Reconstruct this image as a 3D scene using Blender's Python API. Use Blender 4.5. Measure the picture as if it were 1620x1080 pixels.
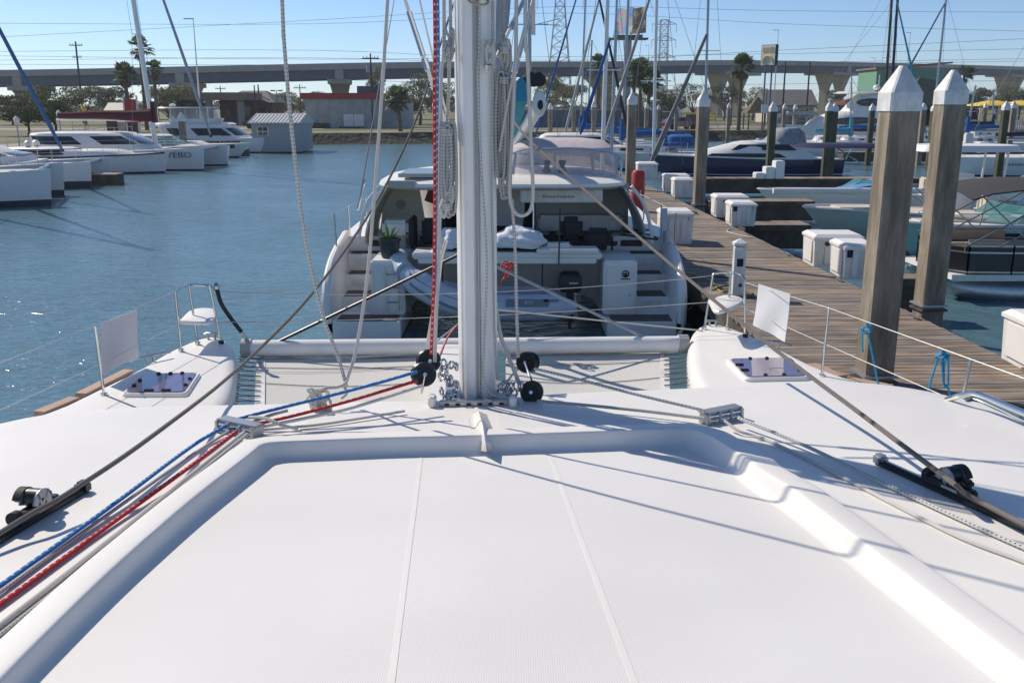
import bpy, bmesh, math, random
from mathutils import Vector, Matrix
R = math.radians
PI = math.pi
random.seed(7)
S = bpy.context.scene
C = S.collection
for o in list(bpy.data.objects):
    bpy.data.objects.remove(o)

# ------------------------------------------------ camera, sky, sun, exposure
PITCH = R(13.93); CAMZ = 4.0; F = 1500.0
cam = bpy.data.cameras.new('camera'); camo = bpy.data.objects.new('camera', cam); C.objects.link(camo)
camo.location = (0, 0, CAMZ); camo.rotation_euler = (PI/2 - PITCH, 0, 0)
cam.sensor_width = 36; cam.lens = F/1620*36; cam.clip_start = .05; cam.clip_end = 6000
S.camera = camo
SUN_EL, SUN_AZ = R(41), R(-50)          # azimuth measured from +Y towards +X
world = bpy.data.worlds.new('World'); S.world = world; world.use_nodes = True
wn = world.node_tree; bg = wn.nodes['Background']
sky = wn.nodes.new('ShaderNodeTexSky'); sky.sky_type = 'NISHITA'; sky.sun_disc = False
sky.sun_elevation = SUN_EL; sky.sun_rotation = SUN_AZ; sky.air_density = .72; sky.dust_density = .18; sky.ozone_density = 6.0
wn.links.new(sky.outputs[0], bg.inputs[0]); bg.inputs[1].default_value = .122
sl = bpy.data.lights.new('sun', 'SUN'); slo = bpy.data.objects.new('sun', sl); C.objects.link(slo)
sl.energy = 4.5; sl.angle = R(.5); sl.color = (1, .90, .77)
sd = Vector((math.sin(SUN_AZ)*math.cos(SUN_EL), math.cos(SUN_AZ)*math.cos(SUN_EL), math.sin(SUN_EL)))
slo.rotation_euler = sd.to_track_quat('Z', 'Y').to_euler(); slo.location = (-30, 20, 40)
S.view_settings.view_transform = 'Standard'; S.view_settings.look = 'None'
S.view_settings.exposure = 0.06; S.view_settings.gamma = 1; S.view_settings.use_curve_mapping = False
S.render.engine = 'CYCLES'
S.cycles.transparent_max_bounces = 24; S.cycles.max_bounces = 8

# ------------------------------------------------ layout: photo measurement -> place
CP, SP = math.cos(PITCH), math.sin(PITCH)
def ray(x, y):
    u, v = (x-810)/F, (540-y)/F
    return Vector((u, CP + v*SP, -SP + v*CP))
def P(x, y, z=0.0):
    d = ray(x, y); t = (z-CAMZ)/d.z
    return Vector((0, 0, CAMZ)) + d*t
def PD(x, y, Y):
    d = ray(x, y); return Vector((0, 0, CAMZ)) + d*(Y/d.y)
YAW = R(3.5)
FWD = Vector((-math.sin(YAW), math.cos(YAW), 0)); STB = Vector((math.cos(YAW), math.sin(YAW), 0))
BO = Vector((.10, 0, 0))                  # a point of the boat's centreline
def bxy(v):
    q = v-BO; return q.dot(STB), q.dot(FWD)
def B(x, y, z): return BO + STB*x + FWD*y + Vector((0, 0, z))
def Zr(v):
    x, y = bxy(v)
    return 2.74 - .056*y - .045*max(0, abs(x)-1.75)**2
def PR(x, y, dz=0.0):
    d = ray(x, y); z = 2.5
    for k in range(12):
        p = Vector((0, 0, CAMZ)) + d*((z-CAMZ)/d.z); z = Zr(p)+dz
    return Vector((p.x, p.y, z))

# ------------------------------------------------ object helpers
WM = {}
def wmat(o): return WM.get(o.name, Matrix.Identity(4))
def register(o, parent):
    if parent is not None:
        o.parent = parent; o.matrix_parent_inverse = wmat(parent).inverted()
    WM[o.name] = Matrix.Translation(o.location) @ o.rotation_euler.to_matrix().to_4x4() if parent is None else wmat(o) 
def tag(o, label=None, cat=None, group=None, kind=None):
    if label: o['label'] = label
    if cat: o['category'] = cat
    if group: o['group'] = group
    if kind: o['kind'] = kind
    return o
def thing(name, label, cat, loc=(0, 0, 0), rz=0, group=None):
    o = bpy.data.objects.new(name, None); C.objects.link(o)
    o.location = loc; o.rotation_euler = (0, 0, rz); o.empty_display_size = .2
    return tag(o, label, cat, group)
def copy_tree(o, parent=None):
    c = o.copy(); C.objects.link(c)
    if parent is not None: c.parent = parent
    for ch in list(o.children): copy_tree(ch, c)
    return c

class MB:
    def __init__(s): s.v = []; s.f = []; s.m = []; s.uv = {}
    def add(s, vs, fs, m=0, T=None):
        b = len(s.v)
        s.v += [tuple(T @ Vector(v)) if T else tuple(v) for v in vs]
        for f in fs: s.f.append([b+i for i in f]); s.m.append(m)
        return s
    def box(s, c, d, rz=0, m=0, bev=0, T=None, rx=0, ry=0):
        bm = bmesh.new(); bmesh.ops.create_cube(bm, size=1)
        for v in bm.verts: v.co = Vector((v.co.x*d[0], v.co.y*d[1], v.co.z*d[2]))
        if bev: bmesh.ops.bevel(bm, geom=list(bm.edges), offset=bev, segments=2, affect='EDGES')
        M = Matrix.Translation(c) @ Matrix.Rotation(rz, 4, 'Z') @ Matrix.Rotation(ry, 4, 'Y') @ Matrix.Rotation(rx, 4, 'X')
        if T: M = T @ M
        bm.verts.ensure_lookup_table()
        s.add([v.co for v in bm.verts], [[v.index for v in f.verts] for f in bm.faces], m, M); bm.free(); return s
    def bar(s, a, b, w, h=None, m=0):          # square bar from a to b
        a, b = Vector(a), Vector(b); h = h or w; d = (b-a)
        q = d.to_track_quat('Y', 'Z').to_matrix().to_4x4()
        T = Matrix.Translation((a+b)/2) @ q
        return s.box((0, 0, 0), (w, d.length, h), T=T, m=m)
    def tube(s, pts, r, n=8, m=0, caps=True, closed=False, rs=None, flat=1.0):
        pts = [Vector(p) for p in pts]
        k = len(pts); b = len(s.v); L = 0
        t0 = (pts[1]-pts[0]).normalized()
        up = Vector((0, 0, 1)) if abs(t0.z) < .9 else Vector((0, 1, 0))
        nrm = t0.cross(up).normalized()
        rad = rs if rs else [r]*k
        vv = []
        for i, p in enumerate(pts):
            a = pts[max(i-1, 0)] if not closed else pts[i-1]
            c = pts[min(i+1, k-1)] if not closed else pts[(i+1) % k]
            t = (c-a).normalized() if (c-a).length > 1e-9 else t0
            nrm = (nrm - t*nrm.dot(t))
            nrm = nrm.normalized() if nrm.length > 1e-6 else t.orthogonal().normalized()
            bi = t.cross(nrm)
            if i: L += (p-pts[i-1]).length
            vv.append(L)
            for j in range(n):
                an = 2*PI*j/n
                s.v.append(tuple(p + nrm*math.cos(an)*rad[i] + bi*math.sin(an)*rad[i]*flat))
        rng = k if closed else k-1
        for i in range(rng):
            i2 = (i+1) % k
            for j in range(n):
                j2 = (j+1) % n
                fi = len(s.f)
                s.f.append([b+i*n+j, b+i*n+j2, b+i2*n+j2, b+i2*n+j]); s.m.append(m)
                v2 = vv[i2] if i2 else L
                s.uv[fi] = [(j/n, vv[i]), ((j+1)/n, vv[i]), ((j+1)/n, v2), (j/n, v2)]
        if caps and not closed:
            s.f.append([b+j for j in range(n)][::-1]); s.m.append(m)
            s.f.append([b+(k-1)*n+j for j in range(n)]); s.m.append(m)
        return s
    def cyl(s, a, b, r, r2=None, n=16, m=0, caps=True): return s.tube([a, b], r, n, m, caps, rs=[r, r if r2 is None else r2])
    def loft(s, rings, m=0, cap0=True, cap1=True, closed=True, ms=None):
        b = len(s.v); n = len(rings[0])
        for r_ in rings: s.v += [tuple(p) for p in r_]
        for i in range(len(rings)-1):
            for j in range(n if closed else n-1):
                j2 = (j+1) % n
                s.f.append([b+i*n+j, b+i*n+j2, b+(i+1)*n+j2, b+(i+1)*n+j]); s.m.append(ms[i] if ms else m)
        if cap0: s.f.append([b+j for j in range(n)][::-1]); s.m.append(ms[0] if ms else m)
        if cap1: s.f.append([b+(len(rings)-1)*n+j for j in range(n)]); s.m.append(ms[-1] if ms else m)
        return s
    def lathe(s, prof, c=(0, 0, 0), n=20, m=0, T=None):
        rings = [[Vector((r*math.cos(2*PI*j/n), r*math.sin(2*PI*j/n), z))+Vector(c) for j in range(n)] for r, z in prof]
        if T: rings = [[T @ p for p in r_] for r_ in rings]
        return s.loft(rings, m)
    def ell(s, c, r, n=14, k=9, m=0, T=None):
        prof = [(max(1e-3, math.sin(PI*i/(k-1))), -math.cos(PI*i/(k-1))) for i in range(k)]
        M = Matrix.Translation(c) @ Matrix.Diagonal((r[0], r[1], r[2], 1))
        if T: M = T @ M
        return s.lathe(prof, n=n, m=m, T=M)
    def prism(s, poly, z0, z1, m=0, T=None):
        a = [Vector((p[0], p[1], z0)) for p in poly]; b = [Vector((p[0], p[1], z1)) for p in poly]
        if T: a = [T @ p for p in a]; b = [T @ p for p in b]
        return s.loft([a, b], m)
    def side(s, poly, x0, x1, m=0, T=None):     # polygon of (y,z) extruded along x
        a = [Vector((x0, p[0], p[1])) for p in poly]; b = [Vector((x1, p[0], p[1])) for p in poly]
        if T: a = [T @ p for p in a]; b = [T @ p for p in b]
        return s.loft([a, b], m)
    def quad(s, pts, m=0): return s.add(pts, [list(range(len(pts)))], m)
    def build(s, name, mats, parent=None, sharp=35, label=None, world=False, kind=None):
        me = bpy.data.meshes.new(name); me.from_pydata([tuple(v) for v in s.v], [], s.f)
        if not isinstance(mats, (list, tuple)): mats = [mats]
        for m_ in mats: me.materials.append(m_)
        me.polygons.foreach_set('material_index', s.m)
        if s.uv:
            u = me.uv_layers.new(name='UVMap')
            for fi, co in s.uv.items():
                ls = me.polygons[fi].loop_start
                for k_, c_ in enumerate(co): u.data[ls+k_].uv = c_
        bm = bmesh.new(); bm.from_mesh(me); bmesh.ops.recalc_face_normals(bm, faces=bm.faces); bm.to_mesh(me); bm.free()
        if sharp:
            me.polygons.foreach_set('use_smooth', [True]*len(me.polygons)); me.set_sharp_from_angle(angle=R(sharp))
        o = bpy.data.objects.new(name, me); C.objects.link(o)
        if parent is not None:
            o.parent = parent
            if world:                       # vertices were given in world space
                q = parent; M = Matrix.Identity(4); chain = []
                while q is not None: chain.append(q); q = q.parent
                for q in reversed(chain):
                    M = M @ q.matrix_parent_inverse @ Matrix.Translation(q.location) @ q.rotation_euler.to_matrix().to_4x4()
                o.matrix_parent_inverse = M.inverted()
        if label: o['label'] = label
        if kind: o['kind'] = kind
        return o

def cat(pts, per=8):                        # smooth curve through points
    pts = [Vector(p) for p in pts]
    if len(pts) < 3: return pts
    e = [pts[0]*2-pts[1]] + pts + [pts[-1]*2-pts[-2]]
    out = []
    for i in range(1, len(e)-2):
        for k in range(per):
            t = k/per; a, b, c, d = e[i-1], e[i], e[i+1], e[i+2]
            out.append(.5*((2*b)+(-a+c)*t+(2*a-5*b+4*c-d)*t*t+(-a+3*b-3*c+d)*t**3))
    out.append(pts[-1]); return out
def sag(a, b, s, n=10):
    a, b = Vector(a), Vector(b)
    return [a.lerp(b, i/n) - Vector((0, 0, s*4*(i/n)*(1-i/n))) for i in range(n+1)]

# ------------------------------------------------ materials
def mat(name, col, rough=.5, metal=0, var=0, vscale=4, bump=0, bscale=40, alpha=1, spec=.5, trans=0, ior=1.45, coat=0, col2=None, grain=None, dist=.01, streak=None):
    m = bpy.data.materials.new(name); m.use_nodes = True; nt = m.node_tree; b = nt.nodes['Principled BSDF']
    b.inputs['Base Color'].default_value = (*col, 1); b.inputs['Roughness'].default_value = rough
    b.inputs['Metallic'].default_value = metal; b.inputs['Alpha'].default_value = alpha
    b.inputs['Specular IOR Level'].default_value = spec; b.inputs['Transmission Weight'].default_value = trans
    b.inputs['IOR'].default_value = ior; b.inputs['Coat Weight'].default_value = coat
    tc = nt.nodes.new('ShaderNodeTexCoord'); mp = nt.nodes.new('ShaderNodeMapping'); nt.links.new(tc.outputs['Object'], mp.inputs[0])
    if grain: mp.inputs['Scale'].default_value = grain
    if var or col2:
        n = nt.nodes.new('ShaderNodeTexNoise'); n.inputs['Scale'].default_value = vscale; n.inputs['Detail'].default_value = 5; n.inputs['Roughness'].default_value = .6
        nt.links.new(mp.outputs[0], n.inputs['Vector'])
        r = nt.nodes.new('ShaderNodeValToRGB'); nt.links.new(n.outputs[0], r.inputs[0])
        c2 = col2 or tuple(c*(1-var) for c in col)
        r.color_ramp.elements[0].position = .36; r.color_ramp.elements[0].color = (*c2, 1)
        r.color_ramp.elements[1].position = .64; r.color_ramp.elements[1].color = (*[min(1, c*(1+var*.3)) for c in col], 1)
        out = r.outputs[0]
        oi = nt.nodes.new('ShaderNodeObjectInfo')
        nt.links.new(out, b.inputs['Base Color'])
    if bump:
        n2 = nt.nodes.new('ShaderNodeTexNoise'); n2.inputs['Scale'].default_value = bscale; n2.inputs['Detail'].default_value = 4
        nt.links.new(mp.outputs[0], n2.inputs['Vector'])
        bp = nt.nodes.new('ShaderNodeBump'); bp.inputs['Strength'].default_value = bump; bp.inputs['Distance'].default_value = dist
        nt.links.new(n2.outputs[0], bp.inputs['Height']); nt.links.new(bp.outputs[0], b.inputs['Normal'])
    return m
def nd(nt, t, **kw):
    n = nt.nodes.new(t)
    for k, v in kw.items(): setattr(n, k, v)
    return n
def math_(nt, op, a, b=None, c=None):
    n = nt.nodes.new('ShaderNodeMath'); n.operation = op
    for i, x in enumerate((a, b, c)):
        if x is None: continue
        if isinstance(x, (int, float)): n.inputs[i].default_value = x
        else: nt.links.new(x, n.inputs[i])
    return n.outputs[0]
def rope(name, col, fleck, pitch=.03, thr=.45, around=2, rough=.85):
    m = bpy.data.materials.new(name); m.use_nodes = True; nt = m.node_tree; b = nt.nodes['Principled BSDF']; b.inputs['Roughness'].default_value = rough
    uv = nd(nt, 'ShaderNodeUVMap'); sp = nd(nt, 'ShaderNodeSeparateXYZ'); nt.links.new(uv.outputs[0], sp.inputs[0])
    u = math_(nt, 'MULTIPLY', sp.outputs[0], 2*PI*around); v = math_(nt, 'MULTIPLY', sp.outputs[1], 2*PI/pitch)
    s1 = math_(nt, 'SINE', math_(nt, 'ADD', u, v)); s2 = math_(nt, 'SINE', math_(nt, 'SUBTRACT', u, v))
    f = math_(nt, 'GREATER_THAN', math_(nt, 'MULTIPLY', s1, s2), thr)
    # fine braid
    u2 = math_(nt, 'MULTIPLY', sp.outputs[0], 2*PI*5); v2 = math_(nt, 'MULTIPLY', sp.outputs[1], 2*PI/.008)
    br = math_(nt, 'ABSOLUTE', math_(nt, 'MULTIPLY', math_(nt, 'SINE', math_(nt, 'ADD', u2, v2)), math_(nt, 'SINE', math_(nt, 'SUBTRACT', u2, v2))))
    mx = nd(nt, 'ShaderNodeMix', data_type='RGBA'); nt.links.new(f, mx.inputs[0]); mx.inputs[6].default_value = (*col, 1); mx.inputs[7].default_value = (*fleck, 1)
    # grime
    n = nd(nt, 'ShaderNodeTexNoise'); n.inputs['Scale'].default_value = 9; tc = nd(nt, 'ShaderNodeTexCoord'); nt.links.new(tc.outputs['Object'], n.inputs['Vector'])
    m2 = nd(nt, 'ShaderNodeMix', data_type='RGBA', blend_type='MULTIPLY'); m2.inputs[0].default_value = .22
    nt.links.new(mx.outputs[2], m2.inputs[6]); nt.links.new(n.outputs[0], m2.inputs[7]); 
    nt.links.new(m2.outputs[2], b.inputs['Base Color'])
    bp = nd(nt, 'ShaderNodeBump'); bp.inputs['Strength'].default_value = .5; bp.inputs['Distance'].default_value = .002
    nt.links.new(br, bp.inputs['Height']); nt.links.new(bp.outputs[0], b.inputs['Normal'])
    return m
GEL = mat('gelcoat_white', (.795, .775, .73), .42, var=.05, vscale=1.2, bump=.03, bscale=3)
GEL2 = mat('gelcoat_aged', (.78, .775, .75), .35, var=.10, vscale=2.5)
GELB = mat('gelcoat_pearl', (.70, .72, .74), .25, var=.04, vscale=1)
CREAM = mat('cream_panel', (.62, .56, .45), .5, var=.1)
GREYF = mat('warm_grey_moulding', (.42, .42, .40), .5, var=.06)
BLACKP = mat('black_plastic', (.018, .018, .02), .38, bump=.1, bscale=60)
BLACKR = mat('black_rubber', (.02, .02, .022), .7)
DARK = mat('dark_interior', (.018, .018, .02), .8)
STEEL = mat('stainless_steel', (.62, .62, .62), .16, 1)
ALU = mat('anodised_aluminium', (.46, .47, .48), .38, .9, var=.1, vscale=8)
MASTM = mat('mast_painted_white', (.84, .83, .80), .35, var=.06, vscale=3)
MASTG = mat('far_mast_aluminium', (.36, .38, .41), .4, .6)
CHAR = mat('charcoal_fabric', (.035, .035, .038), .9, bump=.2, bscale=80)
GLASS = mat('dark_window_glass', (.012, .018, .024), .06, spec=.7)
GLASST = mat('tinted_windscreen', (.10, .30, .28), .06, alpha=.55, spec=.7)
VINYL = mat('clear_vinyl', (.58, .55, .58), .12, alpha=.38, var=.15, vscale=5)
VINYLF = mat('sun_bleached_canvas', (.52, .46, .47), .85, var=.12, vscale=6, bump=.3, bscale=10)
WATERL = mat('navy_boot_stripe', (.02, .03, .05), .4)
NAVY = mat('navy_hull', (.012, .02, .075), .15, coat=.5)
MAROON = mat('maroon_canvas', (.09, .018, .024), .9, bump=.3, bscale=12)
REDP = mat('red_paint', (.40, .03, .03), .5, var=.15)
BLUEC = mat('blue_canvas', (.015, .10, .30), .85, bump=.4, bscale=10, dist=.03)
NAVYC = mat('navy_canvas', (.012, .016, .06), .85, bump=.2, bscale=10)
TEALC = mat('turquoise_sail_cover', (.05, .30, .42), .85, var=.15, bump=.3, bscale=8, dist=.02)
BLKC = mat('charcoal_bimini', (.05, .047, .05), .85, bump=.15, bscale=12)
TUBEG = mat('grey_hypalon', (.56, .61, .68), .5, var=.08)
TUBED = mat('dark_grey_strake', (.20, .24, .29), .6)
WHITEC = mat('white_soft_cover', (.74, .76, .78), .8, bump=.6, bscale=9, dist=.05)
CONC = mat('pile_concrete', (.335, .285, .22), .85, var=.34, vscale=3, bump=.5, bscale=30, grain=(1, 1, .3), dist=.012)
def stain(m, sc, grain, lo):
    nt = m.node_tree; b = nt.nodes['Principled BSDF']; src = b.inputs['Base Color'].links[0].from_socket
    g = nt.nodes.new('ShaderNodeNewGeometry'); mp = nt.nodes.new('ShaderNodeMapping'); mp.inputs['Scale'].default_value = grain; nt.links.new(g.outputs['Position'], mp.inputs[0])
    n = nt.nodes.new('ShaderNodeTexNoise'); n.inputs['Scale'].default_value = sc; n.inputs['Detail'].default_value = 7; n.inputs['Roughness'].default_value = .7; nt.links.new(mp.outputs[0], n.inputs['Vector'])
    r = nt.nodes.new('ShaderNodeValToRGB'); nt.links.new(n.outputs[0], r.inputs[0]); r.color_ramp.elements[0].position = .42; r.color_ramp.elements[0].color = (lo, lo*.97, lo*.92, 1); r.color_ramp.elements[1].position = .60; r.color_ramp.elements[1].color = (1.05, 1.04, 1.02, 1)
    mx = nt.nodes.new('ShaderNodeMix'); mx.data_type = 'RGBA'; mx.blend_type = 'MULTIPLY'; mx.inputs[0].default_value = 1; nt.links.new(src, mx.inputs[6]); nt.links.new(r.outputs[0], mx.inputs[7]); nt.links.new(mx.outputs[2], b.inputs['Base Color'])
CONCW = mat('bridge_concrete', (.40, .385, .355), .85, var=.12, vscale=.6)
CONCT = mat('pier_concrete_tan', (.43, .36, .27), .85, var=.12, vscale=.5)
GIRD = mat('girder_blue_grey', (.08, .11, .165), .7, var=.1, vscale=.3)
CAPW = mat('white_pile_cap', (.78, .785, .79), .5, var=.12, vscale=4, bump=.15, bscale=6, dist=.01)
TRUNK = mat('palm_trunk', (.16, .125, .095), .95, var=.35, vscale=6, bump=.6, bscale=14, dist=.05)
WOODP = mat('creosote_pole', (.07, .055, .045), .9, var=.3, vscale=3)
LEAFD = mat('dead_palm_leaf', (.22, .16, .09), .85, var=.3, vscale=1)
def leafmat(name, c1, c2):
    m = mat(name, c1, .65, col2=c2, vscale=.35); nt = m.node_tree; b = nt.nodes['Principled BSDF']; out = nt.nodes['Material Output']
    tr = nt.nodes.new('ShaderNodeBsdfTranslucent'); mx = nt.nodes.new('ShaderNodeMixShader'); mx.inputs[0].default_value = .38
    nt.links.new(b.inputs['Base Color'].links[0].from_socket, tr.inputs[0]); nt.links.new(b.outputs[0], mx.inputs[1]); nt.links.new(tr.outputs[0], mx.inputs[2]); nt.links.new(mx.outputs[0], out.inputs[0]); return m
LEAFP = leafmat('palm_leaf', (.12, .17, .07), (.06, .09, .035))
LEAF1 = leafmat('oak_leaves', (.10, .125, .05), (.045, .065, .026))
LEAF2 = leafmat('grey_green_leaves', (.155, .17, .10), (.08, .095, .055))
LEAF3 = leafmat('olive_leaves', (.165, .165, .075), (.085, .09, .04))
BARK = mat('bark', (.11, .085, .065), .95, var=.3)
BRICK = mat('brown_brick', (.17, .085, .06), .9, var=.2, vscale=2)
ROOFT = mat('tan_fascia', (.26, .185, .12), .8, var=.15)
BLDW = mat('weathered_white_wall', (.42, .42, .40), .85, var=.20, vscale=.9)
BLDR = mat('red_fascia', (.40, .035, .045), .6, var=.1)
GREENW = mat('sea_green_siding', (.16, .34, .23), .8, var=.08)
GREEND = mat('dark_green_roof', (.012, .035, .022), .7, var=.2)
ROOFR = mat('rust_red_roof', (.16, .045, .03), .8, var=.25)
YELA = mat('yellow_awning', (.75, .52, .07), .75, bump=.3, bscale=3)
ROOFG = mat('grey_shingle_roof', (.17, .165, .16), .9, var=.2)
METR = mat('ribbed_metal_roof', (.55, .55, .53), .45, .2)
SIDING = mat('pale_siding', (.40, .41, .42), .7, var=.06)
THATCH = mat('thatch', (.16, .12, .085), .95, var=.4, vscale=3, bump=.6, bscale=15, dist=.05)
FLOATW = mat('dock_weathered_fascia', (.11, .09, .07), .9, var=.4, vscale=3)
BROWNP = mat('tan_rub_pad', (.42, .29, .21), .7, var=.1)
RWHITE = rope('white_rope', (.72, .70, .64), (.52, .50, .45), .02, .6)
RFLECK = rope('white_rope_black_fleck', (.70, .69, .64), (.06, .06, .06), .038, .62)
RGREYF = rope('grey_rope_black_fleck', (.58, .575, .54), (.16, .16, .15), .034, .66)
RBLUE = rope('blue_rope_white_fleck', (.035, .25, .64), (.74, .76, .76), .07, .70, 1)
RRED = rope('red_rope_white_fleck', (.62, .035, .035), (.74, .72, .70), .07, .70, 1)
RGREY = rope('grey_jib_sheet', (.21, .19, .17), (.10, .09, .085), .01, .5)
RBLACK = rope('black_cord', (.02, .02, .02), (.04, .04, .04), .01, .5)
RCYAN = rope('cyan_rope', (.02, .38, .66), (.02, .26, .50), .012, .3)
WIRE = mat('stainless_wire', (.60, .58, .52), .35, .7)
RWIRE = mat('dull_rigging_wire', (.25, .25, .26), .5, .6)
stain(CONC, 6, (1.6, 1.6, .22), .70); stain(CAPW, 9, (1, 1, .6), .86); stain(GEL2, 3, (1.5, 1.5, .5), .90)
# ================================================ THE SETTING
# water
wm_ = bpy.data.materials.new('harbour_water'); wm_.use_nodes = True; nt = wm_.node_tree; b = nt.nodes['Principled BSDF']
b.inputs['Base Color'].default_value = (.090, .178, .215, 1); b.inputs['Roughness'].default_value = .17; b.inputs['IOR'].default_value = 1.33
geo = nd(nt, 'ShaderNodeNewGeometry')
def wnoise(sc, det, sx, sy, rz):
    mp = nd(nt, 'ShaderNodeMapping'); mp.inputs['Scale'].default_value = (sx, sy, 1); mp.inputs['Rotation'].default_value = (0, 0, rz)
    nt.links.new(geo.outputs['Position'], mp.inputs[0])
    n = nd(nt, 'ShaderNodeTexNoise'); n.inputs['Scale'].default_value = sc; n.inputs['Detail'].default_value = det; n.inputs['Roughness'].default_value = .55
    n.inputs['Distortion'].default_value = .4
    nt.links.new(mp.outputs[0], n.inputs['Vector']); return n.outputs[0]
h1 = wnoise(5.0, 3, .55, 1.25, .25); h2 = wnoise(1.3, 3, .6, 1.1, -.3); h3 = wnoise(.18, 2, 1, 1, 0)
calm = nd(nt, 'ShaderNodeMapRange'); nt.links.new(h3, calm.inputs[0]); calm.inputs[1].default_value = .35; calm.inputs[2].default_value = .65; calm.inputs[3].default_value = .6; calm.inputs[4].default_value = 1.15
hh = math_(nt, 'ADD', math_(nt, 'MULTIPLY', h1, .45), math_(nt, 'MULTIPLY', h2, .85))
hh = math_(nt, 'MULTIPLY', hh, calm.outputs[0])
bp = nd(nt, 'ShaderNodeBump'); bp.inputs['Strength'].default_value = 1; bp.inputs['Distance'].default_value = .09
nt.links.new(hh, bp.inputs['Height']); nt.links.new(bp.outputs[0], b.inputs['Normal'])
mb = MB(); mb.quad([(-400, -60, 0), (400, -60, 0), (400, 140, 0), (-400, 140, 0)])
tag(mb.build('water', wm_, sharp=0), kind='structure')
# ground sheet (land beyond the basin), with a grassy and paved top
def ground_mat():
    m = bpy.data.materials.new('bank_grass_and_sand'); m.use_nodes = True; nt = m.node_tree; b = nt.nodes['Principled BSDF']; b.inputs['Roughness'].default_value = .95
    g = nd(nt, 'ShaderNodeNewGeometry')
    n = nd(nt, 'ShaderNodeTexNoise'); n.inputs['Scale'].default_value = .12; n.inputs['Detail'].default_value = 8; nt.links.new(g.outputs['Position'], n.inputs['Vector'])
    r = nd(nt, 'ShaderNodeValToRGB'); nt.links.new(n.outputs[0], r.inputs[0])
    r.color_ramp.elements[0].position = .40; r.color_ramp.elements[0].color = (.085, .12, .025, 1)
    r.color_ramp.elements[1].position = .60; r.color_ramp.elements[1].color = (.20, .16, .085, 1)
    nt.links.new(r.outputs[0], b.inputs['Base Color']); return m
GRASS = ground_mat()
PAVE = mat('tan_concrete_paving', (.34, .30, .25), .9, var=.15, vscale=.3)  # plain tan concrete with random tone variation
ASPH = mat('asphalt', (.06, .06, .062), .9, var=.2, vscale=.5)
ROCK = mat('bank_rock', (.075, .07, .05), .95, var=.5, vscale=.9, bump=.8, bscale=2, dist=.4)
GZ = 1.15
# shoreline as a polyline, walked left to right
SHORE = [(-33, -60), (-33.5, 30), (-34, 62), (-33, 88), (-27, 103), (-14, 107), (0, 110), (18, 115), (40, 119), (66, 121), (90, 118), (400, 112)]
def shore_pts(step=2.5):
    out = []
    for a, c in zip(SHORE, SHORE[1:]):
        n = max(1, int(math.dist(a, c)/step)) if abs(a[0]) < 150 and abs(c[0]) < 150 else 4
        for k in range(n): out.append((a[0]+(c[0]-a[0])*k/n, a[1]+(c[1]-a[1])*k/n))
    out.append(SHORE[-1]); return out
sp_ = shore_pts(); rnd = random.Random(3)
mb = MB(); top = [(x+rnd.uniform(-.3, .3), y+rnd.uniform(-.3, .3), GZ) for x, y in sp_]
poly = top + [(3000, 112, GZ), (3000, 5000, GZ), (-3000, 5000, GZ), (-3000, -60, GZ)]
mb.quad(poly); g = mb.build('ground', GRASS, sharp=0); tag(g, kind='structure')
mb = MB()
def outward(i):
    a = Vector(sp_[max(i-1, 0)]); c = Vector(sp_[min(i+1, len(sp_)-1)]); t = (c-a).normalized(); return Vector((t.y, -t.x))
ring = []
for lvl, (off, z) in enumerate([(0, GZ), (.5, .75), (1.0, .35), (1.9, -.1), (3, -1.2)]):
    ring.append([Vector((top[i][0], top[i][1], 0)) + Vector((*(outward(i)*(off+rnd.uniform(-.25, .25)*min(lvl, 1))), z+rnd.uniform(-.12, .12)*min(lvl, 1))) for i in range(len(sp_))])
mb.loft(ring, cap0=False, cap1=False, closed=False)
tag(mb.build('bank', ROCK, sharp=20), kind='structure')
def strip(name, pts, w, z, m):
    mb = MB(); L, Rr = [], []
    for i, p in enumerate(pts):
        a = Vector(pts[max(i-1, 0)]); c = Vector(pts[min(i+1, len(pts)-1)]); t = (c-a).normalized(); n = Vector((-t.y, t.x))
        L.append((p[0]+n.x*w/2, p[1]+n.y*w/2, z)); Rr.append((p[0]-n.x*w/2, p[1]-n.y*w/2, z))
    mb.loft([L, Rr], cap0=False, cap1=False, closed=False); return tag(mb.build(name, m, sharp=0), kind='structure')
strip('path', [(-37, -60), (-37.5, 30), (-38, 62), (-37, 90), (-29, 107.5), (-14, 111.5), (0, 114), (18, 119), (40, 123.5), (66, 125.5), (90, 122), (200, 118)], 2.6, GZ+.006, PAVE)
strip('road', [(-400, 143), (-120, 146), (-50, 150), (0, 153), (60, 157), (160, 160), (500, 163)], 11, GZ+.010, ASPH)
strip('pavement', [(-160, 122), (-60, 124), (-30, 127), (-8, 130), (10, 133)], 9, GZ+.014, PAVE)
strip('parking_lot', [(10, 138), (60, 141), (130, 141)], 16, GZ+.018, PAVE)

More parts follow.
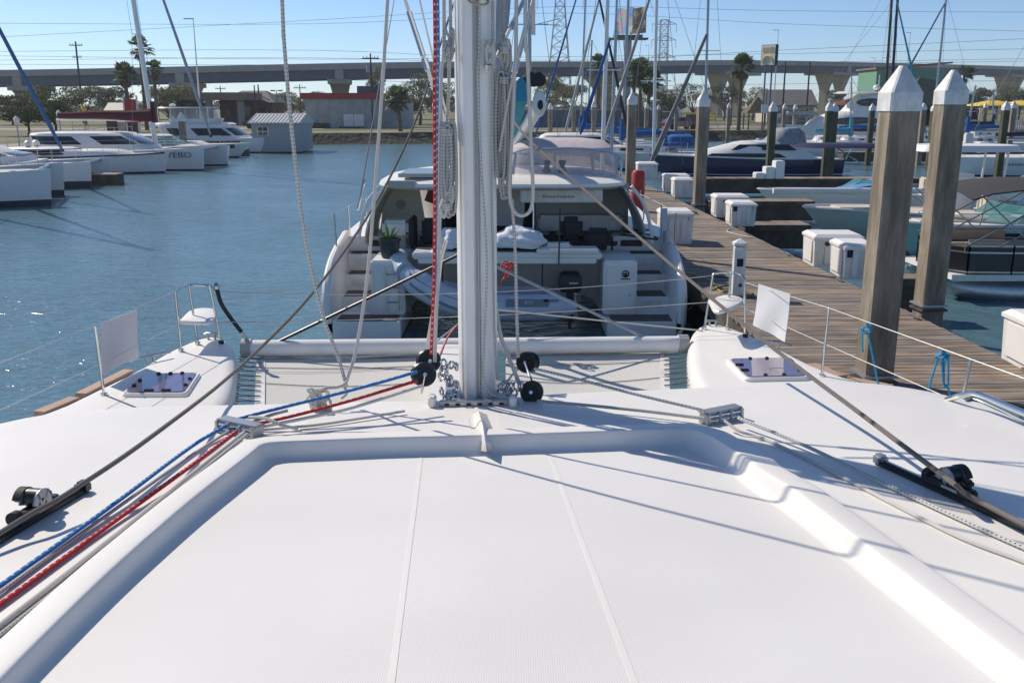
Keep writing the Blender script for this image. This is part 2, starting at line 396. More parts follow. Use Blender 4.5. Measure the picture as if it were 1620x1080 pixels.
# ------------------------------------------------ vegetation
def crown(mb, c, r, n, leaf, rnd, lobes=9, flat=.8):
    L = []
    for k in range(lobes):
        a = rnd.uniform(0, 2*PI); q = rnd.uniform(.15, .75); z = rnd.uniform(-.5, .75)
        L.append((Vector((c[0]+math.cos(a)*q*r[0], c[1]+math.sin(a)*q*r[1], c[2]+z*r[2])), rnd.uniform(.28, .52)))
    for k in range(n):
        lc, lr = rnd.choice(L)
        d = Vector((rnd.gauss(0, 1), rnd.gauss(0, 1), rnd.gauss(0, 1))).normalized()*rnd.uniform(.55, 1.05)
        p = lc + Vector((d.x*r[0]*lr, d.y*r[1]*lr, d.z*r[2]*lr*flat))
        s = leaf*rnd.uniform(.5, 1.3)
        a = Vector((rnd.gauss(0, 1), rnd.gauss(0, 1), rnd.gauss(0, 1))).normalized(); bb = a.orthogonal().normalized()
        if rnd.random() < .5: bb = a.cross(bb)
        mb.add([p-a*s*.5, p+bb*s*.32, p+a*s*.5, p-bb*s*.32], [[0, 1, 2, 3]])
    return L
def make_tree(name, label, h, w, leafm, seed, n=1500, leaf=.45, loc=(0, 0, 0), group=None, cat_='tree'):
    rnd = random.Random(seed); t = thing(name, label, cat_, loc, group=group)
    c = (0, 0, h*.62); mb = MB(); L = crown(mb, c, (w/2, w/2, h*.40), n, leaf, rnd); mb.build('crown', leafm, t, sharp=0)
    tb = MB(); tb.tube(cat([(0, 0, -.2), (w*.02, 0, h*.2), (-w*.02, w*.01, h*.45)], 4), .1, 8, rs=[h*.035-(h*.002)*i for i in range(9)])
    for lc, lr in L[:6]:
        tb.tube(cat([(0, 0, h*.22), (lc.x*.4, lc.y*.4, h*.42), tuple(lc)], 3), .05, 5, rs=[h*.016, h*.014, h*.012, h*.010, h*.008, h*.006, h*.004])
    tb.build('trunk', BARK, t); return t
def fan_leaf(mb, base, ang, el, L, rnd, dead=False):
    d = Vector((math.cos(ang)*math.cos(el), math.sin(ang)*math.cos(el), math.sin(el)))
    side = Vector((-math.sin(ang), math.cos(ang), 0)); up = side.cross(d)
    st = base; hub = base + d*L*.45 - Vector((0, 0, .05*L))
    mb.tube([st, hub], .02, 4, m=0)
    for k in range(11):
        a = R(-75+15*k)+rnd.uniform(-.05, .05)
        q = (d*math.cos(a) + side*math.sin(a))
        e = hub + q*L*.62*(1-.25*abs(math.sin(a))) - Vector((0, 0, L*.16*(.4+rnd.random()*.6)))
        mid = hub + q*L*.34
        w = side.cross(q).normalized()*.0 + (d*(-math.sin(a)) + side*math.cos(a))*L*.055
        mb.add([hub, mid-w, e, mid+w], [[0, 1, 2, 3]], m=1 if dead else 0)
def make_palm(label, h, cr, seed, loc, n=34, skirt=10, group=None, rt=.2):
    rnd = random.Random(seed); t = thing('fan_palm', label, 'palm tree', loc, group=group)
    lean = rnd.uniform(-.3, .3)
    tb = MB(); pts = cat([(0, 0, -.2), (lean*.4, 0, h*.35), (lean, 0, h*.7), (lean*1.2, 0, h)], 6)
    tb.tube(pts, rt, 10, rs=[rt*(1.25-.35*i/(len(pts)-1))*(1+.05*(i % 2)) for i in range(len(pts))]); tb.build('trunk', TRUNK, t)
    mb = MB(); base = Vector((lean*1.2, 0, h))
    for k in range(n):
        fan_leaf(mb, base+Vector((0, 0, rnd.uniform(-.2, .2))), rnd.uniform(0, 2*PI), R(rnd.uniform(-35, 80)), cr*rnd.uniform(.8, 1.1), rnd)
    for k in range(skirt):
        fan_leaf(mb, base-Vector((0, 0, .25)), rnd.uniform(0, 2*PI), R(rnd.uniform(-80, -45)), cr*.7, rnd, True)
    mb.build('crown', [LEAFP, LEAFD], t, sharp=0); return t
def gp(px, d, z=GZ): # ground spot seen at photo column px, d metres ahead
    ax = d*CP + (CAMZ-z)*SP
    return Vector(((px-810)/F*ax, d, z))
TG = 'trees standing beyond the harbour bank'
trees = [
 (45, 96, 6.2, 8, LEAF1, 'dark rounded oak on left bank beside promenade railing'),
 (88, 100, 7.0, 7, LEAF1, 'dense dark tree behind the blue furled sail'),
 (20, 150, 8.0, 9, LEAF2, 'hazy tree at far left below the bridge'),
 (135, 150, 9.5, 12, LEAF2, 'broad grey green tree around the left utility pole'),
 (180, 152, 8.6, 9, LEAF2, 'grey green tree just left of the short palm'),
 (268, 140, 8.2, 9, LEAF3, 'olive tree left of pier behind tan canopy'),
 (300, 152, 7.0, 9, LEAF1, 'dark tree under the tan canopy roof'),
 (390, 190, 8.0, 12, LEAF2, 'distant tree behind the brown brick house'),
 (435, 185, 8.5, 11, LEAF2, 'distant tree left of the red fascia building'),
 (490, 200, 9.0, 9, LEAF3, 'thin distant tree above the red fascia roof'),
 (600, 200, 15.5, 6, LEAF3, 'slim tree rising behind the red fascia building'),
 (664, 150, 11.5, 11, LEAF2, 'tall pale tree behind small palm by main mast'),
 (640, 160, 9.0, 8, LEAF3, 'pale tree right of the white walled building'),
 (700, 155, 10.0, 11, LEAF1, 'tree half hidden behind the main mast'),
 (750, 170, 10.5, 11, LEAF2, 'tree hidden behind the main mast column'),
 (868, 185, 10.5, 9, LEAF3, 'tall light tree above the boom end cap'),
 (905, 180, 9.5, 12, LEAF3, 'round olive tree by the lattice tower foot'),
 (985, 190, 7.5, 9, LEAF1, 'dark tree between the two palms by billboard'),
 (1035, 200, 8.5, 10, LEAF3, 'tree right of the palm cluster below bridge'),
 (1060, 195, 7.0, 9, LEAF1, 'low dark tree behind the thatched shelters'),
 (1095, 200, 9.0, 13, LEAF3, 'wide olive tree left of paired bridge piers'),
 (1145, 205, 9.5, 9, LEAF2, 'tree between the paired bridge piers'),
 (1190, 200, 9.0, 10, LEAF3, 'olive tree left of the yellow sign posts'),
 (1222, 190, 8.5, 8, LEAF1, 'dark tree right of the yellow sign posts'),
 (1325, 230, 8.0, 8, LEAF1, 'small tree between two bridge piers at right'),
 (1400, 235, 7.0, 7, LEAF2, 'distant tree right of the green restaurant'),
 (1240, 200, 6.5, 7, LEAF2, 'small tree left of the grey roofed house'),
 (1575, 215, 9, 9, LEAF3, 'tree above yellow awnings at far right'),
 (1610, 200, 9, 9, LEAF2, 'tree at the right edge behind awnings'),
 (1540, 220, 9.5, 8, LEAF3, 'tree between dark green roof and awnings')]
for i, (px, d, h, w, lm, lab) in enumerate(trees):
    make_tree('oak_tree', lab, h*(.66 if px < 820 else .80), w*.9, lm, 100+i, n=6500 if d < 140 else 4200, leaf=.20 if d < 140 else .27, loc=gp(px, d), group=TG)
# far wood that reads as one mass
mb = MB(); rnd = random.Random(5)
for k in range(150):
    x = -330+k*4.6+rnd.uniform(-2, 2); y = 330+rnd.uniform(-25, 40) + max(0, x)*.6
    crown(mb, (x, y, GZ+2.2), (6.5, 5, rnd.uniform(2.2, 3.6)), 260, 1.0, rnd, 5)
tag(mb.build('distant_woodland', LEAF2, sharp=0), 'low grey green band of far trees beneath the bridge', 'woodland', kind='stuff')
palms = [(233, 118, 9.6, 1.75, 'tallest fan palm behind the left white mast', 26, 6), (207, 114, 6.4, 1.7, 'shorter bushy palm left of the left white mast', 34, 22),
 (250, 125, 7.4, 1.6, 'middle fan palm right of the left white mast', 26, 8), (634, 112, 3.7, 1.8, 'squat fan palm on grass right of white walled building', 44, 10),
 (946, 135, 8.6, 1.7, 'fan palm with brown skirt left of the billboard', 38, 30), (1003, 118, 6.6, 2.0, 'left bushy palm of the cluster under billboard', 44, 14),
 (1022, 120, 5.9, 2.0, 'right bushy palm of the cluster under billboard', 44, 14), (1012, 128, 7.6, 1.8, 'rear palm of the cluster under billboard', 40, 10),
 (1168, 118, 7.4, 1.75, 'lone fan palm standing before the paired bridge piers', 40, 22), (1520, 160, 8.0, 2.0, 'palm behind the green restaurant roof', 30, 6)]
for i, (px, d, h, cr, lab, n, sk) in enumerate(palms):
    make_palm(lab, h, cr, 40+i, gp(px, d), n, sk, 'fan palms along the bank', .28 if i == 4 else .2)

# ------------------------------------------------ elevated highway
brp = [(-330, 236), (-230, 224), (-114, 216), (-60, 216), (-20, 222), (20, 246), (60, 284), (120, 338), (180, 390), (250, 452), (340, 530), (500, 670)]
brz = [11.0, 11.0, 11.4, 12.4, 13.4, 14.6, 16.6, 18.2, 19.4, 20.6, 22, 24]
bc = cat([Vector((x, y, z)) for (x, y), z in zip(brp, brz)], 6)
hb = thing('highway_bridge', 'long elevated concrete highway crossing behind the whole harbour', 'bridge', (bc[12].x, bc[12].y, GZ))
def along(prof, name, m, par=hb):
    rings = []
    for i, p in enumerate(bc):
        t = (bc[min(i+1, len(bc)-1)]-bc[max(i-1, 0)]); t.z = 0; t.normalize(); n = Vector((t.y, -t.x, 0))
        rings.append([p + n*a + Vector((0, 0, z)) for a, z in prof])
    q = MB(); q.loft(rings); return q.build(name, m, par, world=True)
along([(5.8, 0), (6.2, 0), (6.2, -1.3), (5.8, -1.3)], 'parapet', CONCW)
along([(-6.2, 0), (-5.8, 0), (-5.8, -1.3), (-6.2, -1.3)], 'parapet', CONCW)
along([(5.795, -1.0), (5.795, -1.35), (-5.795, -1.35), (-5.795, -1.0)], 'road_deck', CONCW)
for a in (5.0, 1.6, -1.6, -5.0):
    along([(a-.35, -1.36), (a+.35, -1.36), (a+.35, -3.3), (a-.35, -3.3)], 'girder', GIRD)
def pier_at(px):
    best = None
    for i, p in enumerate(bc):
        if p.y < 0: continue
        ax = p.y*CP+(CAMZ-p.z)*SP; q = 810+F*p.x/ax
        if best is None or abs(q-px) < best[0]: best = (abs(q-px), i)
    i = best[1]; p = bc[i]; t = (bc[min(i+1, len(bc)-1)]-bc[i-1]); t.z = 0; t.normalize(); return p, t
cc = bc
bc2 = []
for i in range(len(bc)-1):
    for k in range(6): bc2.append(bc[i].lerp(bc[i+1], k/6))
bc_s, bc = bc, bc2
for px, cols in ((-120, 1), (40, 1), (298, 1), (537, 1), (770, 1), (957, 1), (1152, 2), (1322, 2), (1460, 2), (1600, 3)):
    p, t = pier_at(px); n = Vector((t.y, -t.x, 0)); rz = math.atan2(t.y, t.x)
    q = MB(); top = p.z-3.3
    if cols == 1:
        for o_ in (0,):
            T = Matrix.Translation((p.x, p.y, 0)) @ Matrix.Rotation(rz, 4, 'Z')
            w = 1.7
            q.loft([[T @ Vector((a*s_, b_*d_, z)) for a, b_ in ((-1, -1), (1, -1), (1, 1), (-1, 1))] for s_, d_, z in ((w*.95, 1.6, 0), (w*.95, 1.6, top-4.2), (w*1.0, 2.4, top-3.0), (w*1.25, 4.4, top-1.0), (w*1.3, 4.6, top-.95))])
            q.loft([[T @ Vector((a*s_, b_*d_, z)) for a, b_ in ((-1, -1), (1, -1), (1, 1), (-1, 1))] for s_, d_, z in ((w*1.5, 5.4, top-.94), (w*1.5, 5.4, top+.0))], m=1)
    else:
        span = 9.5 if cols == 2 else 7.5
        for k in range(cols):
            cx = p + t*((k-(cols-1)/2)*span)
            T = Matrix.Translation((cx.x, cx.y, 0)) @ Matrix.Rotation(rz, 4, 'Z')
            q.loft([[T @ Vector((a*s_, b_*d_, z)) for a, b_ in ((-1, -1), (1, -1), (1, 1), (-1, 1))] for s_, d_, z in ((1.05, 1.2, 0), (1.05, 1.2, top-6.0), (1.25, 1.4, top-4.5), (1.9, 2.6, top-1.0), (2.0, 2.8, top-.8))])
        T = Matrix.Translation((p.x, p.y, 0)) @ Matrix.Rotation(rz, 4, 'Z')
        q.box((0, 0, top-.4), (span*(cols-1)+8, 11, .78), T=T, m=1)
    q.build('pier', [CONCT, CONCW], hb, world=True)
    for s_ in (1, -1):
        e = MB(); e.box((p.x+n.x*5.3*s_, p.y+n.y*5.3*s_, p.z-2.3), (1.8, 1.3, 2.0), rz=rz); e.build('girder_end_block', CONCW, hb, world=True)

# ------------------------------------------------ power line towers and wires
def lattice(label, px, d, h, w0, w1, arms, loc=None):
    g0 = gp(px, d); t = thing('transmission_tower', label, 'pylon', g0); q = MB(); r_ = .16
    N = 14
    def cr(k):
        f = k/N; w = w0+(w1-w0)*min(1, f*1.25); z = h*f
        return [Vector((sx*w/2, sy*w/2, z)) for sx, sy in ((-1, -1), (1, -1), (1, 1), (-1, 1))]
    for k in range(N):
        a, c = cr(k), cr(k+1)
        for j in range(4):
            q.bar(a[j], c[j], r_); q.bar(a[j], c[(j+1) % 4], r_*.6); q.bar(a[(j+1) % 4], c[j], r_*.6); q.bar(c[j], c[(j+1) % 4], r_*.6)
    q.build('lattice_mast', MASTG, t)
    for z, L, both in arms:
        e = MB()
        for s_ in ((-1, 1) if both else (-1,)):
            for y in (-.6, .6):
                e.bar((0, y, z), (s_*L, 0, z+.1), .14); e.bar((0, y, z+1.6), (s_*L, 0, z+.1), .14)
            e.bar((s_*L*.5, 0, z+.05), (s_*L*.5, 0, z+.9), .1)
            e.tube([(s_*L, 0, z), (s_*L, 0, z-2.6)], .1, 6, m=1)
        e.build('cross_arm', [MASTG, GELB], t)
lattice('tall lattice transmission tower rising out of frame behind the bridge', 884, 262, 36, 7.5, 2.4, [(23.5, 6.5, False), (30, 6, True)])
lattice('slimmer lattice transmission tower right of the billboard', 1046, 330, 30.5, 3.2, 2.6, [(29, 4, True), (24, 4, True), (18.5, 4, True), (13.5, 4, True)])
wires = [(37, 36, 15, 52, 300), (62, 30, 5, 20, 300), (82, 78, 90, 58, 280), (88, 92, 84, 76, 290), (102, 101, 96, 92, 300), (96, 90, 98, 96, 300), (118, 124, 130, 126, 320)]
for i, (yl, ym, yk, yr, d) in enumerate(wires):
    pts = cat([PD(-60, yl, d), PD(500, ym+2, d), PD(885, yk+6, d), PD(1250, (yk+yr)/2+5, d), PD(1700, yr, d)], 6)
    q = MB(); q.tube(pts, .045, 4); tag(q.build('power_line', WOODP, sharp=0), ['thin overhead wire highest in the sky', 'overhead wire second from the top of the sky', 'overhead wire crossing the sky at middle height', 'overhead wire just under the middle one', 'overhead wire low above the bridge', 'overhead wire close over the bridge parapet', 'overhead wire seen below the bridge deck'][i], 'power line')
def pole(label, px, d, ytop, r=.14, arms=1, lamp=False, m=WOODP, cat_='utility pole', name='utility_pole'):
    g0 = gp(px, d); h = PD(px, ytop, d).z-GZ; t = thing(name, label, cat_, g0)
    q = MB(); q.tube([(0, 0, -.3), (0, 0, h)], r, 8, rs=[r, r*.7]); q.build('pole', m, t)
    for k in range(arms):
        e = MB(); z = h-.6-k*1.9; e.box((0, 0, z), (2.2 if k == 0 else 1.5, .12, .14))
        for x in (-.95, -.5, .5, .95): e.cyl((x*(1 if k == 0 else .7), 0, z+.07), (x*(1 if k == 0 else .7), 0, z+.32), .045, n=6, m=1)
        e.build('cross_arm', [m, GREYF], t)
    return t
pole('wooden utility pole with two cross arms at upper left', 133, 165, 66, .2, 2)
pt = pole('utility pole beside the red fascia building with transformer', 590, 128, 85, .13, 1)
q = MB(); q.cyl((-.35, 0, 7.1), (-.35, 0, 8.0), .26, n=10); q.cyl((.30, 0, 7.1), (.30, 0, 8.0), .22, n=10); q.build('transformer', SIDING, pt)
pole('thin wooden pole left of red fascia building', 406, 150, 135, .13, 0)
pole('short pole beside the thin wooden pole on left', 412, 160, 134, .16, 0)
pole('distant utility pole below the bridge at left', 352, 210, 136, .14, 1)
pole('distant pole just left of the red building corner', 477, 180, 134, .12, 1)
pole('rusty tall pole standing in front of bridge right of sign', 1236, 128, 98, .14, 0)
pole('tall brown pole with a bulb top right of sign', 1274, 135, 98, .15, 0)
pole('slim dark pole left of the lone palm', 1156, 140, 130, .10, 0)
pole('dark lamp post among masts left of billboard', 1210, 150, 140, .10, 0)
for px, yt, d, lab in ((441, 143, 120, 'twin arm car park light left of red building'),):
    t = pole(lab, px, d, yt, .07, 0, name='car_park_light', cat_='street light'); h = PD(px, yt, d).z-GZ
    for s_ in (-1, 1): q = MB(); q.box((s_*.45, 0, h-.05), (.55, .3, .14)); q.build('lamp_head', BLACKP, t)
for px, yt, d, lab in ((320, 30, 90, 'tall thin white aerial mast by power catamaran'), (1222, 48, 150, 'thin street light mast rising behind the yellow sign'), (1427, 52, 180, 'curved street light mast between the tall masts at right'), (1023, 72, 200, 'small distant street light right of the billboard'), (1376, 92, 200, 'faint lamp mast behind the right pile tops')):
    h = PD(px, yt, d).z-GZ; t = thing('light_mast', lab, 'street light', gp(px, d)); q = MB(); q.tube([(0, 0, 0), (0, 0, h*.7), (0, 0, h)], .07, 6, rs=[.10, .06, .035]); q.build('pole', MASTG if px != 320 else GEL, t)
    q = MB(); q.box((-.4, 0, h), (.9, .15, .08)); q.build('lamp_head', MASTG, t)
# promenade lamps on the left bank
for px, d, yt, m, lab in ((137, 84, 172, YELA, 'short lamp post with yellowish globe near red awning'), (31, 70, 190, GEL, 'short lamp post with white cap by left railing'), (98, 78, 180, GEL, 'short lamp post with white cap before dark tree')):
    h = PD(px, yt, d).z-GZ; t = thing('promenade_lamp', lab, 'street light', gp(px, d)); q = MB(); q.tube([(0, 0, 0), (0, 0, h-.3)], .05, 8); q.build('post', MASTG, t)
    q = MB(); q.lathe([(.06, -.3), (.2, -.15), (.22, .05), (.12, .2), (.02, .28)], (0, 0, h), 10); q.build('globe', m, t)

# ------------------------------------------------ buildings on the bank
def wbox(mb, c, d, m=0, rz=0): mb.box(c, d, rz=rz, m=m)
# white walled building with red fascia
a = gp(484, 128); c = gp(598, 128); t = thing('white_commercial_building', 'long weathered white walled building with red fascia on the far bank', 'building', a)
W = c.x-a.x
q = MB(); q.box((W/2, 4, 1.85), (W, 8, 3.9)); q.build('wall', BLDW, t)
for k in range(6):
    q = MB(); q.box((W*(k+.5)/6, -.03, 1.85), (W/6-.06, .06, 3.8)); q.build('wall_panel', BLDW, t)
q = MB(); q.box((W/2, 3.9, 4.15), (W+1.0, 8.8, .72)); q.box((W/2, 3.9, 3.8), (W+.6, 8.4, .1)); q.build('fascia', BLDR, t)
q = MB(); q.box((W*.86, 2, 4.95), (2.8, 2.2, .9)); q.build('roof_unit', GIRD, t)
for k in range(2):
    q = MB(); q.box((W*.60+k*1.35, -.12, 1.0), (1.28, .10, 1.6)); q.build('service_door', GEL2, t)
q = MB(); q.box((W*.64, -.5, .12), (3.2, .8, .24)); q.box((1.5, -.4, .3), (3.4, .5, .7)); q.build('low_planter', ROCK, t)
a = gp(601, 131); t = thing('annex_building', 'pale flat roofed annex joined right of the red fascia building', 'building', a)
q = MB(); q.box((2.0, 3, 1.6), (4.0, 6, 3.6)); q.build('wall', BLDW, t); q = MB(); q.box((2.0, 3, 3.46), (4.2, 6.2, .12)); q.build('roof', ROOFG, t)
# dock house with ribbed roof
a = gp(398, 84.5, .5); c = gp(474, 84.5, .5); W = c.x-a.x; t = thing('dock_house', 'grey floating office with ribbed white metal roof behind power catamaran', 'building', a)
q = MB(); q.box((W/2, 3, .85), (W, 5.4, 2.5)); q.build('wall', SIDING, t)
q = MB(); q.side([(-.1, 2.10), (3, 2.85), (6.1, 2.10), (6.1, 2.02), (-.1, 2.02)], -.2, W+.2); q.build('roof', METR, t)
for k in range(15):
    q = MB(); x = -.1+(W+.2)*k/14; q.bar((x, -.12, 2.12), (x, 3, 2.88), .06, .05); q.build('roof_rib', METR, t)
q = MB()
q.box((W*.24, .27, 1.35), (1.0, .1, .8)); wf = q.build('window', GEL, t)
for sx in (-.22, .22):
    for sz in (-.2, .2):
        q = MB(); q.box((W*.24+sx, .19, 1.35+sz), (.36, .03, .30)); q.build('pane', GLASS, wf)
# tan canopy and brick house
a = gp(262, 150); c = gp(395, 150); W = c.x-a.x; t = thing('open_canopy', 'wide tan flat canopy on brick posts behind the left masts', 'building', a)
q = MB(); q.box((W/2, 4, 4.3), (W, 9, 1.15)); q.build('roof', ROOFT, t)
for k in range(3):
    q = MB(); q.box((1.6+k*(W-3.2)/2, 1.5, 1.85), (.9, .9, 3.75)); q.build('post', CONCW, t)
a = gp(352, 158); t = thing('brick_house', 'brown brick building with hipped roof right of tan canopy', 'house', a)
q = MB(); q.box((4, 4, 1.7), (8.5, 8, 3.4)); q.build('wall', BRICK, t)
q = MB(); q.loft([[(-.8, -.6, 3.4), (8.8, -.6, 3.4), (8.8, 8.6, 3.4), (-.8, 8.6, 3.4)], [(2.5, 3.5, 5.3), (6.5, 3.5, 5.3), (6.5, 4.5, 5.3), (2.5, 4.5, 5.3)]]); q.build('roof', ROOFG, t)
for k in range(3):
    q = MB(); q.box((1.4+k*2.6, -.02, 2.0), (1.2, .1, 1.3)); q.build('window', GLASS, t)
# red sign tower and little red kiosk at left
a = gp(211, 96); t = thing('sign_tower', 'white framed sign tower with red panel behind maroon sail cover', 'sign', a)
for s_ in (-.65, .65):
    q = MB(); q.box((s_, 0, 1.9), (.14, .14, 3.9)); q.build('post', GEL2, t)
q = MB(); q.box((0, 0, 2.9), (1.15, .16, 1.2)); q.build('red_panel', REDP, t); q = MB(); q.box((0, 0, 1.85), (1.15, .16, .6)); q.build('lower_panel', GEL2, t)
a = gp(186, 104); t = thing('brick_hut', 'small hut with tan gable roof left of the sign tower', 'hut', a)
q = MB(); q.box((0, 1.5, 1.1), (2.2, 3, 2.2)); q.build('wall', BRICK, t)
q = MB(); q.side([(-.3, 2.2), (1.5, 3.2), (3.3, 2.2), (3.3, 2.1), (-.3, 2.1)], -1.3, 1.3); q.build('roof', CREAM, t)
a = gp(168, 80); t = thing('market_awning', 'low red awning on white posts beside promenade', 'awning', a)
q = MB(); q.loft([[(-2.2, -1.5, 2.0), (2.6, -1.5, 1.55), (2.6, 1.5, 1.55), (-2.2, 1.5, 2.0)], [(-2.2, -1.5, 2.06), (2.6, -1.5, 1.61), (2.6, 1.5, 1.61), (-2.2, 1.5, 2.06)]]); q.build('canopy', REDP, t)
for sx in (-2, 2.4):
    for sy in (-1.4, 1.4):
        q = MB(); q.cyl((sx, sy, 0), (sx, sy, 1.7), .04, n=6); q.build('post', GEL, t)
# grey roof house, green restaurant, awnings at right
a = gp(1213, 165); c = gp(1287, 165); W = c.x-a.x; t = thing('grey_roof_house', 'low house with long grey shingle roof beyond the lawn', 'house', a)
q = MB(); q.box((W/2, 4, 1.5), (W, 7.6, 3.0)); q.build('wall', CREAM, t)
q = MB(); q.side([(-.6, 3.0), (4, 5.6), (8.6, 3.0), (8.6, 2.9), (-.6, 2.9)], -.5, W+.5); q.build('roof', ROOFG, t)
for k in range(3):
    q = MB(); q.box((W*(.22+.28*k), .17, 1.6), (1.1, .08, 1.0)); q.build('window', GLASS, t)
a = gp(1372, 150); c = gp(1492, 150); W = c.x-a.x; t = thing('green_restaurant', 'sea green restaurant building with red and dark green roofs', 'restaurant', a)
q = MB(); q.box((W/2+1, 6, 6.4), (W-1, 8, 3.9)); q.build('upper_wall', GREENW, t)
for k in range(9):
    q = MB(); q.box((W/2+1-(W-1)/2+(k+.5)*(W-1)/9, 1.985, 6.6), ((W-1)/9-.05, .05, 3.2)); q.build('wall_panel', GREENW, t)
q = MB(); q.loft([[(1.2, 1.6, 8.35), (W+1.2, 1.6, 9.2), (W+1.2, 10.4, 9.2), (1.2, 10.4, 8.35)], [(1.2, 1.6, 8.6), (W+1.2, 1.6, 9.45), (W+1.2, 10.4, 9.45), (1.2, 10.4, 8.6)]]); q.build('upper_roof', ROOFT, t)
q = MB(); q.loft([[(-6, -3, 3.0), (W*.66, -3, 3.0), (W*.66, 5, 3.0), (-6, 5, 3.0)], [(3, 1.5, 5.2), (W*.66, 1.5, 5.6), (W*.66, 2, 5.6), (3, 2, 5.2)]]); q.build('porch_roof', ROOFR, t)
q = MB(); q.box((W*.3, 1, 1.5), (W*.6+5, 5.5, 3.0)); q.build('lower_wall', BRICK, t)
for k in range(6):
    q = MB(); q.box((-2.5+k*1.7, -1.8, 1.7), (1.2, .1, 1.3)); q.build('window', GLASS, t)
a = gp(1445, 140); c = gp(1556, 140); W = c.x-a.x; t = thing('dark_green_pavilion', 'large dark green gabled roof pavilion behind the twin piles', 'pavilion', a)
q = MB(); q.loft([[(-3, -2, 2.6), (W+2, -2, 2.6), (W+2, 8, 2.6), (-3, 8, 2.6)], [(-3+.5, -2, 3.0), (W+1, -2, 2.9), (W+1, 8, 2.9), (-2.5, 8, 3.0)], [(1.5, 3, 6.9), (4.0, 3, 6.4), (4.0, 3.4, 6.4), (1.5, 3.4, 6.9)]]); q.build('roof', GREEND, t)
for k in range(8):
    q = MB(); q.box((-2+k*(W+3)/7, -1.5, 1.35), (.2, .2, 2.7)); q.build('post', FLOATW, t)
q = MB(); q.box((W/2, 4, 1.2), (W, 5, 2.4)); q.build('bar_wall', DARK, t)
for k, px in enumerate((1566, 1612)):
    a = gp(px, 128+k*3); t = thing('yellow_awning', ['yellow patio awning left of the right edge', 'yellow patio awning at the right edge'][k], 'awning', a, group='yellow awnings over the patio')
    q = MB(); q.loft([[(-2.7, -2, 2.85), (2.7, -2, 2.85), (2.7, 2, 2.85), (-2.7, 2, 2.85)], [(-2.5, -1.8, 3.05), (2.5, -1.8, 3.05), (2.5, 1.8, 3.05), (-2.5, 1.8, 3.05)], [(-.6, 0, 3.55), (.6, 0, 3.55), (.6, .3, 3.55), (-.6, .3, 3.55)]]); q.build('canopy', YELA, t)
    for sx in (-2.4, 0, 2.4):
        q = MB(); q.box((sx, -1.7, 1.45), (.13, .13, 2.9)); q.build('post', CREAM, t)
# patio fence below the awnings, and the sea wall
a = gp(1524, 122); t = thing('patio_fence', 'pale picket fence under the yellow awnings', 'fence', a)
for k in range(40):
    q = MB(); q.box((k*.28, 0, .6), (.16, .04, 1.2)); q.build('picket', CREAM, t)
q = MB(); q.box((5.5, .06, 1.0), (11.4, .05, .1)); q.build('rail', CREAM, t)
# thatched shelter
a = gp(1196, 121); t = thing('thatched_gazebo', 'small thatched gazebo with railing on the lawn', 'gazebo', a)
q = MB(); q.loft([[(-1.7, -1.7, 2.0), (1.7, -1.7, 2.0), (1.7, 1.7, 2.0), (-1.7, 1.7, 2.0)], [(-1.2, -1.2, 2.5), (1.2, -1.2, 2.5), (1.2, 1.2, 2.5), (-1.2, 1.2, 2.5)], [(-.1, -.1, 3.9), (.1, -.1, 3.9), (.1, .1, 3.9), (-.1, .1, 3.9)]]); q.build('roof', THATCH, t)
for sx in (-1.3, 1.3):
    for sy in (-1.3, 1.3):
        q = MB(); q.cyl((sx, sy, 0), (sx, sy, 2.1), .08, n=8); q.build('post', WOODP, t)
for z in (.45, .9):
    q = MB(); q.box((0, -1.35, z), (2.6, .06, .08)); q.build('rail', WOODP, t)
# retaining wall seen behind the boats at centre
t = thing('retaining_wall', 'long blue grey retaining wall on the far bank behind boats', 'wall', gp(860, 132))
for k in range(7):
    q = MB(); q.box((-3.5+k*3.0, 0, 1.15), (2.96, .5, 2.3)); q.build('wall_panel', GIRD if k % 2 else mat('slate_wall', (.12, .15, .18), .8, var=.1), t)
q = MB(); q.box((5.5, 0, 2.36), (21, .6, .1)); q.build('coping', CONCW, t)
# billboard on a single steel column
a = gp(990, 210); t = thing('billboard', 'two sided billboard on a single column above the bridge', 'billboard', a)
zb = PD(990, 62, 210).z-GZ; zt = PD(990, 12, 210).z-GZ
q = MB(); q.cyl((0, 0, 0), (0, 0, zb+.4), .8, n=16); q.build('column', CONCW, t)
q = MB(); q.box((0, 0, zb), (8.2, 3, .35)); q.box((0, 0, zb+.5), (6, 1.6, .6)); q.build('walkway', FLOATW, t)
def ad_mat(name, cols, sc):
    m = bpy.data.materials.new(name); m.use_nodes = True; nt = m.node_tree; b = nt.nodes['Principled BSDF']; b.inputs['Roughness'].default_value = .6
    tc = nd(nt, 'ShaderNodeTexCoord'); v = nd(nt, 'ShaderNodeTexNoise'); v.inputs['Scale'].default_value = sc; v.inputs['Detail'].default_value = 1; nt.links.new(tc.outputs['Object'], v.inputs['Vector'])
    r = nd(nt, 'ShaderNodeValToRGB'); r.color_ramp.interpolation = 'CONSTANT'; nt.links.new(v.outputs[0], r.inputs[0])
    el = r.color_ramp.elements; el[0].color = (*cols[0], 1); el[1].position = .44; el[1].color = (*cols[1], 1)
    for k, c_ in enumerate(cols[2:]): e = el.new(.5+.07*k); e.color = (*c_, 1)
    nt.links.new(r.outputs[0], b.inputs['Base Color']); return m
ADA = ad_mat('pink_blue_advert', [(.2, .45, .8), (.25, .55, .9), (.85, .40, .48), (.3, .7, .5), (.9, .85, .9)], .35)
ADB = ad_mat('dark_group_advert', [(.02, .02, .025), (.03, .028, .03), (.30, .24, .12), (.05, .045, .04), (.4, .36, .28)], .5)
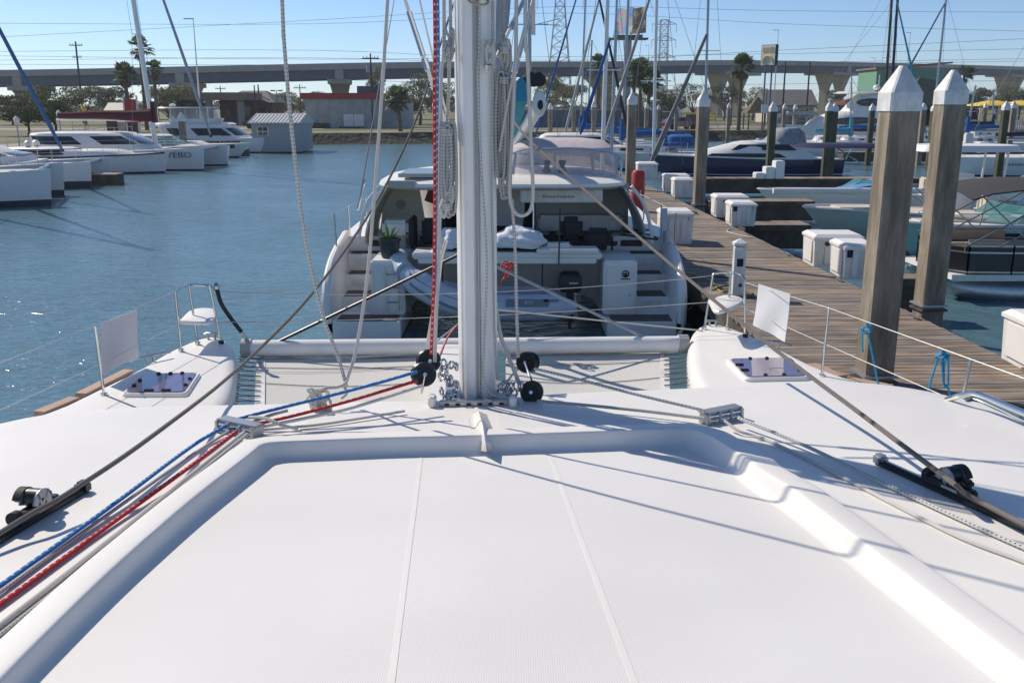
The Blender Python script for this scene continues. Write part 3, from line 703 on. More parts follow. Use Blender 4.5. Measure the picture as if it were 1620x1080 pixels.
for s_, m, x0 in ((-1, ADA, -.85), (1, ADB, 2.0)):
    q = MB(); T = Matrix.Translation((x0, s_*0, 0)) @ Matrix.Rotation(R(-60), 4, 'Z')
    q.box((0, 0, (zb+zt)/2+.5), (5.8 if s_ < 0 else 5.2, .3, zt-zb-1.2), T=T); q.build('advert_panel', m, t)
# restaurant pole sign, yellow lettering
a = gp(1210, 118); t = thing('pole_sign', 'white pole sign with yellow lettering on two dark posts', 'sign', a)
z0 = PD(1210, 104, 118).z-GZ; z1 = PD(1210, 71, 118).z-GZ
for s_ in (-.38, .38):
    q = MB(); q.box((s_, 0, z0/2), (.16, .16, z0)); q.build('post', GIRD, t)
rs = R(-52)
q = MB(); q.box((0, 0, (z0+z1)/2), (2.1, .5, z1-z0), rz=rs); q.build('sign_box', GREEND, t)
q = MB(); q.box((-.215, -.165, (z0+z1)/2), (2.02, .03, z1-z0-.08), rz=rs); face = q.build('sign_face', CAPW, t)
q = MB(); n_ = Vector((math.sin(rs), -math.cos(rs), 0)); ux = Vector((math.cos(rs), math.sin(rs), 0)); oc = Vector((-.215, -.165, (z0+z1)/2))
pts = [oc + n_*.05 + ux*math.cos(a_)*.7 + Vector((0, 0, math.sin(a_)*.75-.85)) for a_ in [PI*k/12 for k in range(13)]]
q.tube(pts, .13, 6); q.build('arch_emblem', YELA, t)
def text_obj(name, body, size, loc, rot, m, parent, ext=.004, sx=1.0, font_sh=0):
    cu = bpy.data.curves.new(name+'_curve', 'FONT'); cu.body = body; cu.size = size; cu.extrude = ext; cu.align_x = 'CENTER'; cu.align_y = 'CENTER'; cu.resolution_u = 3; cu.shear = font_sh
    tmp = bpy.data.objects.new(name+'_tmp', cu); C.objects.link(tmp)
    bpy.context.view_layer.update(); dg = bpy.context.evaluated_depsgraph_get(); me = bpy.data.meshes.new_from_object(tmp.evaluated_get(dg))
    bpy.data.objects.remove(tmp)
    o = bpy.data.objects.new(name, me); C.objects.link(o); me.materials.clear(); me.materials.append(m); o.parent = parent
    o.location = loc; o.rotation_euler = rot; o.scale = (sx, 1, 1); return o
text_obj('sign_lettering', 'DRUS', .80, oc+n_*.05+Vector((0, 0, .62)), (PI/2, 0, rs), YELA, t, .03, .8)
q = MB(); q.box((-.2, -.1, z0-5.0), (.8, .1, 1.0)); q.build('small_notice', CAPW, t)
# cars parked beyond the bank
def car(label, px, d, colm, rz=0, L=4.6, h=1.5, van=False):
    t = thing('parked_car', label, 'car', gp(px, d), rz, 'cars parked beyond the bank')
    q = MB(); pr = [(-L/2, .35), (-L/2, .85), (-L/2+.9, .95), (-L/2+1.5, h), (L/2-1.1, h), (L/2-.35, .98), (L/2, .85), (L/2, .35)] if not van else [(-L/2, .35), (-L/2, 1.0), (-L/2+.6, 1.1), (-L/2+1.1, h), (L/2-.15, h), (L/2, .9), (L/2, .35)]
    T = Matrix.Rotation(PI/2, 4, 'Z')
    q.side(pr, -.85, .85, T=T); q.build('body', colm, t)
    for s_ in (-1, 1):
        w = MB(); w.side([(-L/2+1.25, 1.0), (-L/2+1.65, h-.1), (L/2-1.25, h-.1), (L/2-.7, 1.0)], s_*.86-.01, s_*.86+.01, T=T); w.build('window', GLASS, t)
    for x in (-L/2+.85, L/2-.85):
        for s_ in (-.8, .8):
            w = MB(); w.cyl((x, s_-.1, .33), (x, s_+.1, .33), .33, n=12); w.build('wheel', BLACKR, t)
car('dark blue parked car left of red fascia building', 455, 135, mat('car_navy', (.02, .03, .06), .25, coat=1))
car('dark car parked at left of the ribbed roof office', 415, 126, mat('car_black', (.02, .02, .024), .25, coat=1))
car('pale car parked behind the ribbed roof office', 470, 128, mat('car_silver', (.35, .36, .38), .3, .6))
car('dark red parked car behind blue sail covers', 1075, 116+6, mat('car_red', (.12, .015, .015), .25, coat=1), R(20))
car('dark parked van right of the dark red car', 1095, 129, mat('car_dark', (.025, .025, .028), .25, coat=1), R(80), h=1.8, van=True)
car('dark parked van left of white motor yacht', 1256, 130, mat('van_dark', (.03, .032, .04), .3, coat=1), R(15), h=1.9, van=True)
car('silver car left of the dark van by motor yacht', 1243, 136, mat('car_grey', (.3, .31, .33), .3, .6), R(10))
car('pale truck parked behind palms near yellow trailer', 1057, 140, mat('truck_white', (.5, .5, .5), .4), R(10), L=5.4, h=2.1, van=True)
t = thing('yellow_trailer', 'yellow flat trailer parked left of the paired piers', 'trailer', gp(1095, 143)); q = MB(); q.box((0, 0, .9), (6.5, 2.2, .35)); q.box((0, -1.0, 1.8), (6.3, .12, .25)); q.build('bed', YELA, t)
for k in range(7):
    q = MB(); q.box((-3+k, -1.0, 1.4), (.12, .12, .8)); q.build('stake', YELA, t)
q = MB(); q.cyl((-1.5, -1, .4), (-1.5, 1, .4), .4, n=12); q.build('wheel', BLACKR, t)
# promenade railing, left bank
t = thing('promenade_railing', 'long metal railing along the left bank promenade', 'railing', (-34.4, 50, GZ))
for k in range(26):
    q = MB(); y = 38+k*2.0; q.cyl((-34.4, y, GZ), (-34.4, y, GZ+1.05), .03, n=6); q.build('post', GELB, t, world=True)
for z in (.55, 1.05):
    q = MB(); q.tube([(-34.4, 38, GZ+z), (-34.4, 88, GZ+z)], .022, 6); q.build('rail', GELB, t, world=True)
# ================================================ boats
def hull(L, W, fb, fs, rake=.5, xo=0, n=20, tw=.75, stripe=(.06, .18), full=2.3, bow_w=.02, srake=0, flare=.88, y0=0):
    """+Y is the bow. material slots: 0 topsides, 1 boot stripe, 2 bottom, 3 deck"""
    mb = MB(); rings = []
    lv = [(-.35, .45), (stripe[0], flare*.93), (stripe[1], flare*.95), (.5, .97), (1.0, 1.0)]
    for i in range(n+1):
        t = i/n
        w = W/2*((tw + (1-tw)*math.sin(min(t/.4, 1)*PI/2)) if t < .4 else max(bow_w, 1-((t-.4)/.6)**full))
        zs = fs+(fb-fs)*t**1.6
        row = []
        for k, (z, f_) in enumerate(lv):
            zz = z if k < 3 else (z*zs if k == 4 else stripe[1]+(zs-stripe[1])*.5)
            h = (zz+.35)/(zs+.35)
            y = L*t - rake*(1-h)*t**3 + srake*(h)*(1-t)**6
            row.append((w*f_*(1 if k else (1-.3*t)), y+y0, zz))
        pts = [Vector((xo+a, b_, c_)) for a, b_, c_ in row]; mir = [Vector((xo-a, b_, c_)) for a, b_, c_ in row][::-1]
        rings.append(mir + pts)                       # from port sheer down and up to starboard sheer
    m = len(rings[0]); b = 0
    for r_ in rings: mb.v += [tuple(p) for p in r_]
    matk = [0, 0, 1, 2, 2, 2, 1, 0, 0]
    for i in range(n):
        for j in range(m-1):
            mb.f.append([b+i*m+j, b+i*m+j+1, b+(i+1)*m+j+1, b+(i+1)*m+j]); mb.m.append(matk[j])
        mb.f.append([b+i*m, b+i*m+m-1, b+(i+1)*m+m-1, b+(i+1)*m]); mb.m.append(3)
    mb.f.append([b+j for j in range(m)]); mb.m.append(0); mb.f.append([b+n*m+j for j in range(m)]); mb.m.append(0)
    return mb
def sring(z, y0, y1, hw, p=3.0, n=36, bow=1.0):
    """super-ellipse plan ring; bow<1 narrows the forward end"""
    out = []; cy, hy = (y0+y1)/2, (y1-y0)/2
    for j in range(n):
        a = 2*PI*j/n; ca, sa = math.cos(a), math.sin(a)
        x = math.copysign(abs(ca)**(2/p), ca)*hw; y = math.copysign(abs(sa)**(2/p), sa)*hy
        f = 1-(1-bow)*max(0, y/hy)**2 if hy else 1
        out.append(Vector((x*f, cy+y, z)))
    return out
def house(spec, p=3.2, bow=.8, n=36, xo=0):
    mb = MB(); rings = [[v+Vector((xo, 0, 0)) for v in sring(z, a, b_, w, p, n, bow)] for z, a, b_, w in spec]; mb.loft(rings); return mb
def hband(s0, s1, j0, j1, off=.012, p=3.2, bow=.8, n=36, xo=0):
    """window band lying proud of a house between two rings, ring indices j0..j1"""
    r0, r1 = sring(s0[0], s0[1], s0[2], s0[3], p, n, bow), sring(s1[0], s1[1], s1[2], s1[3], p, n, bow)
    c = Vector((0, (s0[1]+s0[2])/2, 0)); mb = MB(); a, b_ = [], []
    for j in range(j0, j1+1):
        for src, dst in ((r0, a), (r1, b_)):
            v = src[j % n]; d = Vector((v.x, v.y-c.y, 0)); d = d.normalized()*off if d.length else d
            dst.append(v+d+Vector((xo, 0, 0)))
    a2 = [v-Vector((v.x-xo, v.y-c.y, 0)).normalized()*off*1.5 for v in a]; b2 = [v-Vector((v.x-xo, v.y-c.y, 0)).normalized()*off*1.5 for v in b_]
    mb.loft([a2, a, b_, b2], cap0=False, cap1=False, closed=False); return mb
def mast_rig(t, y, z0, h, r=.09, m=MASTM, spreaders=(), lean=0, boom=None, cover=None, bow=None, jib=None, stern=None, cover_r=.22, side=1.6, coverz=1.2):
    top = Vector((0, y-lean, z0+h)); q = MB(); q.tube([(0, y, z0), tuple(top)], r, 10, rs=[r, r*.8]); q.build('mast', m, t)
    at = lambda f: Vector((0, y-lean*f, z0+h*f))
    for f in spreaders:
        for s_ in (-1, 1):
            e = MB(); p = at(f); e.bar(p, p+Vector((s_*.85, -.1, .05)), .05, .03); e.build('spreader', m, t)
    e = MB()
    for s_ in (-1, 1):
        pr = at(.98)
        pts = [pr] + [at(f)+Vector((s_*.85, -.1, .05)) for f in reversed(spreaders)] + [Vector((s_*side, y-.4, z0))]
        e.tube(pts, .012, 4)
    if stern is not None: e.tube([top, Vector((0, stern[0], stern[1]))], .012, 4)
    if bow is not None: e.tube([at(.97), Vector((0, bow[0], bow[1]))], .012, 4)
    e.build('standing_wire', RWIRE, t)
    if boom:
        e = MB(); e.tube([(0, y-.15, z0+coverz-.2), (0, y-boom, z0+coverz-.15)], .07, 8); e.build('boom', m, t)
    if cover is not None:
        L = boom*.97; e = MB(); rr = [cover_r*(1.45-.8*(k/8)**.8) for k in range(9)]
        e.tube([(0, y-.02-L*k/8, z0+coverz+.12-.03*math.sin(k)) for k in range(9)], .2, 10, rs=rr, flat=1.0)
        e.tube([(0, y, z0+coverz-.35), (0, y-.02, z0+coverz+1.0)], .2, 10, rs=[.19, .15]); e.build('sail_cover', cover, t)
    if jib is not None:
        a = Vector((0, bow[0], bow[1]+.25)); c = at(.95); e = MB(); pts = [a.lerp(c, k/12) for k in range(13)]
        e.tube(pts, .1, 8, rs=[.05]+[(.115-.006*k) for k in range(12)]); e.build('furled_jib', jib, t)
        e = MB(); e.cyl(a-Vector((0, 0, .15)), a, .11, n=10); e.build('furling_drum', BLACKP, t)
def rails(t, pts, h=.6, r=.014, name='stanchion', wires_=True, m=STEEL):
    tops = []
    for p in pts:
        p = Vector(p); q = MB(); q.cyl(p, p+Vector((0, 0, h)), r, n=6); q.build(name, m, t); tops.append(p+Vector((0, 0, h)))
    if wires_:
        for dz_ in (0, h*.5): q = MB(); q.tube([p-Vector((0, 0, dz_)) for p in tops], .006, 4); q.build('guard_wire', m, t)
HM = [GEL, WATERL, WATERL, GEL2]
CG = 'catamarans moored along the left side'
def left_cat(label, loc, L=12, W=6.4, fb=1.45, name=None, stripe=(.10, .26), hm=HM, mast=None, roof=2.2, dark=True, rz=-PI/2):
    t = thing('sailing_catamaran', label, 'catamaran', loc, rz, CG); hw = 1.5
    for s_ in (-1, 1):
        hull(L, hw, fb, fb*.75, rake=.12, xo=s_*(W-hw)/2, stripe=stripe, full=2.0, tw=.7, srake=-.6).build('hull', hm, t)
    q = MB(); q.box((0, L*.42, 1.0), (W-hw*1.6, L*.62, .55)); q.build('bridge_deck', GEL, t)
    hs = [(1.2, L*.12, L*.72, W*.40), (1.55, L*.12, L*.70, W*.385), (roof-.12, L*.10, L*.60, W*.34), (roof, L*.11, L*.585, W*.325), (roof+.05, L*.16, L*.54, W*.27)]
    house(hs).build('coachroof', GEL, t)
    a, b_ = hs[1], hs[2]
    lo = (1.62, a[1]+.05, a[2]-.07, a[3]*.995); hi = (roof-.18, b_[1], b_[2]+.1, b_[3]*1.01)
    for j0, j1 in ((-5, 0), (1, 5), (6, 12), (13, 17), (18, 23)):
        hband(lo, hi, j0, j1, .02).build('window', GLASS, t)
    q = MB(); q.tube([(-(W-hw)/2, L*.95, fb-.15), ((W-hw)/2, L*.95, fb-.15)], .1, 10); q.build('crossbeam', ALU, t)
    net = MB(); net.quad([(-(W-hw*2)/2, L*.74, fb-.22), ((W-hw*2)/2, L*.74, fb-.22), ((W-hw*2)/2, L*.94, fb-.22), (-(W-hw*2)/2, L*.94, fb-.22)]); net.build('trampoline', GREYF, t, sharp=0)
    for s_ in (-1, 1):
        x = s_*(W-hw)/2
        rails(t, [(x+s_*hw*.36, L*f, fb*.80+fb*.2*f) for f in (.15, .33, .5, .66)]+[(x, L*.84, fb-.02), (x, L*.965, fb)])
    if mast: mast_rig(t, **mast)
    return t
YB = mat('hull_lettering', (.09, .09, .10), .6)
def wl(px, py, z=0): return P(px, py, z)
def by_bow(px, py, off, L, rz):
    g = wl(px, py); c_, s_ = math.cos(rz), math.sin(rz); return (g.x-(c_*off-s_*L), g.y-(s_*off+c_*L), 0)
t = left_cat('nearest left catamaran with navy boot stripe and furled grey jib', by_bow(86, 325, 2.45, 12, R(-71)), rz=R(-71), L=12, W=6.4, fb=1.5,
   mast=dict(y=6.6, z0=1.6, h=16, r=.11, lean=.8, spreaders=(.4, .7), bow=(9.7, 1.5), jib=mat('grey_blue_jib', (.20, .22, .27), .8), boom=4.8, cover=MAROON, side=2.9))
t = left_cat('second left catamaran with long blue furled jib', by_bow(148, 297, 2.25, 11.5, R(-80)), rz=R(-80), L=11.5, W=6.0, fb=1.3, stripe=(.18, .34), 
   mast=dict(y=4.4, z0=1.6, h=16, r=.10, lean=.7, spreaders=(.4, .7), bow=(9.6, 1.6), jib=mat('sky_blue_jib', (.07, .16, .34), .8), boom=4.6, cover=MAROON, side=2.7, coverz=.6), roof=1.98)
# low grey and white sports cruiser
b4 = wl(257, 276); t = thing('sports_cruiser', 'long low white cruiser with dark side stripe and windscreen on the left', 'motorboat', (b4.x-11, b4.y+1.5, 0), -PI/2)
hull(11, 3.1, 1.25, .95, rake=.5, stripe=(.02, .10), full=2.2).build('hull', HM, t)
q = hull(11.05, 3.14, 1.2, .9, rake=.5, stripe=(.90, .94)); 
for s_ in (-1, 1):
    q = MB(); q.tube(cat([(s_*1.5, .5, .93), (s_*1.57, 5, 1.0), (s_*1.2, 9, 1.14), (s_*.25, 10.8, 1.22)], 6), .05, 6); q.build('rub_rail', WATERL, t)
house([(1.0, 3.2, 9.2, 1.2), (1.3, 3.4, 8.6, 1.1), (1.42, 3.6, 8.0, .95)], bow=.6).build('foredeck', GEL, t)
house([(1.15, 1.5, 6.2, 1.25), (1.48, 1.7, 5.4, 1.1)], bow=.75).build('windscreen', GLASS, t)
house([(1.48, 1.2, 5.3, 1.12), (1.56, 1.3, 5.0, 1.0)], bow=.8).build('hardtop', GEL, t)
rails(t, [(1.2, 6.5, 1.1), (1.0, 8.3, 1.18), (.5, 10.2, 1.22), (-.5, 10.2, 1.22), (-1.0, 8.3, 1.18), (-1.2, 6.5, 1.1)], .5)
for s_ in (-.5, .5):
    q = MB(); q.lathe([(.05, 0), (.22, .08), (.22, .3), (.1, .42), (.01, .44)], (s_, 2.6, 1.54), 10); q.build('radar_dome', GEL, t)
# catamaran with lettering on the bow
b5 = wl(328, 269); t = left_cat('white catamaran with dark lettering on its bow and black hull window', (b5.x-13.2, b5.y+2.2, 0), L=13.2, W=6.6, fb=1.42, stripe=(.03, .09), roof=2.3,
   mast=dict(y=9.2, z0=1.6, h=19, r=.17, lean=1.3, spreaders=(.36, .66), bow=(12.9, 1.9), jib=mat('white_grey_jib', (.38, .40, .43), .8), boom=6.4, cover=MAROON, side=2.9, cover_r=.30, coverz=1.7))
text_obj('hull_lettering', 'YEBO', .52, (2.2+.70+.16, 11.75, .98), (PI/2, 0, PI/2), YB, t, .01, 1.25)
q = MB(); q.box((3.33, 6.3, .82), (.05, 1.9, .42), bev=.02); q.build('hull_window', GLASS, t)
# small cruiser with open windscreen between the cats
b6 = wl(354, 262); t = thing('express_cruiser', 'white express cruiser with green tinted windscreen behind lettered catamaran', 'motorboat', (b6.x-9.5, b6.y+1.8, 0), -PI/2)
hull(9.5, 3.2, 1.3, 1.0, rake=.3, stripe=(.03, .10)).build('hull', HM, t)
house([(1.05, 1.4, 8.0, 1.3), (1.3, 1.8, 7.2, 1.15), (1.38, 2, 6.8, 1.0)], bow=.7).build('cabin', GEL, t)
house([(1.35, 2.4, 6.6, 1.15), (1.98, 2.4, 5.4, 1.0)], bow=.8).build('windscreen', GLASST, t)
house([(1.98, 1.8, 5.5, 1.08), (2.07, 2.0, 5.2, .95)], bow=.8).build('hardtop', GEL, t)
rails(t, [(1.2, 6, 1.15), (.8, 7.8, 1.22), (.3, 9.2, 1.3)], .5)
# dark-sided runabout
b7 = wl(390, 251); t = thing('sport_motorboat', 'white motorboat with broad black side panel left of power catamaran', 'motorboat', (b7.x-10, b7.y+1.7, 0), -PI/2)
hull(10, 3.2, 1.15, .95, rake=1.4, stripe=(.03, .10)).build('hull', HM, t)
for s_ in (1,):
    q = MB(); q.loft([[(s_*1.62, 1.0, .5), (s_*1.62, 6.6, .62), (s_*1.18, 9.0, .78)], [(s_*1.66, 1.0, .85), (s_*1.66, 6.6, .98), (s_*1.24, 9.0, 1.06)]], cap0=False, cap1=False, closed=False); q.build('side_panel', GLASS, t)
house([(.95, 1.4, 7.0, 1.2), (1.3, 1.8, 6.0, 1.05)], bow=.7).build('cabin', GEL, t)
# power catamaran with flybridge
b8 = wl(444, 242); t = thing('power_catamaran', 'white power catamaran with flybridge canopy and dark wraparound windows', 'catamaran', (b8.x-12.6, b8.y+2.4, 0), -PI/2)
for s_ in (-1, 1): hull(12.6, 1.7, 1.9, 1.4, rake=.1, xo=s_*2.35, stripe=(.05, .16), full=2.0).build('hull', HM, t)
q = MB(); q.box((0, 6.0, 1.35), (4.6, 10.5, .7)); q.build('bridge_deck', GEL, t)
hs = [(1.6, 1.8, 9.4, 2.75), (1.95, 1.8, 9.2, 2.7), (3.0, 1.4, 7.9, 2.5), (3.3, .6, 8.1, 2.55), (3.45, .9, 7.7, 2.4)]
house(hs).build('cabin', GELB, t)
for j0, j1 in ((-5, -1), (0, 4), (5, 12), (13, 17), (18, 23)):
    hband((2.0, 1.9, 9.15, 2.7), (2.85, 1.6, 8.15, 2.55), j0, j1, .03).build('window', GLASS, t)
q = MB(); q.box((3.23, 7.0, 1.25), (.05, 4.6, .34), bev=.02); q.build('hull_window', GLASS, t)
house([(3.45, 2.5, 6.8, 1.9), (3.95, 2.4, 7.0, 1.9)]).build('flybridge_coaming', GEL2, t)
house([(3.95, 2.4, 6.6, 1.8), (5.15, 2.6, 6.2, 1.7)]).build('clear_enclosure', VINYL, t)
house([(5.15, 1.4, 6.6, 1.85), (5.3, 1.5, 6.5, 1.75)]).build('flybridge_canopy', GEL2, t)
for sx in (-1.6, 1.6):
    for y in (1.8, 4.2, 6.2):
        q = MB(); q.cyl((sx, y, 3.4), (sx, y, 5.2), .03, n=6); q.build('canopy_post', STEEL, t)
q = MB(); q.lathe([(.1, 0), (.28, .1), (.28, .3), (.1, .38)], (0, 2.6, 5.3), 10); q.build('radar_dome', GEL, t)
rails(t, [(2.9, 9.6, 1.75), (2.8, 10.8, 1.8), (2.5, 12.2, 1.9)], .6)
t.scale = (1, 1, .74)
# floating finger docks between left boats
FG = 'wooden finger docks between the left boats'
for lab, px, py, L in (('short finger dock with brown fascia beside second left catamaran', 185, 293, 9), ('finger dock end between sports cruiser and lettered catamaran', 272, 268, 9), ('finger dock end carrying dark rubber fender below power catamaran', 390, 247, 9)):
    c = wl(px, py); t = thing('finger_dock', lab, 'dock', (c.x-L, c.y+.5, 0), group=FG)
    q = MB(); q.box((L/2, 0, .25), (L, 1.0, .5)); q.build('float', FLOATW, t)
    for k in range(24):
        q = MB() if k == 0 else q
        if k == 0: q.box((0, 0, 0), (L/24-.02, 1.1, .06)); pl = q.build('plank', PAVE, t); pl.location = (L/48, 0, .54)
        else: c2 = pl.copy(); C.objects.link(c2); c2.location = (L*(k+.5)/24, 0, .54)

# ------------------------------------------------ concrete piles
PG = 'square concrete piles with white pyramid caps'
def pile_mesh(name, w, h, cap):
    q = MB(); c = w*.06
    def rg(w_, z): return [Vector(p) for p in ((-w_/2+c, -w_/2, z), (w_/2-c, -w_/2, z), (w_/2, -w_/2+c, z), (w_/2, w_/2-c, z), (w_/2-c, w_/2, z), (-w_/2+c, w_/2, z), (-w_/2, w_/2-c, z), (-w_/2, -w_/2+c, z))]
    q.loft([rg(w, -1.5), rg(w, h*.5), rg(w, h)])
    k = MB(); W2 = w*1.07
    k.loft([rg(W2, h-.06), rg(W2, h+cap*.32), rg(.03+2*c, h+cap*1.0)])
    return q, k
def pile(px, base_y, top_y, label, w=.42, base_z=0, rz=R(4), x_off=0, m=CONC):
    g0 = P(px, base_y, base_z); Y = g0.y; h = PD(px, top_y, Y).z; cap = w*1.25
    t = thing('mooring_pile', label, 'pile', (g0.x, Y, 0), rz, PG)
    a, b_ = pile_mesh('p', w, h-cap, cap); a.build('shaft', m, t, sharp=25); b_.build('cap', CAPW, t, sharp=25)
    if base_z == .9 and w > .32:
        for z_ in (.93, 1.0): q = MB(); q.loft([[Vector((sx*w*k_, sy*w*k_, z_+dz_)) for sx, sy in ((-1, -1), (1, -1), (1, 1), (-1, 1))] for k_, dz_ in ((.56, 0), (.60, 0), (.60, .03), (.56, .03))]); q.build('pile_guide', FLOATW if z_ < .95 else MASTG, t)
    return t
CONG = mat('pile_algae_green', (.10, .10, .06), .9, var=.4, vscale=4, grain=(1, 1, .3))
pile(1381, 605, 104, 'nearest and tallest concrete pile beside the cyan rope', .33, .9)
pile(1468, 492, 111, 'second concrete pile behind and right of the nearest one', .345, .9)
pile(1105, 328, 144, 'concrete pile at the dock edge beside paired white boxes', .33, .9)
pile(996, 300, 146, 'concrete pile rising behind the clear dodger', .32, .9)
fp = [(1150, 232, 163, 0), (1215, 300, 161, 1), (1303, 290, 161, 1), (1312, 282, 163, 1), (1372, 262, 164, 1), (1237, 235, 164, 0), (1254, 232, 165, 0), (907, 250, 158, 0), (870, 255, 163, 0), (938, 250, 160, 0),
 (1021, 240, 163, 0), (1040, 228, 166, 0), (1068, 235, 165, 0), (1452, 262, 163, 0), (1468, 270, 164, 1), (1552, 230, 163, 1), (1577, 290, 160, 1), (1592, 262, 160, 0), (1118, 226, 166, 0)]
flab = ['pile by the grassy bank above the navy hulled boat', 'weathered pile left of the moored sailboat dinghy', 'dark pile standing in open water, front of a pair', 'dark pile standing in open water, rear of a pair', 'pile right of the motor yacht beside nearest big pile',
 'slim pile left of the motor yacht in front of lawn', 'slim pile just left of the motor yacht bow', 'middle pile of three behind the dodger', 'left pile of three behind the dodger', 'right pile of three behind the dodger', 'short far pile right of the dodger pile',
 'tiny far pile behind the blue sail covers', 'far pile behind the blue cockpit canopy', 'pile seen in the gap between the twin near piles', 'dark pile in the gap hard against the second near pile', 'pile before the yellow awnings fence', 'dark leaning pile at the white sailboat stern', 'tan pile right of the dark leaning pile', 'far pile left of pile by grassy bank']
for (px, by, ty, g_), lb in zip(fp, flab): pile(px, by, ty, lb,   .33, 0, R(3), m=CONG if g_ else CONC)
c = PD(690, 157, 95); pile(690, 237, 157, 'pile just left of the red halyard near far bank', .5, 0, R(10))
pile(197, 238, 178, 'left white capped post by the maroon sail cover', .5, .9, R(10)); pile(291, 232, 178, 'white capped brown post right of the white mast', .5, .9, R(10)); pile(454, 222, 178, 'white capped post beside the ribbed roof office', .4, 1, R(10))

# ------------------------------------------------ main dock
DV = Vector((-.0275, 1, 0)).normalized(); DN = Vector((DV.y, -DV.x, 0)); DO = Vector((3.52, 7.6, 0)); DZ = .9; DW = 2.84
def dk(a, s_, z=DZ): return DO + DV*s_ + DN*a + Vector((0, 0, z))
def wood_mat():
    m = bpy.data.materials.new('weathered_dock_plank'); m.use_nodes = True; nt = m.node_tree; b = nt.nodes['Principled BSDF']; b.inputs['Roughness'].default_value = .9
    oi = nd(nt, 'ShaderNodeObjectInfo'); tc = nd(nt, 'ShaderNodeTexCoord'); mp = nd(nt, 'ShaderNodeMapping'); mp.inputs['Scale'].default_value = (2.2, 40, 40)
    ad = nd(nt, 'ShaderNodeVectorMath', operation='ADD'); nt.links.new(tc.outputs['Object'], ad.inputs[0]); cm = nd(nt, 'ShaderNodeCombineXYZ')
    nt.links.new(math_(nt, 'MULTIPLY', oi.outputs['Random'], 50), cm.inputs[0]); nt.links.new(math_(nt, 'MULTIPLY', oi.outputs['Random'], 31), cm.inputs[1]); nt.links.new(cm.outputs[0], ad.inputs[1])
    nt.links.new(ad.outputs[0], mp.inputs[0]); n = nd(nt, 'ShaderNodeTexNoise'); n.inputs['Scale'].default_value = 1; n.inputs['Detail'].default_value = 6; nt.links.new(mp.outputs[0], n.inputs['Vector'])
    r = nd(nt, 'ShaderNodeValToRGB'); nt.links.new(n.outputs[0], r.inputs[0]); el = r.color_ramp.elements
    el[0].position = .30; el[0].color = (.12, .105, .09, 1); el[1].position = .70; el[1].color = (.44, .40, .355, 1); e = el.new(.5); e.color = (.29, .255, .22, 1)
    r2 = nd(nt, 'ShaderNodeValToRGB'); nt.links.new(oi.outputs['Random'], r2.inputs[0]); e2 = r2.color_ramp.elements
    e2[0].color = (.62, .60, .58, 1); e2[1].color = (1.0, .98, .95, 1); e = e2.new(.45); e.color = (.85, .84, .83, 1); e = e2.new(.86); e.color = (1.05, .90, .75, 1)
    mx = nd(nt, 'ShaderNodeMix', data_type='RGBA', blend_type='MULTIPLY'); mx.inputs[0].default_value = 1; nt.links.new(r.outputs[0], mx.inputs[6]); nt.links.new(r2.outputs[0], mx.inputs[7]); 
    nw = nd(nt, 'ShaderNodeTexNoise'); nw.inputs['Scale'].default_value = 1.3; nw.inputs['Detail'].default_value = 4; gg = nd(nt, 'ShaderNodeNewGeometry'); nt.links.new(gg.outputs['Position'], nw.inputs['Vector'])
    r3 = nd(nt, 'ShaderNodeValToRGB'); nt.links.new(nw.outputs[0], r3.inputs[0]); r3.color_ramp.elements[0].position = .38; r3.color_ramp.elements[0].color = (.80, .75, .70, 1); r3.color_ramp.elements[1].position = .56; r3.color_ramp.elements[1].color = (1, 1, 1, 1)
    m3 = nd(nt, 'ShaderNodeMix', data_type='RGBA', blend_type='MULTIPLY'); m3.inputs[0].default_value = 1; nt.links.new(mx.outputs[2], m3.inputs[6]); nt.links.new(r3.outputs[0], m3.inputs[7]); nt.links.new(m3.outputs[2], b.inputs['Base Color'])
    bp = nd(nt, 'ShaderNodeBump'); bp.inputs['Strength'].default_value = .5; bp.inputs['Distance'].default_value = .006; nt.links.new(n.outputs[0], bp.inputs['Height']); nt.links.new(bp.outputs[0], b.inputs['Normal']); return m
WOOD = wood_mat()
dock = thing('main_dock', 'long weathered wooden plank dock running along the right of the catamaran', 'dock', tuple(dk(0, 0, 0)), math.atan2(-DV.x, DV.y))
pw = .142; rnd = random.Random(11)
base = MB(); base.box((0, 0, 0), (DW, pw-.010, .038), bev=.004); pm = base.build('plank', WOOD, dock)
pm.location = (DW/2, 0, DZ-.019)
LEN = 58.0; N = int((LEN+5)/pw)
rest = MB()
for k in range(N):
    s_ = -5+pw*(k+.5); z = DZ-.019+rnd.uniform(-.003, .003); dx = rnd.uniform(-.012, .012)
    if 0 <= s_ and k-int(5/pw) < 298:
        c = pm.copy() if k != int(5/pw)+1 else pm
        if c is not pm: C.objects.link(c)
        c.location = (DW/2+dx, s_, z); c.rotation_euler = (rnd.uniform(-.006, .006), 0, rnd.uniform(-.002, .002))
    else: rest.box((DW/2+dx, s_, z), (DW, pw-.010, .038))
rest.build('far_planking', WOOD, dock, kind='stuff')
for x in (.03, DW-.03):
    q = MB(); q.box((x, LEN/2-2, DZ-.19), (.06, LEN+5, .26)); q.build('side_beam', FLOATW, dock)
q = MB(); q.box((DW-.02, LEN/2-2, DZ-.045), (.05, LEN+5, .07)); q.build('edge_strip', WOOD, dock)
for k in range(18):
    q = MB(); q.box((DW/2, -3+k*3.4, .28), (DW-.3, 2.4, .62)); q.build('float', BLACKP, dock)
for k in range(12):
    q = MB(); y = 3.2+k*3.1; q.box((DW-.12, y, DZ+.035), (.05, .28, .035), bev=.008); q.box((DW-.12, y, DZ+.012), (.05, .08, .024)); q.build('cleat', STEEL, dock)
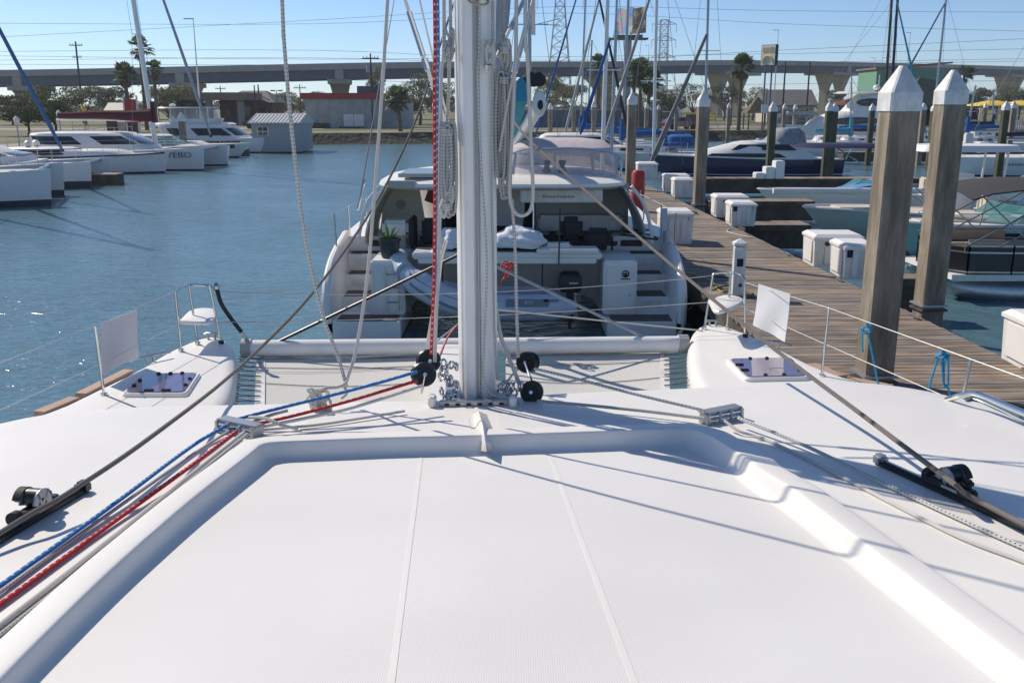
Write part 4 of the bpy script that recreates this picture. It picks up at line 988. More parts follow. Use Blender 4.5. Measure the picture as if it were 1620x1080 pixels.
# finger docks on the right side
def fdock(label, px, py, L, w=1.0, ang=0):
    g0 = P(px, py, .85); t = thing('finger_dock', label, 'dock', (g0.x, g0.y, 0), ang, 'finger docks on the right of the main dock')
    q = MB(); q.box((L/2, 0, .45), (L, w-.1, .55)); q.build('float', FLOATW, t)
    n = 40; q = MB(); q.box((0, 0, 0), (L/n-.012, w, .05)); pl = q.build('plank', WOOD, t)
    for k in range(n):
        c2 = pl if k == 0 else pl.copy()
        if k: C.objects.link(c2)
        c2.location = (L*(k+.5)/n, 0, .82)
    for s_ in (-1, 1):
        q = MB(); q.box((L/2, s_*(w/2+.02), .76), (L, .05, .16)); q.build('edge_board', FLOATW, t)
    return t
fdock('finger dock carrying the white boarding steps beside navy boat', 1052, 281, 11.5, 1.1)
fdock('finger dock under the bowsprit boat behind third pair of boxes', 1118, 316, 3.6, 1.0)
fdock('finger dock between pale green hull and the white boxes', 1172, 352, 1.8, 1.0)
fdock('short finger dock between the pale centre console and pontoon boat', 1415, 436, .75, .5)
fdock('low dock in the middle distance carrying two white boxes', 1330, 240, 22, 1.3)
fdock('far dock behind the white sailboat row', 1255, 226, 30, 1.2)
# ------------------------------------------------ white dock boxes
BG = 'white fibreglass dock boxes along the main dock'
def dockbox(label, px, py, w, d, h, rz=R(-1.6), sign=False, peg=False):
    w, h = w*.72, h*.76
    g0 = P(px, py, DZ); g0 = g0 - Vector((-math.sin(rz), math.cos(rz), 0))*d; t = thing('dock_box', label, 'dock box', (g0.x, g0.y, DZ), rz, BG)   # px,py: near left foot
    q = MB(); q.loft([[(0, 0, 0), (w, 0, 0), (w, d, 0), (0, d, 0)], [(-.02, -.02, h-.07), (w+.02, -.02, h-.07), (w+.02, d+.02, h-.07), (-.02, d+.02, h-.07)]]); q.build('body', GEL2, t)
    q = MB(); q.loft([[(-.045, -.045, h-.068), (w+.045, -.045, h-.068), (w+.045, d+.045, h-.068), (-.045, d+.045, h-.068)], [(-.045, -.045, h-.02), (w+.045, -.045, h-.02), (w+.045, d+.045, h-.02), (-.045, d+.045, h-.02)], [(.03, .03, h+.035), (w-.03, .03, h+.035), (w-.03, d-.03, h+.035), (.03, d-.03, h+.035)]]); q.build('lid', GEL, t)
    q = MB(); q.box((-.026, d*.5, h*.48), (.02, d*.72, h*.70), bev=.006); q.build('side_panel', GEL, t)
    for x_ in (.3, .72): q = MB(); q.box((w*x_, -.03, h*.45), (w*.18, .02, h*.70), bev=.006); q.build('front_rib', GEL, t)
    if peg: q = MB(); q.cyl((w*.25, -.06, h*.76), (w*.25, -.02, h*.76), .045, n=10); q.build('power_inlet', BLACKP, t)
    q = MB(); q.box((w*.88, -.035, h*.82), (.03, .03, .09)); q.build('hasp', MASTG, t)
    if sign:
        q = MB(); q.box((w*.12, -.034, h*.78), (.10, .008, .14)); q.build('number_plate', NAVYC, t)
    return t
dockbox('frontmost white dock box cut by the right edge of the picture', 1584, 566, 1.4, .8, .80)
dockbox('white dock box with blue plate just left of the nearest pile', 1313, 430, .78, .85, .82, sign=True)
dockbox('white dock box with black socket behind the blue plated one', 1270, 412, 1.25, .8, .80, peg=True)
dockbox('right box of the second pair from the near end', 1148, 352, .85, .8, .78, sign=True)
dockbox('left box of the second pair from the near end', 1125, 339, 1.2, .8, .78, peg=True)
dockbox('right box of the third pair, left of concrete pile', 1062, 309, .85, .85, .82)
dockbox('left box of the third pair, left of concrete pile', 1048, 301, 1.2, .8, .8, peg=True)
dockbox('far white dock box beside the furled boat bow', 1006, 283, 1.1, 1.0, .95)
dockbox('white dock box hard against the moored catamaran side', 1040, 378, .95, .85, .95)
dockbox('left small white box on the middle distance dock', 1518, 240, 1.2, .8, .9, peg=False); dockbox('right small white box on the middle distance dock', 1541, 241, .8, .8, .9)
# boarding steps, red drum, power pedestal
g0 = P(1188, 281, .9); t = thing('boarding_steps', 'white moulded three tread boarding steps beside navy boat', 'steps', (g0.x, g0.y, .87))
for k in range(3):
    q = MB(); q.box((.35+k*.42, 0, .13*(k+1)+.0), (.40, .7, .26*(k+1)), bev=.03); q.build('step', GEL, t)
g0 = P(1008, 334, DZ); t = thing('fire_cabinet', 'red fire extinguisher cabinet post at the dock beside dodger pile', 'cabinet', (g0.x, g0.y, DZ))
q = MB(); q.lathe([(.02, 0), (.20, .02), (.21, .2), (.20, 1.15), (.15, 1.22), (.02, 1.24)], (0, 0, 0), 14); q.build('body', REDP, t); q = MB(); q.box((0, -.2, .6), (.16, .02, .7), bev=.008); q.build('door', REDP, t); q = MB(); q.box((.05, -.22, .6), (.03, .02, .1)); q.build('handle', STEEL, t)
g0 = P(1470, 236, .9); t = thing('fire_box', 'bright red box on the middle dock between the twin piles', 'cabinet', (g0.x-1.2, g0.y, .9)); q = MB(); q.box((.2, 0, .65), (.55, .4, 1.3), bev=.03); q.build('body', mat('signal_red', (.6, .02, .02), .5), t)
q = MB(); q.box((.2, -.21, .65), (.4, .03, 1.0)); q.build('door', REDP, t)
g0 = P(1166, 468, DZ); t = thing('power_pedestal', 'white power pedestal with blue plate on a round base on the dock', 'power pedestal', (g0.x, g0.y, DZ), R(-2))
q = MB(); q.box((0, 0, .42), (.19, .19, .84), bev=.01); q.build('column', CAPW, t); q = MB(); q.loft([[(-.11, -.11, .86), (.11, -.11, .86), (.11, .11, .86), (-.11, .11, .86)], [(-.11, -.11, .90), (.11, -.11, .90), (.11, .11, .90), (-.11, .11, .90)], [(-.01, -.01, .97), (.01, -.01, .97), (.01, .01, .97), (-.01, .01, .97)]]); q.build('cap', CAPW, t)
q = MB(); q.box((.0, -.10, .58), (.10, .012, .13)); q.build('number_plate', NAVYC, t); q = MB(); q.box((.02, -.10, .2), (.05, .02, .05)); q.build('socket', BLACKP, t)
q = MB(); q.tube([(math.cos(2*PI*k/20)*.26, math.sin(2*PI*k/20)*.24, .03) for k in range(20)], .03, 6, closed=True); q.cyl((0, 0, 0), (0, 0, .025), .26, n=20, m=1); q.build('hose_coil', [mat('olive_hose', (.16, .14, .06), .8), FLOATW], t)
def scribble(parent, w, h, loc, rot, m, seed=1, n=9, name='hull_lettering'):
    rnd = random.Random(seed); q = MB(); x = -w/2
    for k in range(n):
        cw = w/n*rnd.uniform(.7, 1.1); hh_ = h*(1.5 if k in (0, n//2) else 1)
        q.bar((x, 0, 0), (x+cw*.35, hh_*.8, 0), h*.16, .006); q.bar((x+cw*.35, hh_*.55, 0), (x+cw*.75, hh_*.1, 0), h*.13, .006)
        if rnd.random() < .6: q.bar((x+cw*.1, hh_*.35, .001), (x+cw*.7, hh_*.4, .001), h*.11, .006)
        x += cw
    o = q.build(name, m, parent, sharp=0); o.location = loc; o.rotation_euler = rot; return o

def dline(label, pts, r, m, cat_='rope', name='mooring_line'):
    q = MB(); q.tube(cat([dk(a, b, DZ+z) for a, b, z in pts], 8), r, 6); return tag(q.build(name, m), label, cat_)
dline('dark mooring line lying across the dock behind the pedestal', [(.05, 9.6, .02), (.5, 9.9, .015), (.9, 9.5, .015), (.7, 9.0, .015), (.25, 8.6, .02), (-.3, 8.3, -.3)], .012, CHAR)
dline('yellow power cord trailing from pedestal towards the stern catamaran', [(.62, 7.9, .03), (.3, 8.4, .015), (.35, 9.4, .015), (.1, 10.2, .015), (-.35, 10.6, -.2)], .011, mat('yellow_cable_sheath', (.5, .36, .05), .6), 'cable', 'yellow_cable')
dline('pale mooring line from far dock edge to a finger dock cleat', [(2.7, 17.0, .03), (2.4, 16.4, .015), (2.55, 15.6, .015), (2.7, 15.2, .03)], .012, RWHITE)
dline('coiled green garden hose on the dock beside the second pair of boxes', [(2.3+.22*math.cos(a_*.9), 20.5+.22*math.sin(a_*.9), .015+a_*.002) for a_ in range(0, 24)], .014, mat('green_hose', (.04, .14, .06), .6), 'hose', 'hose')
# ================================================ boats on the right
def place(px, py): p = P(px, py); return p
# navy hulled cabin cruiser, bow left
a = place(1042, 282); c = place(1238, 274); L = 11.2
t = thing('navy_cabin_cruiser', 'navy hulled cabin cruiser with white cabin and grey sprayhood', 'motorboat', (a.x+L-.3, a.y+2.2, 0), R(90))
hull(L, 3.2, 1.25, 1.0, rake=1.1, stripe=(.10, .16), full=2.2).build('hull', [NAVY, GEL, WATERL, GEL], t)
for s_ in (1, -1):
    q = MB(); q.tube(cat([(s_*1.22, .1, 1.0), (s_*1.62, 4.5, 1.06), (s_*1.40, 7.6, 1.15), (s_*.2, 11.0, 1.24)], 6), .045, 6); q.build('rub_rail', GEL, t)
hs = [(1.0, 1.2, 9.0, 1.35), (1.5, 2.2, 8.0, 1.22), (1.95, 2.6, 6.2, 1.05), (2.02, 3, 5.8, .9)]
house(hs, bow=.55).build('cabin', GEL, t)
for s_, (z0, z1, y0, y1) in [(s_, v) for s_ in (1, -1) for v in ((1.12, 1.34, 3.4, 8.2), (1.52, 1.84, 2.8, 6.6))]:
    q = MB(); x0, x1 = 1.36 if z0 < 1.3 else 1.23, 1.30 if z0 < 1.3 else 1.12
    q.loft([[(s_*x0, y0, z0), (s_*x0*.995, (y0+y1)/2, z0), (s_*x0*.86, y1, z0)], [(s_*x1, y0+.5, z1), (s_*x1*.99, (y0+y1)/2, z1), (s_*x1*.86, y1-.5, z1)]], cap0=False, cap1=False, closed=False); q.build('window', GLASS, t)
house([(1.85, 2.0, 4.6, 1.1), (2.5, 2.2, 4.0, 1.0), (2.75, 2.5, 3.6, .8)], bow=.85).build('sprayhood', mat('grey_canvas', (.30, .31, .34), .9, var=.3, vscale=4), t)
q = MB(); q.tube(cat([(1.1, -.1, 1.0), (1.1, -.3, 1.7), (-1.1, -.3, 1.7), (-1.1, -.1, 1.0)], 5), .03, 6); q.build('stern_rail', STEEL, t)
rails(t, [(.9, 8, 1.2), (.5, 10, 1.22), (.1, 11, 1.25)], .45)
q = MB(); q.box((0, -.25, .3), (1.6, .6, .12)); q.build('swim_platform', GEL, t)
# sailboats with blue covers behind
def sloop(label, px, py, L, heading=90, cover=BLUEC, mastpx=None, h=13, fb=1.15, r=.085, dodger=None, jib=None, hullm=None, W=3.3, mast_at=.58, ports=4, mastm=MASTG, bow_pulpit=True, lean=.3, boomL=None):
    a = place(px, py); rz = R(heading)
    t = thing('sailing_yacht', label, 'sailboat', (a.x, a.y, 0), rz)
    hull(L, W, fb*1.1, fb*.92, rake=1.0, stripe=(.05, .15), full=2.0, srake=-.5).build('hull', hullm or [GEL, NAVY, WATERL, GEL2], t)
    house([(fb*.95, L*.28, L*.78, W*.30), (fb+.32, L*.30, L*.74, W*.27), (fb+.38, L*.32, L*.70, W*.22)], bow=.5).build('coachroof', GEL2, t)
    for s_ in (1, -1):
        for k in range(ports):
            q = MB(); y = L*.34+k*L*.085; q.box((s_*W*.293*(1-.02*k), y, fb+.16), (.05, L*.045, .14), bev=.02); q.build('window', GLASS, t)
    mast_rig(t, y=L*mast_at, z0=fb+.3, h=h, r=r, m=mastm, spreaders=(.5,), lean=lean, boom=boomL or L*.36, cover=cover, bow=(L-.3, fb*1.1), jib=jib, stern=(.1, fb), side=W*.45, coverz=.75, cover_r=.17)
    if dodger: house([(fb+.25, L*.18, L*.38, W*.3), (fb+.95, L*.20, L*.35, W*.28), (fb+1.1, L*.22, L*.33, W*.2)], bow=.8).build('sprayhood', dodger, t)
    rails(t, [(W*.40, L*f, fb) for f in (.06, .25, .45, .65)]+[(W*.2, L*.88, fb*1.05), (0, L*.98, fb*1.1), (-W*.2, L*.88, fb*1.05)]+[(-W*.40, L*f, fb) for f in (.65, .45, .25, .06)], .6)
    return t
sloop('white sloop with bright blue cockpit canopy behind navy cruiser', 1150, 268, 11.5, 90, BLUEC, h=16, dodger=BLUEC, jib=None, r=.10, mast_at=.60)
sloop('second white sloop with blue boom cover, farther behind', 1098, 252, 10.5, 92, BLUEC, h=17, r=.10, jib=GREYF, mast_at=.62, fb=1.05)
sloop('far sloop with blue boom cover left of concrete pile', 1010, 241, 9.5, 92, BLUEC, h=15, r=.09, mast_at=.55, jib=BLUEC)
sloop('distant sloop with low aluminium mast below the billboard', 1010, 236, 10, 95, NAVYC, h=8.5, r=.09, mast_at=.5)
sloop('far white sloop with sagging blue sail cover in front of motor yacht', 1270, 246, 10.5, -90, BLUEC, h=12.7, r=.12, mast_at=.62, jib=TEALC, mastm=WOODP, ports=4)
sloop('far sloop with dark mast and teal cover left of motor yacht', 1232, 243, 10.2, -90, TEALC, h=11.6, r=.13, mast_at=.92, jib=None, mastm=NAVYC)
sloop('far sloop with blue furled jib and tilted mast at right', 1555, 240, 10, 80, BLUEC, h=12, r=.11, mast_at=.45, jib=BLUEC, lean=0)
t = sloop('white sailing yacht with open transom and script name at right', 1512, 278, 13, -100, NAVYC, h=13.5, r=.12, mast_at=.50, jib=MAROON, W=3.9, fb=1.25, lean=0)
scribble(t, 2.2, .22, (1.93, 3.2, .70), (PI/2, 0, PI/2), YB, 3, 12)
q = MB()
for s_ in (-1, 1): q.tube(cat([(s_*1.3, -.1, 1.1), (s_*1.35, -.3, 1.9), (s_*.5, -.4, 1.95), (s_*.5, -.4, 1.1)], 5), .025, 6)
q.build('stern_rail', STEEL, t); q = MB(); q.box((1.0, .2, 2.2), (.5, .4, .6), bev=.04); q.build('fender_basket', CAPW, t)
# crowd of further hulls seen between and right of the twin piles
for px, py, hd, cv, lb in ((1590, 232, -95, BLUEC, 'distant sloop behind the script named yacht'), (1490, 232, -88, NAVYC, 'distant sloop half hidden by second near pile'), (1620, 246, 90, BLUEC, 'far sloop bow at the right edge above script named yacht')):
    sloop(lb, px, py, 10, hd, cv, h=4.2, r=.09, mast_at=.5)
# motor yacht
a = place(1262, 238); t = thing('motor_yacht', 'large white motor yacht with hardtop and dark oval windows', 'motor yacht', (a.x+15, a.y+8, 0), R(90))
hull(15, 4.8, 2.3, 1.7, rake=1.8, stripe=(.06, .2), full=2.2).build('hull', HM, t)
house([(1.6, 1.5, 12.6, 2.1), (2.6, 1.8, 11.6, 2.0), (3.4, 2.2, 9.8, 1.8), (3.5, 2.4, 9.4, 1.6)], bow=.6).build('main_cabin', GEL, t)
house([(3.4, 3.6, 8.6, 1.7), (5.0, 4.2, 7.2, 1.5), (5.1, 4.4, 7.0, 1.4)], bow=.8).build('upper_cabin', GEL, t)
for s_ in (1, -1):
    for z, w, y, ly, lz in ((4.35, 1.62, 6.2, 3.0, .75), (2.55, 2.03, 7.6, 5.0, .75)):
        q = MB(); q.ell((s_*w, y, z), (.04, ly/2, lz/2), 20, 9); q.build('window', GLASS, t)
house([(5.2, 2.8, 9.4, 1.7), (5.4, 3.0, 9.0, 1.5)], bow=.7).build('hardtop', GEL, t)
q = MB(); q.tube([(0, 5, 5.4), (0, 5, 7)], .05, 6); q.ell((0, 5.2, 5.8), (.35, .35, .25)); q.build('radar_arch', GEL, t)
rails(t, [(1.8, 9.5, 2.1), (1.5, 11.5, 2.2), (.8, 13.6, 2.3), (.1, 14.9, 2.35)], .7)
q = MB(); q.box((0, 12.5, 3.3), (1.2, 3.2, .35), bev=.1); q.build('tender', GREYF, t)
# small sailboats with raised outboard left of motor yacht (open stern)
sloop('small white sloop with turquoise cover hugging far dock', 1246, 250, 8, -92, TEALC, h=5, r=.06, mast_at=.6, fb=1.0)
# runabout with blue-white bowrider deck and long bowsprit (bow left)
def runabout(label, px, py, L, hm, heading=90, W=2.5, fb=1.0, fs=.8, rake=1.3, name_='bowrider', shield=True, cat_='motorboat'):
    a = place(px, py); t = thing(name_, label, cat_, (a.x+L, a.y, 0), R(heading)); hull(L, W, fb, fs, rake=rake, stripe=(.02, .08), full=2.5, tw=.92).build('hull', hm, t)
    q = MB(); q.tube(cat([(-W*.46, 0, fs), (-W*.5, L*.45, fs+.06), (-W*.36, L*.75, fb-.06), (0, L, fb), (W*.36, L*.75, fb-.06), (W*.5, L*.45, fs+.06), (W*.46, 0, fs)], 5), .04, 6); q.build('gunwale', GEL, t)
    if shield:
        q = MB(); w = W*.44
        q.loft([[Vector((-w, L*.34, fs+.05)), Vector((-w*.95, L*.55, fs+.1)), Vector((-w*.45, L*.64, fs+.12)), Vector((w*.45, L*.64, fs+.12)), Vector((w*.95, L*.55, fs+.1)), Vector((w, L*.34, fs+.05))],
                [Vector((-w*.95, L*.34, fs+.45)), Vector((-w*.85, L*.49, fs+.5)), Vector((-w*.4, L*.56, fs+.55)), Vector((w*.4, L*.56, fs+.55)), Vector((w*.85, L*.49, fs+.5)), Vector((w*.95, L*.34, fs+.45))]], cap0=False, cap1=False, closed=False)
        ws = q.build('windscreen', GLASST, t); q = MB(); q.tube([(-w*.95, L*.34, fs+.45), (-w*.85, L*.49, fs+.5), (-w*.4, L*.56, fs+.55), (w*.4, L*.56, fs+.55), (w*.85, L*.49, fs+.5), (w*.95, L*.34, fs+.45)], .015, 6)
        for x, y, x2, y2 in ((-w*.45, .64, -w*.4, .56), (w*.45, .64, w*.4, .56), (-w*.95, .55, -w*.85, .49), (w*.95, .55, w*.85, .49)): q.tube([(x, L*y, fs+.11), (x2, L*y2, fs+.53)], .012, 5)
        q.build('frame', STEEL, ws)
    for s_ in (-1, 1):
        q = MB(); q.box((s_*W*.2, L*.28, fs+.05), (.5, .5, .18), bev=.05); q.box((s_*W*.2, L*.28-.24, fs+.35), (.48, .12, .5), bev=.05); q.build('seat', CREAM if s_ > 0 else GEL2, t)
    q = MB(); q.box((0, L*.78, fb-.06), (W*.36, L*.2, .14), bev=.05); q.build('bow_cushion', CREAM, t)
    return t
t = runabout('low white sailboard style boat with blue wind deflector and long boom', 1196, 341, 8.5, [GEL, WATERL, WATERL, GEL2], W=2.3)
q = MB(); q.tube([(-1.4, 8.3, 1.05), (-1.45, 3, 1.05), (-1.4, 0.6, 1.0)], .11, 10); q.build('stowed_spar', GEL, t)
q = MB(); q.loft([[(-.9, 3.6, 1.35), (-.9, 5.6, 1.0), (-.2, 5.8, 1.0), (-.2, 3.8, 1.5)], [(-.9, 3.6, 1.38), (-.9, 5.6, 1.03), (-.2, 5.8, 1.03), (-.2, 3.8, 1.53)]]); q.build('blue_deflector', mat('light_blue_canvas', (.10, .28, .50), .7), t)
PALEG = mat('pale_green_hull', (.42, .50, .45), .2, coat=.4)
t = runabout('pale green centre console boat with cream deck, bow toward the dock', 1266, 388, 7.4, [PALEG, GEL, WATERL, CREAM], W=2.6, fb=1.15, fs=.9, name_='centre_console_boat', shield=False)
scribble(t, .9, .07, (-1.20, 4.7, .86), (PI/2, 0, -PI/2), YB, 5, 9)
q = MB(); q.box((0, 3.0, 1.5), (.8, .9, 1.2), bev=.08); q.build('console', GEL, t)
house([(2.75, 1.4, 4.4, 1.05), (2.92, 1.5, 4.3, .95)], bow=.9).build('t_top', GEL, t)
for sx in (-.6, .6):
    for y in (2.0, 3.6):
        q = MB(); q.tube([(sx, y, .8), (sx*1.1, y-.1, 2.75)], .03, 6); q.build('top_support', GEL, t)
house([(2.85, 5.4, 7.8, .9), (2.95, 5.5, 7.6, .75)], bow=.9).build('navy_bimini', NAVYC, t)
q = MB(); q.tube([(-.7, 5.6, 2.86), (-.8, 3.9, 1.2)], .02, 6); q.tube([(-.7, 6.8, 2.86), (-.8, 4.2, 1.3)], .02, 6); q.build('bimini_frame', STEEL, t)
AQUA = mat('aqua_hull_band', (.25, .50, .52), .2, coat=.4)
t = runabout('white and aqua bowrider behind the pontoon boat', 1388, 408, 7.0, [AQUA, GEL, WATERL, GEL], W=2.5, fb=1.05, fs=.95)
text_obj('registration_number', 'X3423', .22, (-1.22, 4.8, .66), (PI/2, 0, -PI/2), YB, t, .004)
t = runabout('white boat with green tinted windscreen seen through the bimini frame', 1448, 405, 7.2, HM, W=2.5, fb=1.2, fs=1.1)
t = runabout('white hardtop boat beyond the pontoon boat at right', 1458, 350, 9.5, HM, W=3.0, fb=1.5, fs=1.3)
house([(2.5, 1.5, 5.6, 1.3), (2.64, 1.6, 5.4, 1.15)], bow=.9).build('hardtop', GEL, t)
for sx in (-1.05, 1.05):
    for y in (2.0, 4.8):
        q = MB(); q.tube([(sx, y, 1.3), (sx*1.0, y, 2.52)], .035, 6); q.build('top_support', GEL, t)
for sx in (-.5, .5):
    q = MB(); q.box((sx, -.35, 1.45), (.38, .45, .75), bev=.08); q.box((sx, -.35, .8), (.16, .2, 1.0)); q.build('outboard_motor', BLACKP, t)
# pontoon boat with charcoal bimini
a = place(1490, 478); t = thing('pontoon_boat', 'black and grey pontoon boat with charcoal bimini and tan seats', 'pontoon boat', (a.x-.1, a.y+1.25, 0), 0)
L = 7.2
BLKPAN = mat('black_side_panel', (.03, .028, .032), .22, var=.2, vscale=1.5)
for s_ in (-1, 1):
    q = MB(); q.tube([(.15, s_*.85, .42), (.45, s_*.85, .30), (.9, s_*.85, .20), (1.6, s_*.85, .14), (L, s_*.85, .14)], .3, 14, rs=[.03, .2, .29, .32, .32]); q.build('pontoon', ALU, t)
q = MB(); q.box((L/2+.2, 0, .52), (L-.1, 2.5, .09)); q.build('deck', MASTM, t)
q = MB(); q.box((L/2+.2, -1.27, .52), (L-.1, .04, .13)); q.box((L/2+.2, 1.27, .52), (L-.1, .04, .13)); q.build('deck_trim', ALU, t)
def fence_panel(a, c, name='side_panel'):
    a, c = Vector(a), Vector(c); q = MB(); d = (c-a); L_ = d.length; rz = math.atan2(d.y, d.x); q.box((a+c)/2+Vector((0, 0, .31)), (L_-.04, .03, .50), rz=rz); q.build(name, BLKPAN, t)
    q = MB(); n = 3
    for z in (.05, .46, .60): q.bar(a+Vector((0, 0, z)), c+Vector((0, 0, z)), .035)
    for p in (a, c): q.bar(p, p+Vector((0, 0, .62)), .035)
    q.build('rail_frame', ALU, t)
pts = [(7.0, -1.2, .57), (5.4, -1.2, .57), (3.6, -1.2, .57), (1.5, -1.2, .57), (.62, -1.12, .57), (.32, -.7, .57), (.32, .7, .57), (.62, 1.12, .57), (1.5, 1.2, .57), (7.0, 1.2, .57)]
for a_, c_ in zip(pts, pts[1:]): fence_panel(a_, c_)
text_obj('registration_number', 'TX13', .16, (3.4, -1.225, .98), (PI/2, 0, 0), ALU, t, .003)
TAN = mat('tan_vinyl_seat', (.42, .34, .25), .55, var=.08)
for (x, y, w, d_) in ((1.5, -.85, 1.9, .5), (1.5, .85, 1.9, .5), (5.4, .85, 2.2, .5), (5.6, -.85, 1.6, .5)):
    q = MB(); q.box((x, y, .80), (w, d_, .38), bev=.06); q.build('seat', TAN, t); q = MB(); q.box((x, y+math.copysign(.2, y), 1.12), (w, .14, .34), bev=.06); q.build('backrest', TAN, t)
q = MB(); q.box((2.6, -.35, 1.05), (.5, .75, .95), bev=.15); q.build('helm_seat', TAN, t); q = MB(); q.box((3.6, .3, 1.1), (.6, .8, 1.0), bev=.1); q.build('console', BLKPAN, t)
rg = []
for x, z in ((.5, 2.30), (.9, 2.42), (1.6, 2.50), (2.6, 2.50), (3.4, 2.46), (4.1, 2.36)):
    rg.append([Vector((x, y, z-.10*abs(y)**2)) for y in (-1.25, -.8, -.3, .3, .8, 1.25)] + [Vector((x, y, z-.03-.10*abs(y)**2)) for y in (1.25, .8, .3, -.3, -.8, -1.25)])
q = MB(); q.loft(rg); q.build('bimini_canopy', BLKC, t)
for s_ in (-1.22, 1.22):
    for a_, c_ in (((1.9, 1.17), (.7, 2.22)), ((1.9, 1.17), (2.1, 2.33)), ((2.3, 1.17), (4.0, 2.2)), ((1.2, 1.17), (3.2, 2.28)), ((.5, 1.17), (2.5, 2.3))):
        q = MB(); q.tube([(a_[0], s_, a_[1]), (c_[0], s_, c_[1])], .018, 6); q.build('bimini_bow', ALU, t)
a = place(1600, 345); t = runabout('white skiff with black cushions at the far right edge', 1590, 352, 6, HM, W=2.3, fb=1.0)
# dinghy like raised tender near navy cruiser stern
a = place(1222, 262); t = thing('inflatable_tender', 'grey inflatable tender hauled up on davits at left of open water', 'dinghy', (a.x, a.y, 0), R(35))
q = MB(); q.tube(cat([(-.6, -1.2, 1.2), (-.6, .4, 1.3), (-.3, 1.2, 1.6), (.3, 1.2, 1.6), (.6, .4, 1.3), (.6, -1.2, 1.2)], 5), .2, 8); q.build('tube', TUBEG, t); q = MB(); q.box((0, -.3, 1.2), (1.0, 1.8, .06)); q.build('floor', TUBED, t)
# old white motorboat behind the dodger piles
a = place(868, 262); t = thing('cabin_cruiser', 'white cabin cruiser with rounded windscreen behind the dodger', 'motorboat', (a.x-2.5, a.y+2, 0), R(-88))
hull(10, 3.2, 1.5, 1.2, stripe=(.03, .1)).build('hull', HM, t); house([(1.3, 1.5, 8.0, 1.4), (2.0, 2.0, 6.6, 1.25), (2.15, 2.4, 6.0, 1.0)], bow=.7).build('cabin', GEL, t)
for j0, j1 in ((-3, 4), (5, 12), (13, 21)): hband((1.45, 1.6, 7.75, 1.4), (1.9, 1.9, 6.8, 1.28), j0, j1, .02).build('window', GLASS, t)
# extra masts of boats hidden behind, seen above the dodger
for px, yb, Y, xt, r_, lb, m in ((954, 215, 46, 966, .10, 'tall pale mast left of the billboard', MASTM), (968, 215, 60, 975, .10, 'thinner mast in front of the billboard', MASTG), (1035, 220, 52, 1042, .085, 'pale mast right of palms', MASTM), (1118, 150, 70, 1125, .09, 'slender mast above the concrete pile', MASTG), (838, 150, 44, 838, .085, 'slim dark mast behind white loop of rope', MASTG)):
    top = PD(xt, -160 if px not in (968,) else 35, Y); bt = PD(px, yb, Y); t = thing('yacht_mast', lb, 'mast', (bt.x, Y, 0)); q = MB(); q.tube([(bt.x, Y, 1.0), tuple(top)], r_, 10); q.build('mast', m, t, world=True)
    q = MB(); q.bar((bt.x-.8, Y, bt.z+3), (bt.x+.8, Y, bt.z+3), .05); q.build('spreader', m, t, world=True)
    q = MB(); q.tube([tuple(top), (bt.x-1.5, Y-.5, 1)], .012, 4); q.tube([tuple(top), (bt.x+1.5, Y-.5, 1)], .012, 4); q.build('standing_wire', RWIRE, t, world=True)
def stay(label, a, b, r, m, name='furled_stay'):
    q = MB(); a, b = Vector(a), Vector(b); q.tube([a.lerp(b, k/14) for k in range(15)], r, 8, rs=[r*.45]+[r*(1.1-.04*k) for k in range(14)]); tag(q.build(name, m), label, 'furled sail')
stay('grey furled jib slanting up from the navy cruiser bow area', P(1028, 262, 1.3), PD(1118, 55, 45), .12, mat('grey_taupe_jib', (.20, .19, .19), .85))
stay('blue furled jib slanting behind the dodger', PD(918, 213, 42), PD(965, 62, 42), .085, BLUEC)
stay('black furled jib crossing the billboard column', PD(1000, 240, 48), PD(940, -40, 48), .075, CHAR)
stay('pale grey furled jib left of dodger pile', PD(958, 215, 40), PD(1040, -40, 40), .08, mat('pale_jib', (.36, .33, .32), .85))
